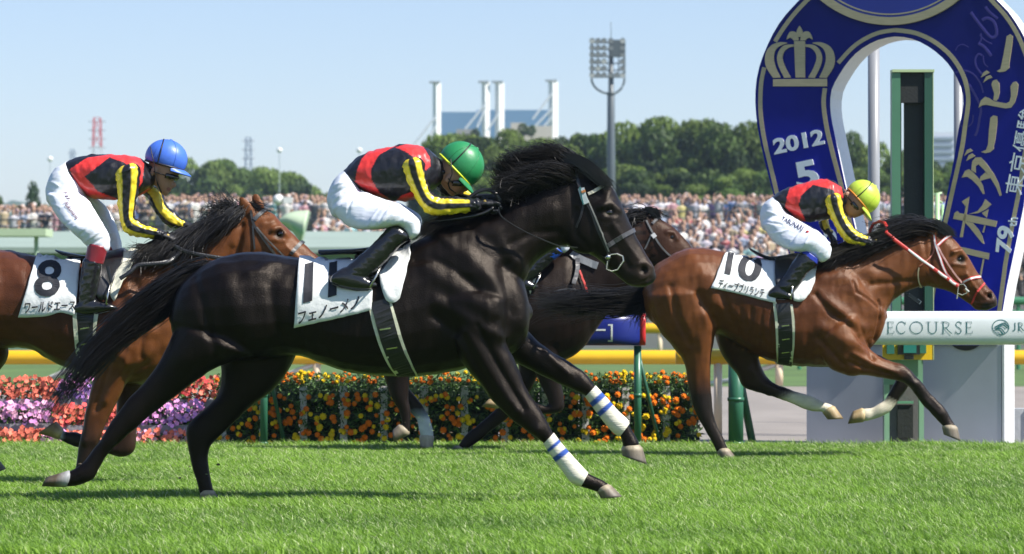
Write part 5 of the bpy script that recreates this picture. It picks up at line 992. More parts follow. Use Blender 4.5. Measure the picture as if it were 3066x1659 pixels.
# small things at the right edge
r = thing('utility_box', (P(*FD(2560, 1080), 25.6).x, 25.6, 0), 'pale grey box with a white edge at the foot of the sign, right edge', 'box')
m = MB(); c = P(*FD(2568, 1085), 25.6); m.box((c.x, 25.6, .12), (.16, .2, .26), col=(.38, .40, .42)); m.build('cabinet', M_rough, r); m = MB(); m.box((c.x + .06, 25.48, .14), (.012, .02, .3), col=(.75, .76, .76)); m.build('edge_trim', M_rough, r)
m = MB(); Y = 60; z = P(*FD(0, 757), Y).z
m.tube([(P(*FD(2000, 0), Y).x, Y, z), (P(*FD(2800, 0), Y).x, Y, z)], .07, n=10, col=(.05, .20, .10)); m.tube([(P(*FD(2000, 0), Y).x, Y, z - .2), (P(*FD(2800, 0), Y).x, Y, z - .2)], .04, n=10, col=(.05, .20, .10))
r = thing('railing', (P(*FD(2400, 757), Y).x, Y, 0), 'green two-bar railing seen past the right leg of the sign', 'railing'); m.build('bars', M_paint, r)
for i in range(8):
    m = MB(); x = P(*FD(2010 + i * 110, 0), Y).x; m.tube([(x, Y, 0), (x, Y, z)], .04, n=8, col=(.05, .2, .1)); m.build('post', M_paint, r)

# ------------------------------------------------------------------ flower displays in front of the rail
M_leaf = material('planter_leaves', attr=True, rough=.6, nvar=.25, nscale=20)
M_petal = material('petals', attr=True, rough=.6, nvar=.1, spec=.2)
def leaves(m, n, x0, x1, y0, y1, z0, z1, s, rnd, cols):
    for _ in range(n):
        c = Vector((rnd.uniform(x0, x1), rnd.uniform(y0, y1), rnd.uniform(z0, z1))); d = Vector((rnd.gauss(0, 1), rnd.gauss(0, 1) - .5, rnd.gauss(0, 1) + .3)).normalized(); t = d.orthogonal().normalized(); t = (Matrix.Rotation(rnd.random() * 6.3, 3, d) @ t); b = d.cross(t); k = s * rnd.uniform(.6, 1.3)
        cc = rnd.choice(cols); f = rnd.uniform(.7, 1.3); m.add([c - t * k, c - b * k * .3 + d * k * .15, c + t * k, c + b * k * .3 + d * k * .15], [(0, 1, 2, 3)], tuple(x * f for x in cc))
def puff(m, c, r, colr, rnd, lay=3, pet=9):
    """ruffled marigold head"""
    for l in range(lay):
        rr = r * (1 - .27 * l); o = Vector((0, -.006 * l - .002, 0)); ph = rnd.random() * 6; vs = [c + o + Vector((0, -r * .35 * (l + 1) / lay, 0))]; N = pet * 2; cs = [tuple(x * (.8 + .1 * l) for x in colr) + (1,)]
        tl = Vector((rnd.uniform(-.3, .3), 0, rnd.uniform(-.1, .5)))
        for k in range(N):
            a = 2 * math.pi * k / N + ph; q = rr * (1 if k % 2 else .8); v = Vector((math.cos(a) * q, (0 if k % 2 else .3) * rr, math.sin(a) * q)); v.y += v.dot(tl); vs.append(c + o + v); f = rnd.uniform(.8, 1.15); cs.append(tuple(x * f for x in colr) + (1,))
        m.add(vs, [(0, 1 + k, 1 + (k + 1) % N) for k in range(N)], cs)
def petal5(m, c, r, colr, rnd):
    n = Vector((rnd.gauss(0, .35), -1, rnd.gauss(.3, .35))).normalized(); t = n.orthogonal().normalized(); b = n.cross(t); ph = rnd.random() * 6; f = rnd.uniform(.75, 1.2); cl = tuple(x * f for x in colr)
    for k in range(5):
        a = ph + 2 * math.pi * k / 5; d = t * math.cos(a) + b * math.sin(a); s_ = t * -math.sin(a) + b * math.cos(a); m.add([c, c + d * r * .6 - s_ * r * .5 + n * r * .1, c + d * r * 1.05 + n * r * .02, c + d * r * .6 + s_ * r * .5 + n * r * .1], [(0, 1, 2, 3)], cl)
GRN = [(.035, .09, .018), (.06, .14, .025), (.02, .055, .013), (.10, .20, .035)]
OR = (.85, .21, .012); YE = (.88, .62, .02)
YF = 24.62; rnd = random.Random(7)
px0 = 548; pitch = 101.0; n_pl = 12
protos = []
zt_ = P(*FD(0, 935), YF).z
for i in range(n_pl):
    xa, xb = P(*FD(px0 + pitch * i, 0), YF).x, P(*FD(px0 + pitch * (i + 1), 0), YF).x; xc = (xa + xb) / 2; wd = xb - xa
    top = ('yellow', 'orange')[i % 2]
    if len(protos) < 6:
        r = thing('marigold_planter', (xc, YF, 0), 'x', 'planter', 'marigold planters along the rail')
        m = MB(); leaves(m, 850, xa - .02, xb + .02, YF - .07, YF + .12, .0, zt_ - .09, .022, rnd, GRN); leaves(m, 330, xa, xb, YF - .09, YF + .12, zt_ - .12, zt_ - .01, .02, rnd, GRN); m.build('foliage', M_leaf, r)
        m = MB()
        for zz in (.06, .21, .37): m.box((xc, YF + .06, zz), (wd * .97, .12, .05), col=(.012, .035, .016))
        m.box((xc, YF + .16, zt_ * .45), (wd * .98, .03, zt_ * .85), col=(.012, .03, .014)); m.build('trough', M_rough, r)
        m = MB(); cx = xa + .045; zs = [(.0, .13), (.20, .30), (.36, .44)] if i % 2 else [(.0, .1), (.14, .27), (.35, .43)]
        for a_, b_ in zs:
            m.box((cx, YF - .078, (a_ + b_) / 2), (.055, .012, b_ - a_), col=(.50, .48, .46)); 
        m.box((cx, YF - .062, .22), (.045, .012, .44), col=(.50, .48, .46)); m.build('picket', M_rough, r)
        m = MB(); leaves(m, 150, cx - .05, cx + .05, YF - .12, YF - .08, .0, zt_ - .1, .018, rnd, GRN); m.build('trailing_stems', M_leaf, r)
        m = MB()
        for k in range(27):
            z = rnd.uniform(.02, zt_ - .16); x = rnd.uniform(xa, xb); puff(m, Vector((x, YF - .10 - .02 * rnd.random(), z)), rnd.uniform(.016, .028), (OR if rnd.random() < .6 else YE), rnd)
            if rnd.random() < .35: puff(m, Vector((x + rnd.uniform(-.04, .04), YF - .10, z + rnd.uniform(-.03, .03))), rnd.uniform(.015, .024), (OR if rnd.random() < .6 else YE), rnd)
        cc = YE if top == 'yellow' else OR
        for k in range(24): puff(m, Vector((rnd.uniform(xa, xb), YF + rnd.uniform(-.12, .06), zt_ - .05 + rnd.uniform(-.03, .05))), rnd.uniform(.012, .022), cc if rnd.random() < .72 else (OR if cc is YE else YE), rnd)
        m.build('blossoms', M_petal, r); protos.append((r, xc))
    else:
        src, sx = protos[(i * 5) % 6 if (i * 5) % 6 % 2 == i % 2 else (i * 5 + 1) % 6]; r = src.copy(); COL.objects.link(r); r.location = (xc, YF, 0)
        for ch in list(src.children): c_ = ch.copy(); COL.objects.link(c_); c_.parent = r
    names = ['between the coral impatiens and the left green post', 'beside the slim green post at the left', 'just right of the slim green post and brace', 'left of the white-socked hind foot', 'behind the white-socked hind foot', 'left of the trailing black foreleg', 'behind the pale upturned hoof', 'behind the nearer bandaged foreleg', 'between the two bandaged forelegs', 'behind the raised bandaged foreleg', 'beside the slim green post under the blue rail', 'at the right end next to the bay hind leg']
    r['label'] = '%s-topped marigold planter with white pickets, %s' % (top, names[i])
# impatiens on a tiered stand
CO = (.85, .20, .13); MG = (.82, .33, .68); LI = (.50, .26, .68); RR = (.66, .08, .08); PK = (.82, .42, .60)
tiers = [  # x0, x1, y of blossom band, colours, label
    (-40, 150, 950, 1004, [CO], 'coral impatiens planter, upper tier at the left edge'), (150, 262, 950, 1004, [LI, MG], 'purple and pink impatiens planter, upper tier behind the black tail'), (262, 420, 950, 1004, [CO], 'coral impatiens planter, upper tier behind the black hind leg'), (420, 552, 950, 1006, [RR, CO], 'deep red impatiens planter, upper tier beside the marigolds'),
    (-40, 138, 1012, 1066, [MG, PK], 'pink impatiens planter, middle tier at the left edge'), (138, 345, 1018, 1070, [CO, CO, RR], 'coral red impatiens planter, middle tier behind the galloping forelegs'), (345, 512, 1010, 1070, [MG, LI, MG], 'magenta impatiens planter, middle tier between the black hind legs'),
    (-40, 112, 1082, 1122, [CO], 'coral impatiens planter, bottom tier at the left edge'), (112, 165, 1086, 1126, [PK, MG], 'short pink impatiens planter, bottom tier below the pale hoof'), (165, 335, 1086, 1124, [CO], 'coral impatiens planter, bottom tier behind the planted foreleg'), (335, 500, 1084, 1124, [CO, CO, PK], 'coral impatiens planter, bottom tier between the black hind legs')]
for (x0, x1, ya, yb, cs, lb) in tiers:
    lev = 0 if ya < 1005 else (1 if ya < 1070 else 2); Yt = YF + .02 - .09 * lev + .1; xa, xb = P(*FD(x0, 0), Yt).x, P(*FD(x1, 0), Yt).x; za, zb = P(*FD(0, ya), Yt).z, max(.0, P(*FD(0, yb), Yt).z)
    r = thing('flower_planter', ((xa + xb) / 2, Yt, 0), lb, 'planter', 'tiered impatiens planters'); A = (xb - xa)
    m = MB(); leaves(m, int(1000 * A), xa, xb, Yt - .05, Yt + .1, zb - .01, za - .02, .024, rnd, GRN); m.build('foliage', M_leaf, r)
    m = MB(); m.box(((xa + xb) / 2, Yt + .03, zb - .035), (A - .004, .15, .075), col=(.30, .28, .30)); 
    if lev < 2: m.box(((xa + xb) / 2, Yt + .1, zb / 2 - .04), (A - .02, .03, max(.05, zb - .09)), col=(.24, .22, .24))
    m.build('trough', M_rough, r)
    m = MB()
    for k in range(int(470 * A)): petal5(m, Vector((rnd.uniform(xa, xb), Yt - .07 + .14 * rnd.random() - .02, zb + (za - zb) * rnd.random() ** .8 + .01 * rnd.gauss(0, 1))), rnd.uniform(.014, .022), rnd.choice(cs), rnd)
    m.build('blossoms', M_petal, r)

m = MB(); rc = random.Random(3)
for cx_, cy_, cY, n_ in ((1075, 1085, 23.0, 16), (1150, 1110, 23.1, 12), (1790, 1120, 22.1, 8), (170, 1205, 17.0, 10), (520, 1215, 17.1, 8)):
    for _ in range(n_):
        p = P(*FD(cx_ - 25 + rc.gauss(0, 40), cy_ - abs(rc.gauss(0, 28))), cY + rc.gauss(0, .15)); a = Vector((rc.gauss(0, 1), rc.gauss(0, 1), rc.gauss(0, 1))).normalized(); b = a.orthogonal().normalized(); k = rc.uniform(.004, .012)
        if rc.random() < .3: m.ell(p, (k, k * .7, k * .6), n=6, m=4, col=(.06, .045, .025))
        else: m.add([p - a * k * 1.6, p - b * .0018, p + a * k * 1.6, p + b * .0018], [(0, 1, 2, 3)], (.22, .34, .08))
tag(m.build('turf_flecks', M_leaf), 'grass blades and crumbs of soil thrown up by the hooves', 'turf', kind='stuff')
# ------------------------------------------------------------------ horseshoe sign
TH = math.radians(20); C0 = P(2684, 946, 25.3); NN = Vector((math.sin(TH), math.cos(TH), 0)); 
def PL(x, y, off=0.0):
    d = raydir(x, y); o = Vector((0, 0, CAMH)); c = C0 - NN * off; t = (c - o).dot(NN) / d.dot(NN); return o + d * t
Wp = lambda x, y: W_(x, y)
def curve(pts, k=5): return [(p[0], p[1]) for p in catmull(pts, k)]
outL = [Wp(*p) for p in curve([(575, 0), (480, 100), (400, 200), (330, 320), (270, 450), (225, 570), (195, 700), (182, 850), (185, 950), (195, 1080), (215, 1200), (240, 1320), (255, 1394)], 3)] + [(2314, 575), (2433, 1034)]
outR = [Wp(*p) for p in curve([(2330, 0), (2430, 100), (2520, 230), (2600, 380), (2660, 560), (2690, 750), (2690, 900), (2670, 1080), (2640, 1250), (2615, 1394)], 3)] + [(3066, 612), (3012, 870), (2985, 1034)]
top = [Wp(*p) for p in curve([(575, 0), (700, -130), (850, -250), (1050, -350), (1250, -400), (1440, -415), (1640, -400), (1850, -340), (2050, -240), (2200, -130), (2330, 0)], 3)][1:-1]
inn = [(2643, 1034), (2527.7, 540), ] + [Wp(*p) for p in curve([(930, 1394), (910, 1300), (885, 1180), (860, 1060), (848, 950), (850, 860), (870, 770), (920, 680), (990, 570), (1080, 470), (1180, 400), (1290, 350), (1425, 325), (1560, 340), (1680, 390), (1800, 470), (1900, 570), (1970, 680), (2020, 800), (2035, 900), (2025, 1000), (1995, 1130), (1975, 1250), (1955, 1394)], 3)] + [(2824, 641), (2772.5, 929), (2754, 1034)]
OUT = list(reversed(outL)) + top + outR           # bottom left -> over the top -> bottom right
M_navy = material('navy_panel', (.008, .016, .17), rough=.5, spec=.2, nscale=1.5, nvar=.2)
t_ = M_navy.node_tree; tc_ = t_.nodes.new('ShaderNodeTexCoord'); sp_ = t_.nodes.new('ShaderNodeSeparateXYZ'); cr_ = t_.nodes.new('ShaderNodeValToRGB'); mr_ = t_.nodes.new('ShaderNodeMapRange')      # the print runs from royal blue at the foot to navy at the crown
mr_.inputs['From Min'].default_value = .8; mr_.inputs['From Max'].default_value = 3.4; t_.links.new(tc_.outputs['Object'], sp_.inputs[0]); t_.links.new(sp_.outputs[2], mr_.inputs[0]); t_.links.new(mr_.outputs[0], cr_.inputs[0])
cr_.color_ramp.elements[0].color = (.005, .014, .44, 1); cr_.color_ramp.elements[1].color = (.005, .010, .12, 1); [t_.links.new(cr_.outputs[0], n_.inputs[0]) for n_ in t_.nodes if n_.type == 'VECT_MATH']
M_gold = material('gold_lettering', (.46, .385, .235), rough=.45, metal=.1, nscale=60, nvar=.12, stretch=(.2, .2, 2))
M_white = material('white_cladding', (.78, .79, .80), rough=.5, nvar=.04)
M_silver = material('silver_lettering', (.80, .84, .86), rough=.5, nvar=.05)
M_conc = material('grey_render', (.47, .50, .555), rough=.85, nscale=2, nvar=.1, bump=.12, bscale=12)
hs = thing('horseshoe_sign', (C0.x, C0.y, 0), 'tall navy blue horseshoe shaped finish sign with gold crown and lettering', 'sign')
def band(m, A, B, o0, o1, col=(1, 1, 1)):
    """solid between two rows of picture points of equal count, from depth o0 to o1"""
    n = len(A); vs = [PL(*a, o0) for a in A] + [PL(*b, o0) for b in B]; D = NN * (o0 - o1); vs += [v + D for v in vs[:2 * n]]
    fs = []
    for i in range(n - 1): fs += [(i, i + 1, n + i + 1, n + i), (2 * n + i, 3 * n + i, 3 * n + i + 1, 2 * n + i + 1), (i, 2 * n + i, 2 * n + i + 1, i + 1), (n + i, n + i + 1, 3 * n + i + 1, 3 * n + i)]
    fs += [(0, n, 3 * n, 2 * n), (n - 1, 3 * n - 1, 4 * n - 1, 2 * n - 1)]; m.add(vs, fs, col)
def resamp(pts, n):
    d = [0]
    for a, b in zip(pts, pts[1:]): d.append(d[-1] + math.hypot(a[0] - b[0], a[1] - b[1]))
    out = []; j = 0
    for i in range(n):
        s = d[-1] * i / (n - 1)
        while j < len(d) - 2 and d[j + 1] < s: j += 1
        f = (s - d[j]) / max(1e-9, d[j + 1] - d[j]); out.append((pts[j][0] * (1 - f) + pts[j + 1][0] * f, pts[j][1] * (1 - f) + pts[j + 1][1] * f))
    return out
hz = 61; Ao = resamp(OUT, hz); Ai = resamp(inn, hz)
# keep both rows abreast: resample each half separately
ih = min(range(len(inn)), key=lambda i: inn[i][1]); oh = min(range(len(OUT)), key=lambda i: OUT[i][1])
Ao = resamp(OUT[:oh + 1], 41)[:-1] + resamp(OUT[oh:], 41); Ai = resamp(inn[:ih + 1], 41)[:-1] + resamp(inn[ih:], 41)
m = MB(); band(m, Ao, Ai, 0, -.35); shell = m.build('shell', M_white, hs, smooth=False)
m = MB(); band(m, Ao, Ai, .006, .0005); m.build('front_panel', M_navy, hs)
def gstripe(m, pts, w_, off=.010, col=(1, 1, 1)):
    P_ = [np.array(p, float) for p in pts]; A = []; B = []
    for i, p in enumerate(P_):
        d = P_[min(len(P_) - 1, i + 1)] - P_[max(0, i - 1)]; d /= max(1e-6, np.hypot(*d)); nx, ny = -d[1] * w_ / 2, d[0] * w_ / 2; A.append((p[0] + nx, p[1] + ny)); B.append((p[0] - nx, p[1] - ny))
    band(m, A, B, off, .0065, col)
gs = [([Wp(*p) for p in curve([(690, -40), (620, 25), (520, 135), (430, 255), (358, 370)])], 12.5),
      ([Wp(*p) for p in curve([(262, 600), (237, 720), (228, 850), (229, 1000), (246, 1150), (272, 1290), (297, 1394)])] + [(2325, 575), (2442, 1030)], 12.5),
      ([Wp(*p) for p in curve([(1425, 268), (1280, 292), (1150, 350), (1040, 430), (920, 560)])], 12),
      ([Wp(*p) for p in curve([(802, 785), (790, 900), (800, 1030), (826, 1180), (860, 1320), (878, 1394)])] + [(2517, 550), (2630, 1030)], 13),
      ([Wp(*p) for p in curve([(1426, 268), (1600, 292), (1760, 362), (1900, 472), (1992, 592), (2050, 720), (2077, 860), (2070, 980), (2050, 1120), (2027, 1280), (2005, 1394)])] + [(2849, 583), (2826, 684), (2794, 873), (2768, 1030)], 13),
      ([Wp(*p) for p in curve([(2200, -90), (2290, 10), (2400, 130), (2500, 280), (2574, 445), (2620, 600), (2645, 800), (2640, 950), (2620, 1100), (2590, 1300)])] + [(3053, 563), (3030, 678), (3010, 790), (2992, 929), (2972, 1030)], 12.5)]
for pts, w_ in gs: m = MB(); gstripe(m, pts, w_); m.build('gold_border', M_gold, hs)
def flat(name, polys, cv, mat, parent, off=.017, o2=.0065):
    m = MB()
    for pl in polys: m.prism([PL(*cv(*p), off) for p in pl], NN * (off - o2))
    return m.build(name, mat, parent)
mir = lambda pl, c: [(2 * c - x, y) for x, y in pl]
lo = curve([(462, 379), (400, 375), (330, 400), (285, 450), (268, 520), (280, 600), (340, 693)], 3) + curve([(408, 690), (365, 600), (347, 520), (360, 450), (400, 410), (470, 384)], 3)
li = curve([(525, 395), (450, 400), (400, 440), (375, 510), (390, 590), (440, 693)], 3) + curve([(500, 690), (455, 610), (425, 520), (440, 460), (480, 425), (525, 415)], 3)
lf = curve([(570, 345), (555, 300), (525, 280), (490, 285), (467, 325), (460, 352)], 3) + [(490, 335), (512, 345), (522, 360), (570, 360)]
cr = flat('crown_emblem', [[(340, 705), (820, 700), (820, 768), (340, 768)]], W_, M_gold, hs)
for pl in ([(527, 365), (625, 365), (625, 690), (540, 690)], lo, mir(lo, 579), li, mir(li, 576), lf, mir(lf, 576), curve([(575, 228), (604, 282), (576, 332), (549, 284), (575, 228)], 3)[:-1]): flat('crown_piece', [pl], W_, M_gold, cr)
def sign_text(body, quad, mat, off=.017, offset=0.0, shear=0, name='lettering'):
    V, Fs = textmesh(body, 1, offset, shear); m = MB(); m.add([PL(*quadmap(quad, u, v), off) for u, v in V], Fs); o = m.build(name, mat, hs); s_ = o.modifiers.new('solid', 'SOLIDIFY'); s_.thickness = .010; s_.offset = -1
    return o
qw = lambda cv, q: [cv(*p) for p in q]; X5 = conv(2200, 400, 2.323)
sign_text('2012', qw(W_, [(352, 1378), (802, 1282), (775, 1142), (332, 1238)]), M_silver, offset=.035)
sign_text('5', qw(X5, [(438, 395), (600, 362), (550, 175), (408, 205)]), M_silver, offset=.035)
sign_text('27', [(2478, 768), (2562, 748), (2545, 672), (2463, 690)], M_silver, offset=.035)
sign_text('79', qw(VB, [(1140, 1122), (1180, 845), (1005, 812), (975, 1092)]), M_silver, offset=.03)
sign_text('th', qw(VB, [(1192, 838), (1212, 738), (1118, 728), (1102, 828)]), M_silver, offset=.02)
sign_text('東京優駿', [(3058.6, 586), (3105, 332), (3051, 324), (3005.5, 578)], M_silver)
for pl in ([(1095, 100), (1130, 78), (1160, 100), (1150, 200), (1120, 400), (1122, 430), (1080, 465), (1020, 475), (990, 465), (1030, 440), (1060, 300), (1085, 160)],
           [(825, 530), (850, 480), (885, 457), (917, 480), (880, 500)], [(850, 582), (880, 520), (920, 505), (947, 530), (900, 548)],
           [(935, 600), (950, 565), (985, 550), (1018, 590), (1020, 690), (1005, 750), (985, 775), (955, 768), (965, 700), (950, 650)],
           [(800, 845), (825, 770), (870, 730), (910, 745), (960, 777), (1090, 800), (1125, 780), (1140, 720), (1135, 620), (1160, 580), (1190, 573), (1217, 600), (1205, 700), (1180, 790), (1140, 845), (1080, 852), (960, 830), (880, 815), (840, 820)],
           [(925, 950), (955, 925), (995, 935), (998, 990), (975, 1180), (958, 1250), (960, 1275), (920, 1310), (870, 1320), (828, 1308), (880, 1285), (900, 1230), (910, 1080)]): flat('lettering', [pl], VA, M_gold, hs)
for pl in ([(650, 95), (680, 30), (715, 18), (742, 40), (690, 65)], [(672, 145), (700, 85), (735, 68), (770, 95), (720, 120)],
           [(770, 110), (825, 108), (880, 170), (960, 280), (1010, 380), (1042, 505), (1022, 512), (985, 420), (930, 330), (860, 240), (800, 180), (770, 200), (772, 272), (725, 240), (735, 150)],
           [(625, 320), (660, 250), (700, 232), (740, 260), (810, 340), (845, 400), (862, 490), (845, 490), (800, 410), (730, 340), (680, 310)], [(808, 358), (822, 310), (872, 266), (928, 322), (860, 342)],
           [(535, 750), (550, 690), (580, 668), (600, 690), (720, 712), (850, 740), (995, 775), (980, 835), (850, 810), (640, 770)], [(640, 772), (742, 794), (800, 860), (840, 930), (860, 1010), (840, 1005), (780, 930), (700, 830)],
           [(700, 700), (790, 670), (840, 610), (870, 545), (935, 600), (880, 650), (800, 690)], [(625, 570), (705, 520), (690, 615), (665, 620)], [(667, 622), (690, 616), (635, 942), (605, 940)], [(835, 690), (905, 650), (885, 738)], [(862, 818), (874, 820), (855, 895), (840, 890)],
           [(560, 1030), (915, 1110), (905, 1175), (560, 1090)], [(845, 1170), (862, 1172), (800, 1480), (784, 1480)], [(500, 1300), (800, 1390), (790, 1450), (490, 1370)], [(520, 1060), (540, 1060), (480, 1400), (460, 1400)]): flat('lettering', [pl], VB, M_gold, hs)
m = MB()
for cv, pl, w_ in ((VA, [(560, 250), (590, 200), (640, 185), (700, 215)], .004), (VA, [(560, 480), (640, 455), (740, 490), (820, 590), (850, 690)], .007), (VA, [(700, 600), (770, 720), (825, 850), (810, 970), (790, 1080), (765, 1140)], .010), (VA, [(745, 920), (735, 1000), (680, 1045), (600, 1030)], .005),
                   (VA, [(825, 70), (830, 130), (800, 180)], .007), (VA, [(800, 175), (860, 210), (935, 305)], .013), (VA, [(840, 300), (800, 285), (768, 340), (780, 420), (840, 500)], .008), (VA, [(850, 300), (860, 380), (900, 420)], .005),
                   (W_, [(2100, 110), (2190, 230), (2280, 330), (2330, 300), (2310, 200), (2250, 160), (2200, 180)], .013), (W_, [(2230, 60), (2270, 110), (2340, 165)], .012), (W_, [(2180, 310), (2230, 360), (2290, 390)], .006)):
    pts = [PL(*cv(*p), .0075) for p in curve(pl, 5)]; m.tube(pts, w_, n=6, flat=.15, up=NN)
m.build('script_lettering', material('violet_lettering', (.045, .035, .24), rough=.5), hs)
# medallion at the top
def disc(m, c, r0, r1, o0, o1, cv, n=96, a0=0.12, a1=math.pi - .12):
    A = [cv(c[0] + r1 * math.cos(a0 + (a1 - a0) * i / n), c[1] + r1 * math.sin(a0 + (a1 - a0) * i / n)) for i in range(n + 1)]; B = [cv(c[0] + r0 * math.cos(a0 + (a1 - a0) * i / n), c[1] + r0 * math.sin(a0 + (a1 - a0) * i / n)) for i in range(n + 1)]; band(m, A, B, o0, o1)
m = MB(); disc(m, (1375, -741), 120, 893, .030, .007, W_); md = m.build('medallion', material('royal_blue_panel', (.012, .03, .30), rough=.4, nscale=.8, nvar=.3), hs)
m = MB(); disc(m, (1375, -741), 893, 963, .036, .007, W_); m.build('gold_ring', M_gold, md)
m = MB(); disc(m, (1375, -741), 862, 874, .034, .0305, W_); m.build('gold_ring', M_gold, md)
# base
VZ = conv(2600, 880, 2.904)
def blk(name, x0, x1, mat, off, dep, y0=1033, par=None):
    m = MB(); a, b = PL(*FD(x0, 868), off), PL(*FD(x1, 868), off); z = PL(*FD(x1, 868), off).z + .02
    m.prism([Vector((a.x, a.y, -.01)), Vector((b.x, b.y, -.01)), Vector((b.x, b.y, z)), Vector((a.x, a.y, z))], NN * dep); return m.build(name, mat, par or hs)
blk('base_block', 2029, 2246, M_conc, -.01, .36); bb = blk('base_block', 2314, 2519, M_conc, -.01, .36); blk('base_side', 2521, 2527, M_white, -.008, .356)
m = MB(); c = PL(*VZ(845, 385), -.012); R_ = 165 / 2.904 * 25.2 / F; pts = [PL(*VZ(845 + 165 * math.cos(a), 345 + 148 * math.sin(a)), 0.0) for a in [math.pi * i / 16 for i in range(17)]]; m.prism(pts, NN * .008); m.build('black_disc', material('black_vinyl', (.012, .012, .014), rough=.5), bb)
for px0_, px1_, yt, nm in ((2599, 2634, 60, 'l'), (2856, 2884, 60, 'r')):
    Yp = 26.9; xc = P((px0_ + px1_) / 2, 500, Yp).x; rr = (px1_ - px0_) / 2 / F * Yp; zt2 = P(0, 90, Yp).z
    r = thing('support_pole', (xc, Yp, 0), 'pale grey steel pole seen through the middle of the horseshoe' if nm == 'l' else 'pale grey steel pole half hidden by the right arm of the horseshoe', 'pole', 'steel poles behind the horseshoe sign')
    m = MB(); m.tube([(xc, Yp, 0), (xc, Yp, zt2 * .5), (xc, Yp, zt2)], rr, n=20, col=(.26, .27, .29), up=(0, 1, 0)); m.build('shaft', M_paint, r, smooth=True)
    m = MB(); m.tube([(xc, Yp, 0), (xc, Yp, .03)], rr * 1.8, n=20, col=(.4, .4, .42), up=(0, 1, 0)); m.build('base_plate', M_paint, r)
# finish post housing
Yq = 24.78; X = lambda px: P(px, 900, Yq).x
fp = thing('finish_post', (X(2735), Yq, 0), 'tall green steel post housing with dark open front inside the horseshoe', 'post')
G_LIT = (.07, .19, .11); G_SHADE = (.02, .08, .05); G_SUN = (.42, .52, .28); ztp = P(0, 217, Yq).z; zlo = P(0, 1240 / 2.904 + 880 - 30, Yq).z; zb2 = P(0, 880 + 575 / 2.904, Yq).z  # light put into the greens: lit left flange, shaded right flange, sunlit edge
m = MB(); m.box(((X(2671) + X(2697)) / 2, Yq + .05, (ztp + zb2) / 2), (X(2697) - X(2671), .1, ztp - zb2), col=G_LIT); m.build('side_flange', M_paint, fp)
m = MB(); m.box(((X(2769) + X(2794)) / 2, Yq + .05, (ztp + zb2) / 2), (X(2794) - X(2769), .1, ztp - zb2), col=G_SHADE); m.box((X(2795), Yq + .05, (ztp + zb2) / 2), (.006, .104, ztp - zb2), col=G_SUN); m.build('side_flange', M_paint, fp)  # thin pale strip paints the sun on the right edge
m = MB(); m.box(((X(2672) + X(2798)) / 2, Yq + .06, ztp + .012), (X(2798) - X(2672), .15, .02), col=G_SUN); m.build('top_cap', M_paint, fp)
m = MB(); xa, xb = X(2711), X(2768.5); m.box(((xa + xb) / 2, Yq + .08, (ztp + zb2) / 2), (xb - xa, .03, ztp - zb2), col=(.018, .02, .02)); m.box((X(2700.5), Yq + .08, (ztp + zb2) / 2), (X(2702.5) - X(2698), .03, ztp - zb2), col=(.012, .014, .014)); m.build('back_panel', M_rough, fp)
m = MB(); m.box(((X(2698) + X(2768)) / 2, Yq + .05, ztp - .11), (X(2768) - X(2698), .06, .22), col=(.01, .012, .012)); m.build('motor_box', M_rough, fp)
m = MB(); zz = lambda y: P(0, 880 + y / 2.904, Yq).z; xx = lambda x: X(2600 + x / 2.904)
m.box(((xx(135) + xx(475)) / 2, Yq + .04, (zz(575) + zz(790)) / 2), (xx(475) - xx(135), .06, zz(575) - zz(790)), col=(.16, .32, .20)); m.build('base_panel', M_paint, fp)
for a_, b_ in ((138, 182), (440, 482)): m = MB(); m.box(((xx(a_) + xx(b_)) / 2, Yq + .03, (zz(789) - .0) / 2), (xx(b_) - xx(a_), .06, zz(789)), col=(.22, .40, .24)); m.build('base_leg', M_paint, fp)
m = MB(); m.box(((xx(182) + xx(440)) / 2, Yq + .2, zz(1000) * .9), (xx(440) - xx(182) + .05, .03, .5), col=(.12, .12, .11)); m.box(((xx(275) + xx(410)) / 2, Yq + .17, (zz(970) + zz(1260)) / 2), (xx(410) - xx(275), .02, zz(970) - zz(1260)), col=(.012, .016, .012)); m.box(((xx(270) + xx(412)) / 2, Yq + .16, zz(948)), (xx(412) - xx(270), .03, .018), col=(.10, .28, .16)); m.box(((xx(182) + xx(440)) / 2, Yq + .03, zz(1305)), (xx(440) - xx(182), .05, .02), col=(.22, .4, .24)); m.build('base_opening', M_rough, fp)
r = thing('small_sign', (xx(330), Yq - .06, 0), 'small yellow panel with teal boxes hung under the white rail', 'sign')
m = MB(); m.box(((xx(115) + xx(545)) / 2, Yq - .05, (zz(430) + zz(572)) / 2), (xx(545) - xx(115), .04, zz(430) - zz(572)), col=(.78, .50, .01)); m.build('panel', M_paint, r)
for a_, b_, y0, y1, cc in ((148, 212, 430, 520, (.03, .16, .12)), (243, 432, 430, 527, (.015, .02, .02)), (290, 400, 430, 512, (.02, .20, .17)), (434, 488, 430, 515, (.04, .18, .12)), (300, 380, 530, 568, (.03, .03, .03))):
    m = MB(); m.box(((xx(a_) + xx(b_)) / 2, Yq - .085 - (.02 if cc[1] > .19 else 0), (zz(y0) + zz(y1)) / 2), (xx(b_) - xx(a_), .03, zz(y0) - zz(y1)), col=cc); m.build('lamp_box', M_paint, r)
r = thing('hydrant_post', (P(2812, 600, 30).x, 30, 0), 'pale green pipe post with side arms between finish post and sign', 'post')
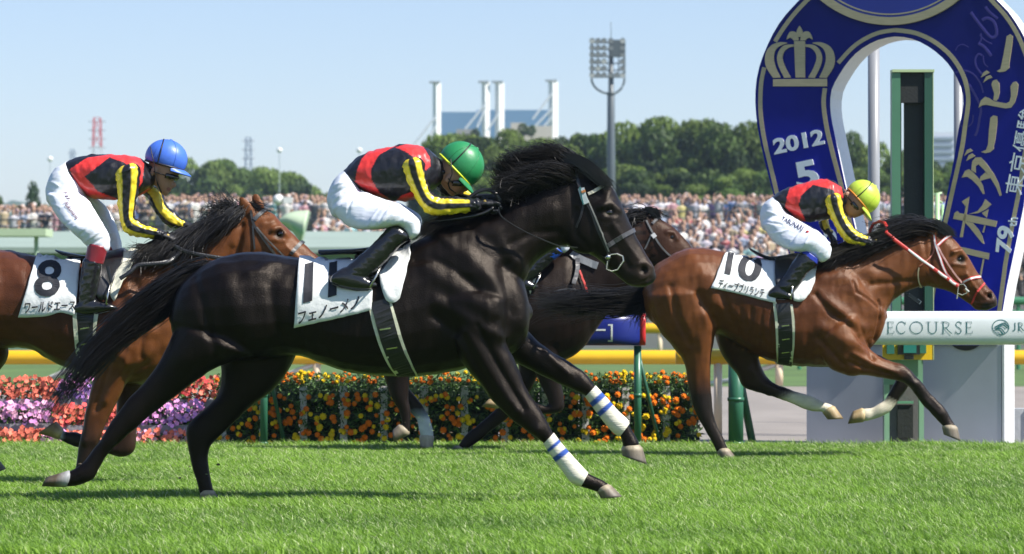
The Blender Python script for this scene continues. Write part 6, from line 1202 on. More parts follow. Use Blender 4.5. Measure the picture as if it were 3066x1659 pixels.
m = MB(); x = P(2806, 0, 30).x; zt3 = P(0, 578, 30).z; m.tube([(x, 30, 0), (x, 30, zt3)], .022, n=10, col=(.35, .52, .28)); m.tube([(x - .06, 30, zt3 - .02), (x + .04, 30, zt3)], .010, n=8, col=(.4, .55, .33)); m.tube([(x + .045, 30, 0), (x + .045, 30, zt3 - .1)], .012, n=8, col=(.3, .5, .25)); m.tube([(x, 30, zt3 - .06), (x + .045, 30, zt3 - .09)], .010, n=8, col=(.35, .5, .28)); m.build('pipes', M_paint, r, smooth=True)
HAZE = .0003
# ------------------------------------------------------------------ stands, crowd, trees, far buildings
M_person = material('spectator', attr=True, objcol=True, rough=.8, nvar=.08, nscale=8)
M_green_paint = material('pale_green_paint', attr=True, rough=.7, nvar=.08, nscale=.6)
M_step = material('terrace_concrete', (.22, .22, .21), rough=.9, nvar=.15, nscale=1)
def xy(px, py, Y): return P(*FD(px, py), Y)
def zf(py, Y): return xy(0, py, Y).z
# embankments that carry the crowd
def terrace(name, px0, px1, rows, step, back):
    m = MB(); z0 = rows[0][1]
    for i, (Y, z) in enumerate(rows):
        Y2_ = rows[i + 1][0] if i + 1 < len(rows) else Y + back
        xa, xb = xy(px0, 0, Y).x, xy(px1, 0, Y).x
        m.box(((xa + xb) / 2, (Y - step / 2 + Y2_ - step / 2) / 2, z / 2 - .25), (xb - xa, Y2_ - Y - .004, z + .5))
    return tag(m.build(name, M_step), kind='structure')
UP = [(134 + 1.1 * i, zf(602, 134) + .07 * i) for i in range(5)]
LO = [(100 + 1.2 * i, zf(775, 100) + .19 * i) for i in range(9)]
ULF = [(a, b - .40) for a, b in UP]; terrace('upper_terrace', 345, 2900, UP, 1.1, 12); terrace('upper_terrace_left', -300, 344, ULF, 1.1, 12); terrace('lower_terrace', 640, 2900, LO, 1.3, 4)
# spectators: a few poses, copied
SK = (.48, .29, .20, 1); HR = (.02, .016, .013, 1); SH = (1, 1, 1, 0); TR = [(.03, .035, .06, 1), (.10, .09, .07, 1), (.02, .02, .022, 1), (.14, .13, .12, 1)]
def person_mesh(k, rnd):
    m = MB(); s = rnd.uniform(.92, 1.04); H_ = 1.66 * s; T = lambda x, y, z: Vector((x * s, y * s, z * s)); tr = TR[k % 4]; lean = rnd.uniform(-.04, .04)
    for sd in (-1, 1):
        m.tube([T(.09 * sd, 0, 0), T(.095 * sd, 0, .42), T(.09 * sd, 0, .86)], [.055, .065, .09], n=8, col=tr); m.ell(T(.09 * sd, -.05, .04), (.05, .12, .045), n=8, m=5, col=(.03, .03, .03, 1))
    m.tube([T(0, 0, .80), T(0, 0, .98), T(lean, 0, 1.2), T(lean, 0, 1.36), T(lean, 0, 1.42)], [.15, .15, .18, .19, .08], n=10, flat=.62, up=(0, 1, 0), col=SH)
    m.tube([T(lean, 0, 1.38), T(lean, -.01, 1.5)], .052, n=8, col=SK); m.ell(T(lean, -.02, 1.555), (.076, .092, .11), n=10, m=8, col=SK)
    hc = HR if k % 5 not in (1, 3) else ((.75, .75, .75, 1) if k % 5 == 1 else (.08, .09, .16, 1))
    m.ell(T(lean, .012, 1.592), (.085, .098, .088), n=10, m=7, col=hc)
    if k % 5 in (1, 3): m.ell(T(lean, -.09, 1.60), (.07, .06, .012), n=8, m=5, col=hc)
    for sd in (-1, 1):
        sh = T(.19 * sd + lean, 0, 1.36)
        up = k in (1, 6) or (k == 2 and sd > 0) or (k == 8 and sd < 0)
        if up and k != 6: el, hd = T(.27 * sd, -.16, 1.40), T(.09 * sd, -.16, 1.60)
        elif up: el, hd = T(.24 * sd, -.05, 1.58), T(.13 * sd, -.10, 1.84)
        elif k in (3, 7, 4): el, hd = T(.27 * sd, -.05, 1.1), T(.06 * sd, -.24, 1.18)
        else: el, hd = T(.25 * sd, .0, 1.10), T(.24 * sd, -.08, .86)
        mid = sh.lerp(el, .6); m.tube([sh, mid], [.062, .055], n=8, col=SH); m.tube([mid, el, hd], [.042, .042, .032], n=8, col=SK); m.ell(hd, (.04, .03, .05), n=8, m=5, col=SK)
    if k in (1,): m.box(T(0, -.19, 1.58), (.12, .06, .08), col=(.02, .02, .02, 1))
    if k == 6: m.box(T(0, -.13, 1.88), (.12, .05, .08), col=(.02, .02, .02, 1))
    if k == 5: m.box(T(.24, -.08, .78), (.12, .1, .22), col=(.3, .12, .06, 1))
    q = remesh(m, .026, 1); return q
rnd = random.Random(11); PM = []
for k in range(10):
    q = person_mesh(k, rnd); me = bpy.data.meshes.new('person'); me.from_pydata(q.v, [], q.f)
    a = me.color_attributes.new('col', 'FLOAT_COLOR', 'POINT'); a.data.foreach_set('color', np.array([(c + (1,))[:4] if len(c) == 3 else c for c in q.c], dtype=np.float32).ravel()); me.materials.append(M_person); me.polygons.foreach_set('use_smooth', [True] * len(me.polygons)); PM.append((me, q))
SHIRTS = [((.62, .62, .62), 'white'), ((.66, .64, .60), 'off-white'), ((.35, .42, .55), 'light blue'), ((.42, .40, .46), 'pale grey'), ((.05, .055, .08), 'dark navy'), ((.04, .04, .045), 'black'), ((.50, .12, .12), 'red'), ((.52, .28, .32), 'pink'), ((.16, .17, .19), 'grey'), ((.42, .34, .22), 'beige'), ((.10, .18, .38), 'blue'), ((.30, .22, .40), 'purple'), ((.55, .55, .60), 'silver'), ((.25, .45, .45), 'pale teal'), ((.60, .52, .20), 'yellow')]
SW = [7, 5, 3, 4, 3, 4, 1, 2, 3, 3, 1, 1, 3, 1, 1]
POSE = ['standing with arms down', 'holding a camera to the face', 'with one hand raised', 'with hands folded in front', 'holding a phone low', 'carrying a bag', 'holding a camera overhead', 'with hands together', 'with one hand to the face', 'in a dark cap']
skins = [k11, k10, k8]
def hidden(v):
    d = (Vector(v) - Vector((0, 0, CAMH))).normalized(); o = Vector((0, 0, CAMH)); return any(s.bvh.ray_cast(o, d)[0] is not None for s in skins)
slots = []
for ri, (Y, z) in enumerate(UP):
    x, x1 = xy(-40, 0, Y).x, xy(2616, 0, Y).x
    while x < x1:
        x += rnd.uniform(.34, .58); slots.append((x, Y - .25 + rnd.uniform(-.15, .15), z - (.40 if x < xy(344, 0, Y).x else 0), 'upper', ri))
for ri, (Y, z) in enumerate(LO):
    x, x1 = xy(1540, 0, Y).x, xy(2616, 0, Y).x
    if ri >= 5: x = xy(770, 0, Y).x
    while x < x1:
        x += rnd.uniform(.40, .66); slots.append((x, Y - .25 + rnd.uniform(-.15, .15), z, 'lower', ri))
vis = []
for s in slots:
    px = unproject((s[0], s[1], s[2] + 1.5)); fx = px[0] * .84018
    if hidden((s[0], s[1], s[2] + 1.55)) and hidden((s[0], s[1], s[2] + 1.2)): continue
    if s[3] == 'lower' and 1010 < fx < 1540: continue
    if s[3] == 'upper' and 1000 < fx < 1250: continue
    vis.append((s, fx))
vis.sort(key=lambda t: (0 if t[0][3] == 'lower' and t[0][4] < 5 else 1, t[0][4] if t[0][3] == 'upper' else -t[0][4]))
def where(fx, tier):
    if tier == 'lower': return 'between the black horse and the leader\'s rump' if fx < 1640 else ('above the leader\'s rump' if fx < 1850 else ('left of the sign' if fx < 1960 else ('through the horseshoe' if fx < 2400 else 'right of the sign')))if fx > 1100 else 'in front of the green wall'
    return 'at the left edge' if fx < 120 else ('behind the blue capped jockey' if fx < 330 else ('left of the bay head' if fx < 640 else ('right of the bay head' if fx < 850 else ('by the green capped jockey' if fx < 1250 else ('right of the black head' if fx < 1750 else ('left of the sign' if fx < 1960 else ('beyond the horseshoe' if fx < 2400 else 'right of the sign')))))))
stuff = MB(); cnt = 0
nInd = 296
for i, (s, fx) in enumerate(vis):
    k = rnd.choices(range(10), [4, 2, 2, 3, 3, 3, 1, 3, 2, 3])[0]; c, cn = rnd.choices(SHIRTS, SW)[0]; f = rnd.uniform(.8, 1.15); rz = rnd.uniform(-.7, .7)
    if i < nInd:
        o = bpy.data.objects.new('person', PM[k][0]); COL.objects.link(o); o.location = s[:3]; o.rotation_euler = (0, 0, rz); o.color = (c[0] * f * .85, c[1] * f * .85, c[2] * f * .85, 1)
        lb = '%s shirted spectator %s, %s tier %s' % (cn, POSE[k], s[3], where(fx, s[3])); lb = lb if len(lb.split()) <= 16 else '%s shirted spectator %s %s' % (cn, POSE[k], where(fx, s[3])); tag(o, lb if len(lb.split()) <= 16 else '%s shirt, %s %s' % (cn, POSE[k].replace('with ', '').replace('holding ', '').replace('a ', '').replace('the ', ''), where(fx, s[3]).replace('the ', '')), 'spectator', 'spectators watching the race')
    else:
        q = PM[k][1]; ca, sa = math.cos(rz), math.sin(rz); zc = .75
        idx = {}; vs = []; cs = []; fs = []
        for fc in q.f:
            if q.v[fc[0]][2] < zc: continue
            nf = []
            for vi in fc:
                if vi not in idx:
                    v = q.v[vi]; idx[vi] = len(vs); vs.append((v[0] * ca - v[1] * sa + s[0], v[0] * sa + v[1] * ca + s[1], v[2] + s[2])); cc = q.c[vi]; cs.append((c[0] * f, c[1] * f, c[2] * f, 1) if (len(cc) > 3 and cc[3] < .5) else tuple(cc[:3]) + (1,))
                nf.append(idx[vi])
            fs.append(tuple(nf))
        stuff.add(vs, fs, cs)
if stuff.v: tag(stuff.build('crowd', M_person, smooth=True), 'dense back rows of spectators packed behind the front rows', 'crowd', kind='stuff')
# railings in front of the crowd
def railing(name, px0, px1, Y, z0, z1, col, label, n=3, gap=2.0, grp='railings of the terraces'):
    xa, xb = xy(px0, 0, Y).x, xy(px1, 0, Y).x; r = thing(name, ((xa + xb) / 2, Y, z0), label, 'railing', grp)
    for i in range(n): m = MB(); z = z1 - (z1 - z0) * i / n; m.tube([(xa, Y, z), (xb, Y, z)], .03 if i == 0 else .018, n=6, col=col); m.build('bar', M_paint, r)
    m = MB(); x = xa
    while x < xb: m.tube([(x, Y, z0), (x, Y, z1)], .022, n=6, col=col); x += gap
    m.build('uprights', M_paint, r)
railing('railing', -60, 330, 133.2, zf(607, 133.2), zf(553, 133.2), (.03, .035, .035), 'dark three-bar railing before the crowd at the left edge')
railing('railing', 330, 1050, 133.2, zf(607, 133.2), zf(556, 133.2), (.05, .055, .055), 'dark railing before the crowd behind the bay head')
railing('railing', 1500, 2640, 133.2, zf(607, 133.2), zf(532, 133.2), (.06, .065, .065), 'dark railing between the upper and lower crowd at the right')
# pale green pavilion and wall
PG = (.33, .44, .34)
pv = thing('pavilion', (xy(450, 600, 84).x, 84, 0), 'long low pale green pavilion with a sloping roof below the left crowd', 'building')
m = MB(); xa, xb = xy(-1300, 0, 84).x, xy(985, 0, 84).x; za, zb_p = zf(582, 90), zf(622, 82)
m.prism([Vector((xa, 82, zb_p)), Vector((xa, 90, za)), Vector((xa, 90.2, za - .15)), Vector((xa, 82.0, zb_p - .14))], Vector((xb - xa, 0, 0)), col=(.26, .33, .28)); m.build('roof', M_green_paint, pv)
m = MB(); m.box(((xa + xb) / 2, 83.2, zb_p / 2 - .1), (xb - xa - .6, 1.6, zb_p + .05), col=(.15, .24, .165)); m.build('wall', M_green_paint, pv)
for zz_, yy in ((zf(640, 82.3), 82.36), (zf(690, 82.3), 82.36)): m = MB(); m.box(((xa + xb) / 2, yy, zz_), (xb - xa - .6, .06, .05), col=(.26, .36, .27)); m.build('wall_batten', M_green_paint, pv)
r = thing('roof_slab', (xy(60, 585, 78).x, 78, 0), 'short light green slab roof at the left edge below the crowd', 'roof')
m = MB(); xa, xb = xy(-150, 0, 78).x, xy(125, 0, 78).x; m.box(((xa + xb) / 2, 78, zf(586, 78)), (xb - xa, 1.2, .17), col=(.42, .52, .34)); m.build('slab', M_green_paint, r)
m = MB()
for x in (xa + .3, xb - .3): m.tube([(x, 78, 0), (x, 78, zf(589, 78))], .05, n=8, col=(.3, .4, .3))
m.build('stilts', M_green_paint, r)
# curved sail
r = thing('sail_canopy', (xy(750, 580, 76).x, 76, 0), 'pale green curved sail shaped canopy right of the bay head', 'canopy')
m = MB(); N = 14; top_ = [A_(x, y) for x, y in curve([(1795, 668), (1840, 632), (1900, 615), (1984, 610)], 4)]; bot = [A_(x, y) for x, y in curve([(1800, 676), (1850, 700), (1905, 760), (1932, 812)], 4)]; n = len(top_)
vs = []; K = 6
for i in range(n):
    for j in range(K + 1):
        v = j / K; p = P(top_[i][0] * (1 - v) + bot[i][0] * v, top_[i][1] * (1 - v) + bot[i][1] * v, 76 - .5 * math.sin(math.pi * v) * (i / n)); vs.append(p)
fs = [(i * (K + 1) + j, (i + 1) * (K + 1) + j, (i + 1) * (K + 1) + j + 1, i * (K + 1) + j + 1) for i in range(n - 1) for j in range(K)]
cs = [((.20, .42, .24, 1) if (j in (4,) and i > 6) else (.42, .52, .36, 1)) for i in range(n) for j in range(K + 1)]; m.add(vs, fs, cs); o = m.build('sail', M_green_paint, r, smooth=True); solidify(o, .04)
m = MB(); pts = [P(*A_(x, y), 76.06) for x, y in ((1984, 608), (1960, 700), (1932, 812), (1915, 880))]; m.tube(pts, .045, n=8, col=(.3, .4, .3)); p = pts[-1]; m.tube([p, Vector((p.x, p.y, 0))], .045, n=8, col=(.3, .4, .3)); m.build('mast', M_green_paint, r)
r = thing('camera_cover', (xy(708, 510, 132).x, 132, 0), 'white weatherproof camera cover above the crowd by the bay ears', 'camera')
m = MB(); p = xy(700, 503, 132); m.ell(p, (.22, .3, .22), n=14, m=10, col=(.75, .75, .72)); m.box(p + Vector((.38, -.1, -.02)), (.35, .3, .26), col=(.72, .72, .70)); m.build('cover', M_paint, r, smooth=False)
m = MB(); m.tube([p, Vector((p.x, p.y, zf(602, 132)))], .05, n=8, col=(.1, .1, .1)); m.build('pedestal', M_paint, r)

# trees
def leafmat(name, c):
    mt = bpy.data.materials.new(name); mt.use_nodes = True; t_ = mt.node_tree; L = t_.links.new; pb = t_.nodes['Principled BSDF']; pb.inputs['Roughness'].default_value = .6; pb.inputs['Specular IOR Level'].default_value = .25
    at = t_.nodes.new('ShaderNodeAttribute'); at.attribute_name = 'col'; tr = t_.nodes.new('ShaderNodeBsdfTranslucent'); mx = t_.nodes.new('ShaderNodeMixShader'); mx.inputs[0].default_value = .25
    oi = t_.nodes.new('ShaderNodeObjectInfo'); mr = t_.nodes.new('ShaderNodeMapRange'); mr.inputs['To Min'].default_value = .8; mr.inputs['To Max'].default_value = 1.25; L(oi.outputs['Random'], mr.inputs[0]); sc_ = t_.nodes.new('ShaderNodeVectorMath'); sc_.operation = 'SCALE'; L(at.outputs['Color'], sc_.inputs[0]); L(mr.outputs[0], sc_.inputs['Scale'])
    L(sc_.outputs[0], pb.inputs['Base Color']); L(sc_.outputs[0], tr.inputs[0]); L(pb.outputs[0], mx.inputs[1]); L(tr.outputs[0], mx.inputs[2]); L(mx.outputs[0], t_.nodes['Material Output'].inputs[0]); return mt
M_crown = leafmat('tree_leaves', 0); M_bark = material('bark', (.09, .07, .055), rough=.9, nscale=3, nvar=.3, bump=2, bscale=8)
def crown_mesh(name, seed, R, Hh, nleaf, ls, nclump, cols, conifer=False):
    rs = np.random.RandomState(seed); cen = []; rad = []
    for i in range(nclump):
        if conifer:
            u = (i + .5) / nclump; z = -Hh + 2 * Hh * u; rr = R * (1 - u) ** .8 * (.55 + .45 * rs.rand()); a = rs.rand() * 6.28; cen.append((rr * math.cos(a), rr * math.sin(a), z)); rad.append(.5 + .9 * (1 - u))
        else:
            while True:
                p = rs.uniform(-1, 1, 3)
                if .25 < np.linalg.norm(p) < 1: break
            p[2] = p[2] * .95; q = p / np.linalg.norm(p) * (np.linalg.norm(p) ** .4) * .82; cen.append((q[0] * R, q[1] * R, q[2] * Hh * (1 if q[2] > 0 else .85))); rad.append(R * rs.uniform(.16, .38))
    cen = np.array(cen); rad = np.array(rad); ci = rs.choice(len(cen), nleaf, p=rad ** 2 / (rad ** 2).sum()); d = rs.randn(nleaf, 3); d /= np.linalg.norm(d, axis=1)[:, None]; d[:, 2] = np.where(rs.rand(nleaf) < .6, np.abs(d[:, 2]), d[:, 2])
    c = cen[ci] + d * (rad[ci] * (1 - .35 * rs.rand(nleaf) ** 2))[:, None] * np.array([1, 1, .55])
    nn = d + rs.randn(nleaf, 3) * .55; nn /= np.linalg.norm(nn, axis=1)[:, None]; t = np.cross(nn, rs.randn(nleaf, 3)); t /= np.linalg.norm(t, axis=1)[:, None]; b = np.cross(nn, t); s = (ls * (.6 + .8 * rs.rand(nleaf)))[:, None]
    V = np.stack([c - t * s, c - b * s * .6, c + t * s, c + b * s * .6], 1).reshape(-1, 3); n = nleaf; base = np.arange(n) * 4
    me = bpy.data.meshes.new(name); me.vertices.add(4 * n); me.vertices.foreach_set('co', V.ravel()); me.loops.add(4 * n); me.loops.foreach_set('vertex_index', np.arange(4 * n)); me.polygons.add(n); me.polygons.foreach_set('loop_start', base); me.polygons.foreach_set('loop_total', np.full(n, 4)); me.update(calc_edges=True)
    cl = np.array(cols)[rs.choice(len(cols), len(cen))][ci] * (.8 + .4 * rs.rand(n))[:, None]; C4 = np.ones((n, 4, 4), np.float32); C4[:, :, :3] = cl[:, None, :]
    a_ = me.color_attributes.new('col', 'FLOAT_COLOR', 'POINT'); a_.data.foreach_set('color', C4.ravel()); me.materials.append(M_crown); return me
TC = [(.045, .085, .016), (.075, .13, .022), (.12, .18, .03), (.03, .06, .013)]
CM = [crown_mesh('crown', 50 + i, 3.4, 3.6, 17000, .12, 46 + 6 * i, TC) for i in range(4)]
CF = crown_mesh('crown', 71, 1.9, 3.3, 9000, .12, 46, [(.03, .07, .02), (.045, .09, .025)], True)
def trunk_mesh(seed, h):
    r_ = random.Random(seed); m = MB(); m.tube([(0, 0, -h), (.1, 0, -h * .6), (0, .1, -h * .25), (.1, 0, h * .2)], [.30, .24, .19, .10], n=8)
    for k in range(7):
        a = r_.random() * 6.3; z = -h * r_.uniform(.1, .5); m.tube([(0, 0, z), (math.cos(a) * 1.0, math.sin(a) * 1.0, z + .9), (math.cos(a) * 2.1, math.sin(a) * 2.1, z + 2.0)], [.12, .08, .03], n=6)
    me = bpy.data.meshes.new('trunk'); me.from_pydata(m.v, [], m.f); me.materials.append(M_bark); return me
TM = [trunk_mesh(i, 7) for i in range(3)]
rt = random.Random(5)
def tree(px, ptop, Y, wpx, label, grp, conifer=False, pb=None):
    k = Y / 8500; z1 = zf(ptop, Y); Rw = wpx / 2 * k; base = 0 if pb is None else zf(pb, Y)
    me = CF if conifer else CM[rt.randrange(4)]; R0, H0 = (1.9, 3.8) if conifer else (2.9, 3.3); hh = min((z1 - base) * (.5 if conifer else .46), 6.4 if not conifer else 9)
    x = xy(px, 0, Y).x; r = thing('conifer' if conifer else 'tree', (x, Y, base), label, 'tree', grp)
    c = bpy.data.objects.new('crown', me); COL.objects.link(c); c.parent = r; c.location = (0, 0, z1 - hh - base); sx = Rw / R0; c.scale = (sx, sx * rt.uniform(.9, 1.1), hh / H0); c.rotation_euler = (0, 0, rt.random() * 6.3)
    t = bpy.data.objects.new('trunk', TM[rt.randrange(3)]); COL.objects.link(t); t.parent = r; t.location = (0, 0, z1 - hh - base); t.scale = (sx, sx, (z1 - hh - base) / 7)
GR = 'trees beyond the right crowd'; GL_ = 'trees beyond the left crowd'
right = [(1118, 334, 190), (1195, 326, 200), (1262, 322, 190), (1325, 350, 180), (1398, 345, 170), (1452, 322, 200), (1525, 318, 190), (1602, 306, 210), (1690, 290, 230), (1762, 296, 200), (1840, 304, 220), (1915, 312, 200), (1990, 330, 190), (2070, 340, 200), (2140, 324, 130), (2222, 356, 150), (2300, 372, 150), (2372, 400, 130), (2450, 410, 160), (2540, 400, 180)]
wr_ = ['directly behind the green cap', 'right of the green cap, under the blue roof', 'below the second white pylon', 'below the beige building', 'below the right white pylon', 'left of the floodlight mast', 'right behind the floodlight mast', 'right of the floodlight mast', 'tallest of the wood, left of the sign', 'with a flat top, left of the sign', 'further left of the sign edge', 'against the left edge of the sign', 'behind the left leg of the sign', 'hidden by the left leg of the sign', 'left of the steel pole in the horseshoe', 'right of the steel pole in the horseshoe', 'behind the green finish post', 'before the apartment block', 'behind the right arm of the sign', 'behind the right edge of the sign']
for (px, pt, wp), lb in zip(right, wr_):
    tree(px, pt, 205 + rt.uniform(-8, 8), wp * 1.12, 'broad leafy green tree ' + lb, GR)
for i in range(12):     # lower understorey fills the gaps between the trunks
    px = 1130 + i * 118 + rt.uniform(-20, 20); tree(px, 420 + rt.uniform(-14, 14), 192, 175, 'low rounded tree in front of the wood, ' + ['behind the green cap', 'above the black mane', 'behind the black mane', 'at the black poll', 'at the black forehead', 'left of the floodlight mast foot', 'just right of the floodlight mast foot', 'midway to the sign', 'nearer the sign', 'by the sign edge', 'behind the left sign leg', 'beyond the horseshoe'][i], 'low trees before the wood', pb=655)
for i in range(9):
    tree(1170 + i * 96 + rt.uniform(-15, 15), 345 + rt.uniform(-10, 16) - (20 if i > 4 else 0), 222, 220, 'broad tree standing farther back in the wood, ' + ['right of the green cap', 'below the blue roof', 'below the right pylon', 'left of the mast', 'behind the mast', 'just past the mast', 'midway from mast to sign', 'near the sign', 'at the sign edge'][i], 'rear trees of the wood')
left = [(438, 424, 90), (490, 402, 110), (560, 404, 110), (628, 424, 110), (692, 430, 120), (752, 444, 90), (530, 446, 130), (660, 462, 130), (600, 466, 120), (415, 470, 90), (800, 486, 80), (720, 478, 120)]
wl = ['right under the blue cap peak', 'tall, right of the blue cap', 'tall, left of the grey pylon', 'under the grey pylon', 'right of the grey pylon', 'at the right end of the group', 'lower, right of the goggles', 'lower, above the bay ears', 'lower, left of the bay ears', 'low, by the rider\'s chin', 'small, left of the white breeches', 'lower, near the camera cover']
for (px, pt, wp), lb in zip(left, wl): tree(px, pt - 6, 300 + rt.uniform(-10, 10), wp * 1.7, 'distant green tree ' + lb, GL_)
tree(84, 443, 230, 92, 'dark conifer left of the white seat of the blue capped jockey', 'conifers', True); tree(2, 486, 230, 60, 'dark tree cut off at the left edge', GL_); tree(40, 505, 320, 80, 'small dim tree between left edge and conifer', GL_)
for i in range(6): tree(870 + i * 60 if i > 2 else 130 + i * 90, 500 if i > 2 else 512, 330, 90, 'low far trees peeping over the crowd, ' + ['left of the conifer seat', 'behind the jockey legs', 'under the bay rider\'s arm', 'behind white breeches', 'behind the black-clad rider', 'beside the green cap'][i], 'far low trees')
# far hill
m = MB(); Y = 1500; xs = [-60 + 30 * i for i in range(50)]; pts = [xy(x, 520 - 16 * math.exp(-((x - 45) / 35.) ** 2) - 6 * noise.noise(Vector((x * .02, 0, 0))), Y) for x in xs]
vs = []; 
for p in pts: vs += [(p.x, Y - 150, 0), tuple(p), (p.x, Y + 300, 0)]
m.add(vs, [(3 * i + j, 3 * i + 3 + j, 3 * i + 4 + j, 3 * i + 1 + j) for i in range(len(xs) - 1) for j in (0, 1)]); tag(m.build('hills', material('far_woodland', (.05, .09, .05), rough=1, nscale=.05), smooth=True), kind='structure')
# floodlight mast
Y = 170; x0 = xy(1537, 0, Y).x; SG = (.085, .105, .115); zc = lambda py: zf(py, Y)
r = thing('floodlight_mast', (x0, Y, 0), 'tall grey floodlight mast with rows of lamps above the trees', 'floodlight')
m = MB(); m.tube([(x0, Y, 0), (x0, Y, zc(235)), (x0, Y, zc(232)), (x0, Y, zc(100))], [.26, .19, .14, .11], n=16, col=SG); m.tube([(x0, Y, zc(100)), (x0, Y, zc(55))], .015, n=6, col=SG); m.tube([(x0, Y, zc(233)), (x0, Y, zc(238))], .23, n=16, col=SG); m.build('mast', M_paint, r, smooth=True)
m = MB(); xl, xr = xy(1488, 0, Y).x, xy(1571, 0, Y).x
for s_, xe in ((-1, xl), (1, xr)):
    m.tube([(xe, Y, zc(100)), (xe, Y, zc(195))], .05, n=8, col=SG); pts = [(x0 + (xe - x0) * math.cos(a), Y, zc(197) - (zc(197) - zc(236)) * math.sin(a)) for a in [math.pi / 2 * i / 10 for i in range(11)]]; m.tube(pts, .055, n=8, col=SG)
    m.tube([(xe - s_ * .3, Y, zc(100)), (xe - s_ * .3, Y, zc(195))], .03, n=8, col=SG)
for i in range(6):
    z = zc(108 + i * 17.2); m.tube([(xl, Y, z), (x0 + .1, Y, z)], .035, n=6, col=SG)
    if i in (0, 1, 2, 5) or True: m.tube([(x0, Y, z), (xr, Y, z)], .028, n=6, col=SG)
m.build('frame', M_paint, r)
m = MB(); m.box((x0 + .33, Y, zc(122)), (.75, .5, .85), col=(.09, .11, .12)); m.build('control_box', M_paint, r)
for i in range(6):
    for j in range(6):
        if j in (3, 4) and i not in (0, 1, 5): continue
        if j == 4 and i < 2: continue
        x = xl + (xr - xl) * (j + .1 + (.15 if j > 2 else 0)) / 5.6; z = zc(104 + i * 17.2); m = MB(); m.tube([(x, Y - .25, z), (x, Y + .05, z + .05), (x, Y + .2, z + .06)], [.15, .12, .05], n=10, col=(.11, .13, .14)); m.tube([(x, Y - .262, z), (x, Y - .255, z)], .13, n=10, col=(.4, .42, .4) if (i + j) % 5 == 0 else (.2, .22, .22)); m.build('lamp', M_paint, r)
# stadium with white pylons
Y = 450; st_ = thing('stadium', (xy(1245, 0, Y).x, Y, 0), 'distant stadium with four white pylons and a blue roof above the trees', 'building')
WP = (.80, .80, .79)
for px, tp, wd in ((1099, 209, 17), (1222, 208, 17), (1257, 208, 19), (1392, 205, 20)):
    m = MB(); p = xy(px, tp, Y); m.box((p.x, Y, p.z / 2), (wd * .86 / 8500 * Y, wd * .86 / 8500 * Y, p.z), Matrix.Rotation(math.radians(38), 3, 'Z'), col=WP); m.box((p.x - .3, Y, p.z + .1), (wd / 8500 * Y + .5, 1.2, .2), col=(.3, .32, .34)); m.build('pylon', M_paint, st_)
for a_, b_, y0, y1, yy in ((1108, 1215, 286, 345, 8), (1200, 1385, 281, 330, 9)):
    m = MB(); pa, pb_ = xy(a_, 0, Y + yy), xy(b_, 0, Y + yy); m.box(((pa.x + pb_.x) / 2, Y + yy, (zf(y0, Y + yy) + zf(y1 + 30, Y + yy)) / 2), (pb_.x - pa.x, 8, zf(y0, Y + yy) - zf(y1 + 30, Y + yy)), col=(.15, .27, .42)); m.build('roof_panel', M_paint, st_)
for a, b in (((1392, 270), (1330, 335)), ((1392, 290), (1355, 335)), ((1222, 260), (1170, 325)), ((1257, 280), (1225, 330)), ((1099, 290), (1040, 365)), ((1099, 310), (1070, 365)), ((1392, 230), (1340, 300)), ((1222, 270), (1200, 320))):
    m = MB(); m.tube([xy(*a, Y - 2), xy(*b, Y - 2)], .14, n=6, col=(.72, .74, .78)); m.build('cable', M_paint, st_)
Y = 380; r = thing('concrete_building', (xy(1325, 0, Y).x, Y, 0), 'beige flat-roofed building between two white pylons above the trees', 'building')
m = MB()
for a_, b_, y0 in ((1262, 1290, 330), (1285, 1320, 316), (1318, 1388, 324), (1150, 1200, 332)): pa, pb_ = xy(a_, 0, Y), xy(b_, 0, Y); z = zf(y0, Y); m.box(((pa.x + pb_.x) / 2, Y + (a_ % 7) * .1, z / 2), (pb_.x - pa.x, 12, z), col=(.52, .48, .42) if a_ > 1200 else (.3, .3, .3))
m.build('walls', M_rough, r)
for px, py in ((1316, 318), (1337, 322), (1195, 330)):
    tree(px, py - 8, 372, 24, 'roof garden shrub ' + {1316: 'left of the two on the beige building', 1337: 'right of the two on the beige building', 1195: 'on the grey block by the second pylon'}[px], 'roof shrubs', pb=py + 30)
# apartment block seen through the horseshoe
Y = 520; r = thing('apartment_block', (xy(2372, 0, Y).x, Y, 0), 'distant white apartment block with balcony bands right of the finish post', 'building')
m = MB(); pa, pb_ = xy(2318, 0, Y), xy(2415, 0, Y); z = zf(338, Y); m.box(((pa.x + pb_.x) / 2, Y, z / 2), (pb_.x - pa.x, 12, z), col=(.55, .58, .62)); m.build('walls', M_rough, r)
for i in range(8): m = MB(); zz_ = z - .9 - 1.05 * i; m.box(((pa.x + pb_.x) / 2 - .6, Y - 6.3, zz_), ((pb_.x - pa.x) * .62, .6, .42), col=(.28, .34, .42)); m.build('balcony', M_rough, r)
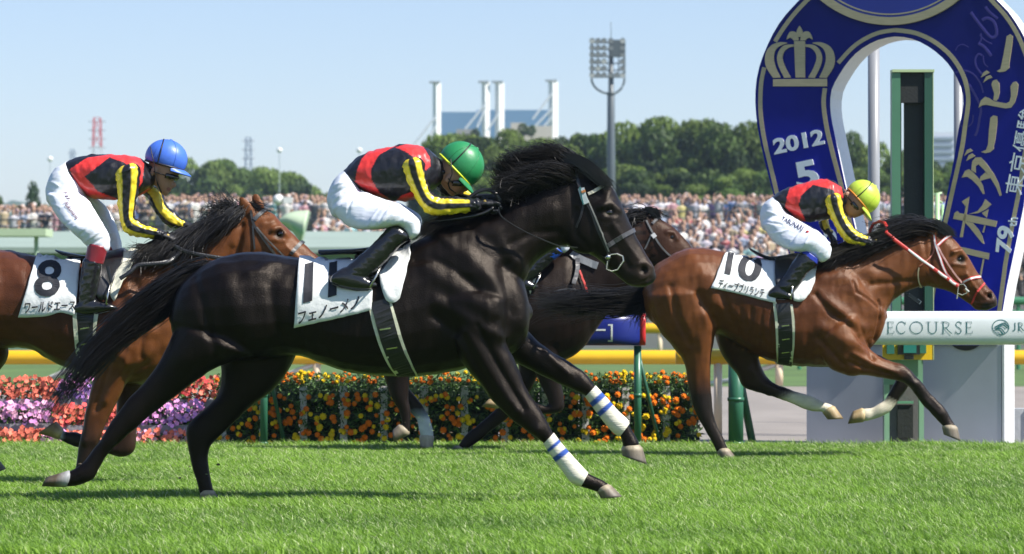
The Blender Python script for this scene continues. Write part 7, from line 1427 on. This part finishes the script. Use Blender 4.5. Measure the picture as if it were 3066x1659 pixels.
# pylons and lamp globes
def lattice(px, pt, pbm, wpx, Y, label, c1, c2=None, arms=3):
    k = Y / 8500; x = xy(px, 0, Y).x; zt_ = zf(pt, Y); hw = wpx / 2 * k; r = thing('lattice_tower', (x, Y, 0), label, 'tower', 'far lattice towers'); n = 14; m = MB(); th = max(.05, 1.9 * k)
    for i in range(n):
        za, zb__ = zt_ * i / n, zt_ * (i + 1) / n; t0, t1 = 1 - i / n, 1 - (i + 1) / n; wa, wb = hw * (.75 + 1.3 * t0), hw * (.75 + 1.3 * t1); fy = (795 - (zt_ - .95) * 8500 / Y * 0); c = c1
        pyc = 795 - ((za + zb__) / 2 - .95) / k
        if c2: c = (c1 if int((pyc - pt) / 22) % 2 == 0 else (.72, .70, .70)) if pyc < pbm else c2
        for sx in (-1, 1):
            for sy in (-1, 1): m.tube([(x + sx * wa, Y + sy * wa, za), (x + sx * wb, Y + sy * wb, zb__)], th, n=4, col=c)
        m.tube([(x - wa, Y - wa, za), (x + wb, Y - wb, zb__)], th * .7, n=4, col=c); m.tube([(x + wa, Y - wa, za), (x - wb, Y - wb, zb__)], th * .7, n=4, col=c); m.tube([(x - wb, Y - wb, zb__), (x + wb, Y - wb, zb__)], th * .7, n=4, col=c)
    m.build('lattice', M_paint, r)
    for i in range(arms): m = MB(); z = zt_ - (9 + 22 * i) * k; m.tube([(x - hw * 2.0, Y, z), (x + hw * 2.0, Y, z)], th * .8, n=4, col=(.35, .35, .38)); m.build('cross_arm', M_paint, r)
lattice(245, 297, 362, 22, 700, 'red and white lattice tower on the left horizon', (.62, .10, .10), (.62, .64, .66), 4)
lattice(625, 346, 0, 16, 700, 'grey lattice pylon right of the blue cap', (.22, .27, .36), None, 3)
lattice(183, 376, 0, 12, 900, 'small faint pylon left of the red and white tower', (.32, .38, .46), None, 1)
for px, py, lb in ((126, 400, 'white lamp globe above the white seat of the left rider'), (703, 378, 'white lamp globe right of the grey pylon'), (904, 378, 'white lamp globe left of the black sleeve rider'), (1062, 470, 'white lamp globe hidden near the green cap')):
    Y = 260; r = thing('lamp_post', (xy(px, 0, Y).x, Y, 0), lb, 'lamp', 'lamp posts'); m = MB(); p = xy(px, py, Y); m.ell(p, (.22, .22, .2), n=12, m=8, col=(.8, .8, .8)); m.build('globe', M_paint, r, smooth=True); m = MB(); m.tube([(p.x, Y, 0), (p.x, Y, p.z)], .03, n=6, col=(.4, .45, .5)); m.build('pole', M_paint, r)

# haze: the summer air between the lens and the far trees
hz_ = bpy.data.materials.new('summer_haze'); hz_.use_nodes = True; t_ = hz_.node_tree; t_.nodes.remove(t_.nodes['Principled BSDF'])
pv_ = t_.nodes.new('ShaderNodeVolumePrincipled'); pv_.inputs['Color'].default_value = (.66, .82, 1, 1); pv_.inputs['Density'].default_value = HAZE; pv_.inputs['Anisotropy'].default_value = .3
t_.links.new(pv_.outputs[0], t_.nodes['Material Output'].inputs['Volume'])
m = MB(); m.box((0, 1480, 34), (2940, 3140, 71)); o = m.build('haze', hz_); tag(o, kind='stuff', label='thin pale blue summer haze over the far trees', cat='haze')
